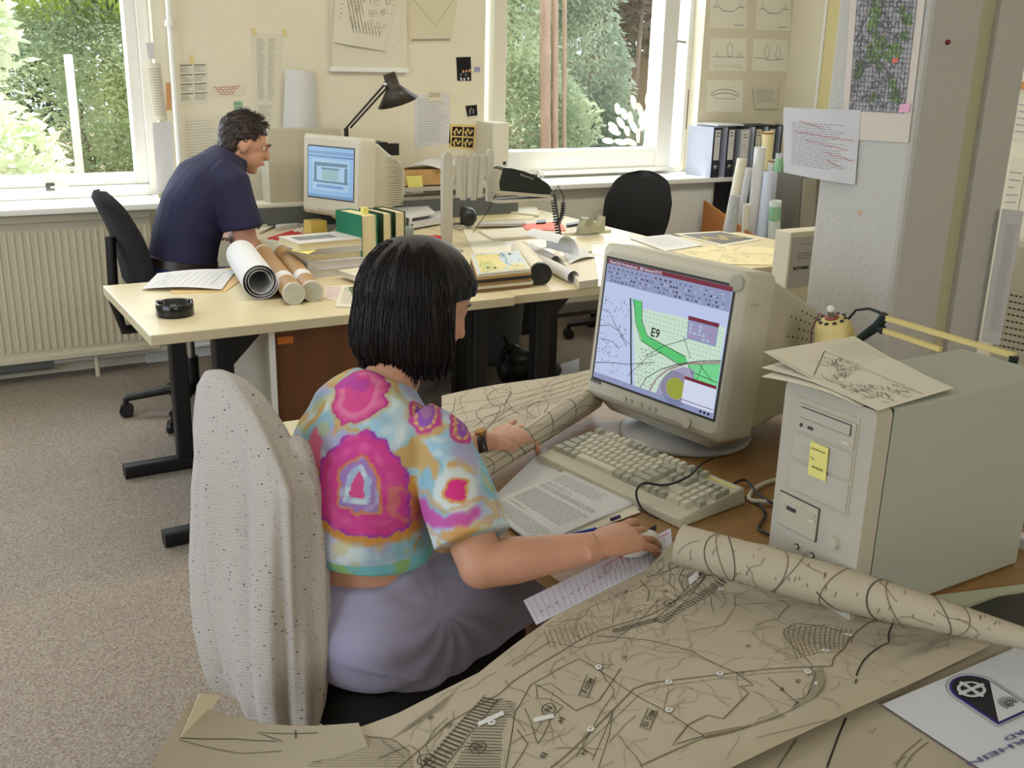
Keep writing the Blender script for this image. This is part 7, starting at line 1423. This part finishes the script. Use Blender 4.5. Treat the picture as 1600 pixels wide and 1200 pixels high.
def tiedye(p, n):
    a = nz(p, 16, 3); c = mixc((158, 194, 212), (206, 220, 222), smooth01(a, -.3, .4)); c = mixc(c, (222, 228, 226), smooth01(nz(p, 48, 31), .05, .4)*.5); c = mixc(c, (176, 170, 196), smooth01(nz(p, 40, 41), .15, .45)*.4); c = mixc(c, (166, 160, 200), smooth01(nz(p, 13, 9), .02, .4)*.75); c = mixc(c, (122, 178, 196), smooth01(nz(p, 19, 21), .12, .4)*.7)
    low = smooth01(hemz+.13-p.z, 0, .10); o = nz(p, 21, 14); o += .35*nz(p, 55, 61); c = mixc(c, (206, 156, 84), smooth01(o, .34-.26*low, .52-.26*low)*.8); c = mixc(c, (206, 190, 120), smooth01(nz(p, 30, 5), .25, .45)*.5)
    if p.z < hemz+.028: c = mixc(c, (110, 190, 200) if p.z > hemz+.012 else (120, 196, 190), .75); c = mixc(c, (150, 190, 110), smooth01(nz(p, 20, 2), .1, .3)*.8)
    for kind, cc_, cn, ra_, ua, P2, ins, rm in mots:
        e = p-cc_
        if e.length > rm*1.5 or n.dot(cn) < -.1: continue
        x, y = e.dot(ra_), e.dot(ua); wob = .006*nz(p, 60, 4)
        if abs(x) > rm or abs(y) > rm: continue
        d = pdist(x, y, P2); d = d if ins(x, y) else -d; d += wob; R0 = max(math.hypot(*q) for q in P2)
        if kind == 'pink1':
            if d > -.012: c = mixc(c, (196, 176, 120), smooth01(d, -.012, -.004)*.7)
            if d > -.002: c = mixc((186, 60, 130), (214, 92, 146), smooth01(d, 0, .004)); c = mixc(c, (222, 120, 160), smooth01(d, .005, .012)); c = mixc(c, (214, 78, 140), smooth01(d, .016, .021)); c = mixc(c, (180, 70, 160), smooth01(nz(p, 30, 2)+(.25 if y > 0 else -.3), .1, .4)*.8)
        elif kind == 'pink2':
            rr_ = math.hypot(x, y*.85)/R0
            if d > -.022 and y < .03: c = mixc(c, (210, 140, 56), smooth01(d, -.022, -.008)*.9)
            if d > -.003: c = mixc((150, 60, 170), (204, 66, 142), smooth01(d, -.003, .005)); c = mixc(c, (222, 96, 160), smooth01(nz(p, 45, 77), .0, .4)*.5); c = mixc(c, (222, 110, 170), math.exp(-((d-.02)/.006)**2)*.6*(.5+nz(p, 50, 8)))
            rr_ = 1-d/dmax2+.12*(y < 0)*0
            if rr_ < .50: c = mixc((206, 110, 90), (206, 150, 100), .5+nz(p, 40, 1)); 
            if rr_ < .42: c = mixc((150, 130, 190), (170, 190, 212), smooth01(nz(p, 40, 6), -.1, .2)); c = mixc(c, (196, 100, 160), (.5+.5*math.sin(math.atan2(y, x)*16))*.35)
            if rr_ < .27: c = mixc((196, 214, 220), (160, 180, 206), smooth01(nz(p, 60, 3), -.2, .3))
            if rr_ < .12: c = (206, 80, 140)
        elif kind == 'pinkl':
            if d > -.004: c = mixc(c, (214, 110, 140), smooth01(d, -.004, .004))
        elif kind == 'ring':
            q = math.atan2(y, x); sp = .5+.5*math.sin(q*14)
            if d > -.005: c = mixc(c, (190, 70, 140), smooth01(d, -.005, .0)); 
            if d > .004: c = mixc((216, 190, 110), (190, 80, 140), sp*.7)
            if d > .0095: c = (150, 90, 180)
            if d > .018: c = (170, 120, 170)
        elif kind == 'spot':
            if d > -.024: c = mixc(c, (206, 216, 214), smooth01(d, -.024, -.014))
            if d > -.007: c = mixc(c, (210, 150, 80), smooth01(d, -.007, -.003))
            if d > -.001: c = (214, 56, 130)
        elif kind == 'arc':
            if d > -.004: c = mixc(c, (196, 80, 160), smooth01(d, -.004, .006)*.9)
            elif d > -.012: c = mixc(c, (206, 150, 90), .5)
    return c
SHIRT = bpy.data.materials.new('tie_dye_cotton'); SHIRT.use_nodes = True; _n = SHIRT.node_tree.nodes; _l = SHIRT.node_tree.links
_a = _n.new('ShaderNodeVertexColor'); _a.layer_name = 'dye'; _l.new(_a.outputs[0], _n['Principled BSDF'].inputs['Base Color']); _n['Principled BSDF'].inputs['Roughness'].default_value = .85; _n['Principled BSDF'].inputs['Specular IOR Level'].default_value = .2
_t = _n.new('ShaderNodeTexNoise'); _t.inputs['Scale'].default_value = 60; _b = _n.new('ShaderNodeBump'); _b.inputs['Strength'].default_value = .25; _b.inputs['Distance'].default_value = .002; _l.new(_t.outputs[0], _b.inputs['Height']); _l.new(_b.outputs[0], _n['Principled BSDF'].inputs['Normal'])
ca = me.color_attributes.new('dye', 'FLOAT_COLOR', 'POINT')
me.update(); Vn = [v.normal.copy() for v in me.vertices]
for i, v in enumerate(me.vertices): ca.data[i].color = lin([max(0, min(255, q)) for q in tiedye(v.co, Vn[i])])
linkmesh('shirt', me, [SHIRT], parent=wt)
# ---- hair
hd = Vector((math.cos(FH), math.sin(FH), 0)); hs = Vector((-hd.y, hd.x, 0))
b = MB(); NT, NZ = 300, 54; rings = []
top = HC.z+.118; r = random.Random(5)
ridge = [noise.noise(Vector((math.cos(2*math.pi*j/NT)*24, math.sin(2*math.pi*j/NT)*24, 3))) for j in range(NT)]
ridge2 = [noise.noise(Vector((math.cos(2*math.pi*j/NT)*7, math.sin(2*math.pi*j/NT)*7, 8))) for j in range(NT)]
grid = []
for j in range(NT):
    th = 2*math.pi*j/NT; f = math.cos(th)      # 1 = front
    rx = .112 if f > 0 else .110; rad = 1/math.sqrt((math.cos(th)/rx)**2+(math.sin(th)/.093)**2)
    face = smooth01(f, .29, .44)
    hem = HC.z-.120-.012*ridge[j]-.018*ridge2[j]-.016*smooth01((hd*math.cos(th)+hs*math.sin(th)).dot(_rt0), -.5, .7)+.012+(.165*face); col = []
    for k in range(NZ+1):
        t_ = k/NZ; 
        if t_ < .5: a = t_/.5*math.pi/2; rr_ = rad*math.sin(a)**.9; z = HC.z+.012+(top-HC.z-.012)*math.cos(a)
        else:
            q = (t_-.5)/.5; z = HC.z+.012+(hem-HC.z-.012)*q; rr_ = rad*(1+.07*math.sin(q*math.pi)*(1-face)-.13*smooth01(q, .72, 1)+.02*q)
        rr_ *= 1+(.022*ridge[j]+.03*ridge2[j])*smooth01(t_, .05, .5)+.006*noise.noise(Vector((j*.11, k*.2, 1)))
        off = hd*(-.006)
        col.append(Vector((HC.x, HC.y, 0))+off+hd*rr_*math.cos(th)+hs*rr_*math.sin(th)+Vector((0, 0, z)))
    grid.append(col)
vs = [p for col in grid for p in col]; w_ = NZ+1
b.add(vs, [(j*w_+k, ((j+1) % NT)*w_+k, ((j+1) % NT)*w_+k+1, j*w_+k+1)[::-1] for j in range(NT) for k in range(NZ)], HAIRW, True)
ctr = Vector((HC.x, HC.y, 0)); inn = [Vector((p.x, p.y, p.z))+(ctr-Vector((p.x, p.y, 0)))*.16 for p in vs]
b.add(inn, [(j*w_+k, ((j+1) % NT)*w_+k, ((j+1) % NT)*w_+k+1, j*w_+k+1) for j in range(NT) for k in range(NZ)], HAIRW, True)
hemo = [j*w_+NZ for j in range(NT)]; nvs = [vs[i] for i in hemo]+[inn[i] for i in hemo]; b.add(nvs, [(j, (j+1) % NT, (j+1) % NT+NT, j+NT) for j in range(NT)], HAIRW, True)
# loose strands over the surface
for _ in range(420):
    j = r.randrange(NT); th = 2*math.pi*j/NT
    if math.cos(th) > .28: continue
    k0 = r.randint(6, 30); col = grid[j]; pts = []; dr = r.uniform(-.25, .25); out = r.uniform(.0006, .003)
    for k in range(k0, NZ+1, 4):
        jj = int(j+dr*(k-k0)) % NT; p = grid[jj][k]; o_ = Vector((p.x-HC.x, p.y-HC.y, 0)).normalized(); pts.append(p+o_*out)
    pts.append(pts[-1]+Vector((r.uniform(-.006, .006), r.uniform(-.006, .006), -r.uniform(.004, .022))))
    if len(pts) > 2: b.tube(pts, [.0011]*(len(pts)-1)+[.0004], HAIRW, 4)
for (px, py, r_, L_) in ((700, 575, .012, .05), (612, 556, .012, .035), (585, 545, .012, .035), (730, 560, .01, .04)):
    pass
b.build('hair', parent=wt)
# ---- eyes, brows, lips, nails, watch
down = math.radians(24); fv = (hd*math.cos(down)-Vector((0, 0, 1))*math.sin(down)); uv_ = Vector((0, 0, 1))*math.cos(down)+hd*math.sin(down)
for s_ in (-1, 1):
    b = MB(); c = HC+fv*.068+hs*s_*.031+uv_*.006; b.ball(c, .0115, MUG, 8); b.ball(c+fv*.0075, .0052, LEATH, 6); b.build('eye', parent=wt)
    b = MB(); b.tube([HC+fv*.090+hs*s_*.014+uv_*.022, HC+fv*.085+hs*s_*.030+uv_*.028, HC+fv*.070+hs*s_*.046+uv_*.024], .0026, HAIRW, 6); b.build('eyebrow', parent=wt)
b = MB(); b.tube([HC+fv*.086-uv_*.058+hs*.016, HC+fv*.0945-uv_*.056, HC+fv*.086-uv_*.058-hs*.016], .0052, mat('lips', (186, 96, 92), .5), 8, round_ends=True); b.build('lips', parent=wt)
ax = (WRL-ELL).normalized(); c = WRL-ax*.022; b = MB(); U = Vector((0, 0, 1)); U = (U-ax*U.dot(ax)).normalized(); V = ax.cross(U)
rg = []
for (o_, k) in ((-.009, 1.0), (-.0085, 1.1), (.0085, 1.1), (.009, 1.0)): rg.append([c+ax*o_+V*math.cos(q)*.0300*k+U*math.sin(q)*.0258*k for q in [2*math.pi*i/24 for i in range(24)]])
b.loft(rg, LEATH, cap=False); b.build('watch_strap', parent=wt, label='dark brown leather watch strap'); b = MB(); b.cyl(c+U*.026, c+U*.033, .013, mat('gilt', (180, 140, 80), .3, metal=.8), 18); b.build('watch_face', parent=wt)
# ================================================================== CARDIGAN
def speckle():
    m = bpy.data.materials.new('speckled_knit'); m.use_nodes = True; N = m.node_tree.nodes; L = m.node_tree.links; bs = N['Principled BSDF']; bs.inputs['Roughness'].default_value = .95; bs.inputs['Specular IOR Level'].default_value = .15
    tc = N.new('ShaderNodeTexCoord'); cols = []
    base = N.new('ShaderNodeRGB'); base.outputs[0].default_value = lin((190, 183, 174)); cur = base.outputs[0]
    for sc_, th, colr, st in ((52, .13, (60, 54, 58), (1, 1, 2.2)), (84, .12, (84, 78, 82), (1.6, 1, 1.2)), (140, .2, (150, 142, 136), (1, 1, 1.6))):
        mp = N.new('ShaderNodeMapping'); mp.inputs['Scale'].default_value = st; L.new(tc.outputs['Object'], mp.inputs[0]); v = N.new('ShaderNodeTexVoronoi'); v.inputs['Scale'].default_value = sc_; L.new(mp.outputs[0], v.inputs['Vector'])
        lt = N.new('ShaderNodeMath'); lt.operation = 'LESS_THAN'; lt.inputs[1].default_value = th; L.new(v.outputs['Distance'], lt.inputs[0])
        sp = N.new('ShaderNodeSeparateColor'); L.new(v.outputs['Color'], sp.inputs[0]); g = N.new('ShaderNodeMath'); g.operation = 'GREATER_THAN'; g.inputs[1].default_value = .5; L.new(sp.outputs[0], g.inputs[0]); mu = N.new('ShaderNodeMath'); mu.operation = 'MULTIPLY'; L.new(lt.outputs[0], mu.inputs[0]); L.new(g.outputs[0], mu.inputs[1])
        mx = N.new('ShaderNodeMixRGB'); L.new(mu.outputs[0], mx.inputs[0]); L.new(cur, mx.inputs[1]); mx.inputs[2].default_value = lin(colr); cur = mx.outputs[0]
    L.new(cur, bs.inputs['Base Color'])
    wv = N.new('ShaderNodeTexWave'); wv.bands_direction = 'Z'; wv.inputs['Scale'].default_value = 60; wv.inputs['Distortion'].default_value = .6; wv.inputs['Detail'].default_value = 1; L.new(tc.outputs['Object'], wv.inputs['Vector'])
    wx = N.new('ShaderNodeTexWave'); wx.bands_direction = 'DIAGONAL'; wx.inputs['Scale'].default_value = 90; L.new(tc.outputs['Object'], wx.inputs['Vector']); ad = N.new('ShaderNodeMath'); ad.operation = 'ADD'; L.new(wv.outputs['Fac'], ad.inputs[0]); L.new(wx.outputs['Fac'], ad.inputs[1])
    bp = N.new('ShaderNodeBump'); bp.inputs['Strength'].default_value = .25; bp.inputs['Distance'].default_value = .0014; L.new(ad.outputs[0], bp.inputs['Height']); L.new(bp.outputs[0], bs.inputs['Normal']); return m
KNIT = speckle()
t = thing('cardigan', (.40, 1.58, .45), 'cream speckled knit cardigan hung over the back of the woman\'s chair', 'cardigan')
# outline measured in the photograph on the plane of the chair back: (row, left, right) with half thickness
CD = Vector((math.sin(.30), -math.cos(.30), 0)); CN = Vector((CD.y, -CD.x, 0))*-1
CP = Vector((.405, 1.555, 0))
def on_card(px, py):
    d = _ray(px, py); n = Vector((CN.x, CN.y, 0)); t_ = (CP-CAM).dot(n)/d.dot(n); return CAM+d*t_
rowsC = [(1.042, .02, .006, -.055), (1.034, .05, .02, -.055), (1.01, .082, .032, -.04), (.97, .11, .04, -.022), (.93, .132, .045, -.008), (.89, .146, .048, .004), (.8, .150, .052, .002), (.7, .152, .056, 0), (.6, .150, .058, 0), (.52, .142, .056, .004), (.46, .132, .05, .008), (.43, .125, .042, .01)]
def card_fold(th, z): return .012*math.sin(th*5+z*5)+.008*math.sin(th*9-z*3+1)+.004*math.sin(th*17+z*2)
def cshell(rows, ctr, name, parent, dirv=None, thick=.0, n=96, folds=1, ns=1, seed=0):
    b = MB(); rings = []
    dv = dirv or CD; nv = Vector((dv.y, -dv.x, 0))
    out = []
    for i in range(len(rows)-1):
        for k in range(6 if i < len(rows)-2 else 7):
            q = k/6; out.append(tuple(rows[i][m]*(1-q)+rows[i+1][m]*q for m in range(len(rows[0]))))
    for R_ in out:
        z, hl, ht = R_[:3]; ox = R_[3] if len(R_) > 3 else 0; oy = R_[4] if len(R_) > 4 else 0
        ring_ = []
        for j in range(n):
            th = 2*math.pi*j/n; c_, s_ = math.cos(th), math.sin(th); f = (card_fold(th+seed, z)*folds)*min(1, (1.05-z)*4)*.8; x = math.copysign(abs(c_)**.8, c_)*hl+f*c_; y = math.copysign(abs(s_)**.75, s_)*ht+f*s_*1.1
            ring_.append(ctr+dv*(x+ox)+nv*(y+oy)+Vector((0, 0, z+.006*math.sin(th*3+seed)*(1-z))))
        rings.append(ring_)
    b.loft(rings, KNIT); return b.build(name, parent=parent)
cb = Vector((CARD[0], CARD[1], 0))
cshell(rowsC, cb, 'body', t)
# hanging sleeve and front edges
def drape(pts, rs, fl, name):
    b = MB(); b.tube(pts, rs, KNIT, 20, flat=fl, up=CN, round_ends=True); me_ = fuse(b, .006, 8); displace(me_, lambda p, n: .004*noise.noise(Vector((p.x*30, p.y*30, p.z*5)))); return linkmesh(name, me_, [KNIT], parent=t)
far_ = cb-CD*.10; near_ = cb+CD*.10
drape([far_-CN*.0+Vector((0, 0, .93)), far_-CN*.02+Vector((0, 0, .82)), far_-CN*.03+Vector((0, 0, .68)), far_-CN*.03+Vector((0, 0, .54)), far_-CN*.025+CD*.01+Vector((0, 0, .50))], [.035, .042, .046, .05, .046], [.6]*5, 'sleeve')
drape([near_+CN*.03+Vector((0, 0, .93)), near_+CN*.045+Vector((0, 0, .80)), near_+CN*.04+Vector((0, 0, .65)), near_+CN*.03-CD*.02+Vector((0, 0, .47)), near_+CN*.02-CD*.03+Vector((0, 0, .38))], [.035, .045, .05, .055, .045], [.6]*5, 'sleeve')
# ================================================================== MAN
MY = 4.42
mt = thing('man', (1.0, MY, 0), 'dark-haired man in a navy polo shirt leaning over his desk with folded arms', 'person')
def MP(px, py, dy=0): return PY(px, py, MY+dy)
def mring(c, a, d_, dirv, n=24, side=Vector((0, 1, 0))):    # ring perpendicular to dirv; a half width (y), d_ half depth
    dirv = dirv.normalized(); u = side; w_ = dirv.cross(u).normalized(); return [c+u*(a*math.copysign(abs(math.sin(q))**.9, math.sin(q)))+w_*(d_*math.cos(q)) for q in [2*math.pi*j/n for j in range(n)]]
mhc = MP(382, 222); hips = MP(283, 425); hips.z = max(hips.z, .56)
sp = [hips, MP(290, 375), MP(303, 325), MP(325, 285), MP(350, 258), MP(362, 243)]
def torso(ex, m, cut=0):
    b = MB(); hw = [.165, .16, .175, .195, .16, .07]; hd_ = [.13, .125, .125, .115, .08, .062]; rings = []
    for i, c in enumerate(sp):
        d = sp[min(i+1, 5)]-sp[max(i-1, 0)]; d.y = 0; rings.append(mring(c, hw[i]+ex, hd_[i]+ex, d))
    b.loft(rings[cut:], m); return b
b = torso(-.012, SKIN)
fv = Vector((math.cos(math.radians(22)), 0, -math.sin(math.radians(22)))); fv = (Matrix.Rotation(math.radians(-8), 3, 'Z') @ fv); hs = Vector((0, 0, 1)).cross(fv).normalized(); uv_ = fv.cross(hs).normalized(); HM = Matrix(((fv.x, hs.x, uv_.x), (fv.y, hs.y, uv_.y), (fv.z, hs.z, uv_.z)))
b.ball(mhc+uv_*.015-fv*.01, .1, SKIN, 16, (.98, .78, .98), HM); b.ball(mhc+fv*.03-uv_*.045, .1, SKIN, 12, (.66, .60, .74), HM); b.ball(mhc+fv*.062-uv_*.098, .1, SKIN, 10, (.28, .3, .2), HM)
b.tube([mhc+fv*.09+uv_*.012, mhc+fv*.104-uv_*.016, mhc+fv*.110-uv_*.03], [.010, .013, .014], SKIN, 8, round_ends=True); b.tube([mhc+fv*.094+hs*.03+uv_*.022, mhc+fv*.1+uv_*.022, mhc+fv*.094-hs*.03+uv_*.022], .009, SKIN, 8)
b.tube([mhc+fv*.088-uv_*.062+hs*.02, mhc+fv*.1-uv_*.06, mhc+fv*.088-uv_*.062-hs*.02], .009, SKIN, 8, round_ends=True)
for s_ in (-1, 1): b.ball(mhc-fv*.008+hs*s_*.079-uv_*.012, .1, SKIN, 10, (.2, .07, .34), HM)
b.tube([MP(352, 262), MP(366, 240), mhc-uv_*.05-fv*.02], [.07, .062, .06], SKIN, 14)
mel = PZ(388, 372, DZ+.05); msh = MP(362, 285, -.17); mwr = Vector((mel.x-.10, mel.y+.26, DZ+.045)); mel2 = Vector((mel.x, MY+.30, DZ+.045)); msh2 = MP(362, 285, .18); mwr2 = Vector((mel.x-.02, MY-.02, DZ+.05))
mel = Vector((MP(386, 372, -.2).x, MY-.2, DZ+.055)); mwr = Vector((mel.x+.02, MY+.06, DZ+.05))
for S, E_, Wr in ((msh, mel, mwr), (msh2, mel2, mwr2)):
    b.tube([S, S+(E_-S)*.45, E_+(S-E_)*.06, E_+(Wr-E_)*.07, E_+(Wr-E_)*.35, Wr], [.055, .05, .048, .048, .045, .03], SKIN, 14); b.ball(E_, .05, SKIN, 8)
hand(b, mwr, (mwr-mel), (-.2, 0, 1), 1, ((.2, .3, .2),)*4, L=.18); hand(b, mwr2, (mwr2-mel2), (-.2, 0, 1), -1, ((.2, .3, .2),)*4, L=.18)
hp_ = Vector((hips.x, MY, .555))
for s_ in (-1, 1):
    a_ = hp_+Vector((0, s_*.09, 0)); k_ = Vector((hp_.x+.42, MY+s_*.13, .56)); f_ = Vector((k_.x+.02, k_.y, .09)); b.tube([a_, (a_+k_)/2, k_, (k_+f_)/2, f_], [.08, .075, .058, .05, .04], SKIN, 12); b.tube([f_, f_+Vector((.1, 0, -.04)), f_+Vector((.2, 0, -.05))], [.04, .04, .028], SKIN, 8, round_ends=True)
linkmesh('body', fuse(b, .006, 5), [SKIN], parent=mt)
b = torso(.012, NAVY, 0); b.tube([MP(345, 268), MP(356, 255), MP(364, 240)], [.088, .078, .074], NAVY, 20)
for S, E_ in ((msh, mel), (msh2, mel2)): b.tube([S+Vector((-.03, .05 if S is msh else -.05, .02)), S, S+(E_-S)*.4, S+(E_-S)*.72], [.075, .08, .082, .088], NAVY, 20)
me = fuse(b, .007, 8); displace(me, lambda p, n: .008*noise.noise(Vector((p.x*11, p.y*11, p.z*7)))); linkmesh('polo_shirt', me, [NAVY], parent=mt)
b = MB(); 
for s_ in (-1, 1):
    a_ = hp_+Vector((0, s_*.09, 0)); k_ = Vector((hp_.x+.42, MY+s_*.13, .56)); f_ = Vector((k_.x+.02, k_.y, .12)); b.tube([a_, (a_+k_)/2, k_, (k_+f_)/2, f_], [.1, .09, .075, .07, .065], JEANS, 16)
b.loft([mring(hips+Vector((-.01, 0, -.03)), .18, .145, Vector((.15, 0, 1))), mring(hips+Vector((.0, 0, .045)), .178, .142, Vector((.15, 0, 1)))], JEANS); b.loft([mring(hp_-Vector((0, 0, .07)), .17, .13, Vector((0, 0, 1))), mring(hips, .185, .15, Vector((.1, 0, 1)))], JEANS)
linkmesh('jeans', fuse(b, .009, 6), [JEANS], parent=mt)
b = MB(); b.loft([mring(hips+Vector((.0, 0, .03)), .186, .150, Vector((.15, 0, 1))), mring(hips+Vector((.005, 0, .065)), .184, .148, Vector((.15, 0, 1)))], LEATH); b.build('belt', parent=mt)
b = MB(); b.tube([MP(348, 262)+Vector((0, 0, .0)), MP(360, 245)], [.085, .07], NAVY, 20); b.build('collar', parent=mt)
# hair cap
b = MB(); b.ball(mhc+uv_*.028-fv*.018, .1, HAIRM, 18, (1.02, .84, .96), HM); b.ball(mhc-fv*.045-uv_*.03, .1, HAIRM, 14, (.62, .76, .72), HM)
me = fuse(b, .005, 4); 
vs_ = [v.co.copy() for v in me.vertices]; me.update(); nn = [v.normal.copy() for v in me.vertices]
for v, n in zip(me.vertices, nn):
    l = v.co-mhc; f_, u_2, s_2 = l.dot(fv), l.dot(uv_), abs(l.dot(hs))
    hidden = (f_ > .035 and u_2 < .055+.25*max(0, f_-.06)) or (f_ > .0 and u_2 < .02 and f_ > -.0) or (f_ > -.03 and u_2 < -.0)
    if hidden: v.co -= n*.03
    else: v.co += n*(.006*noise.noise(v.co*60)+.004*noise.noise(v.co*130))
linkmesh('hair', me, [HAIRM], parent=mt)
r = random.Random(9); b = MB()
for _ in range(500):
    q = r.uniform(0, 6.28); e = r.uniform(.2, 1.5); d = fv*math.sin(e)*math.cos(q)+hs*math.sin(e)*math.sin(q)+uv_*math.cos(e)
    if d.dot(fv) > .55 and d.dot(uv_) < .62: continue
    p = mhc+uv_*.028-fv*.018+(fv*(d.dot(fv)*.101)+hs*(d.dot(hs)*.083)+uv_*(d.dot(uv_)*.095)); t_ = (fv*.8+uv_*.25+Vector((r.gauss(0, .4), r.gauss(0, .4), r.gauss(0, .4)))).normalized(); b.tube([p-t_*.004, p+t_*.012+d*.004, p+t_*.024+d*.005], [.0016, .0014, .0005], HAIRM, 4)
b.build('hair_tufts', parent=mt)
for s_ in (-1, 1):
    b = MB(); c = mhc+fv*.077+hs*s_*.029+uv_*.004; b.ball(c, .0085, MUG, 8); b.ball(c+fv*.0055, .0045, LEATH, 6); b.build('eye', parent=mt)
    b = MB(); b.tube([mhc+fv*.101+hs*s_*.014+uv_*.024, mhc+fv*.1+hs*s_*.032+uv_*.029, mhc+fv*.085+hs*s_*.05+uv_*.022], .004, HAIRM, 6); b.build('eyebrow', parent=mt)
b = MB(); b.tube([mhc+fv*.093-uv_*.062+hs*.018, mhc+fv*.104-uv_*.06, mhc+fv*.093-uv_*.062-hs*.018], .0055, mat('lips', (186, 96, 92), .5), 8, round_ends=True); b.build('lips', parent=mt)
for o in list(bpy.data.objects):
    if o.type == 'MESH' and not o.data.polygons: print('EMPTY MESH', o.name)
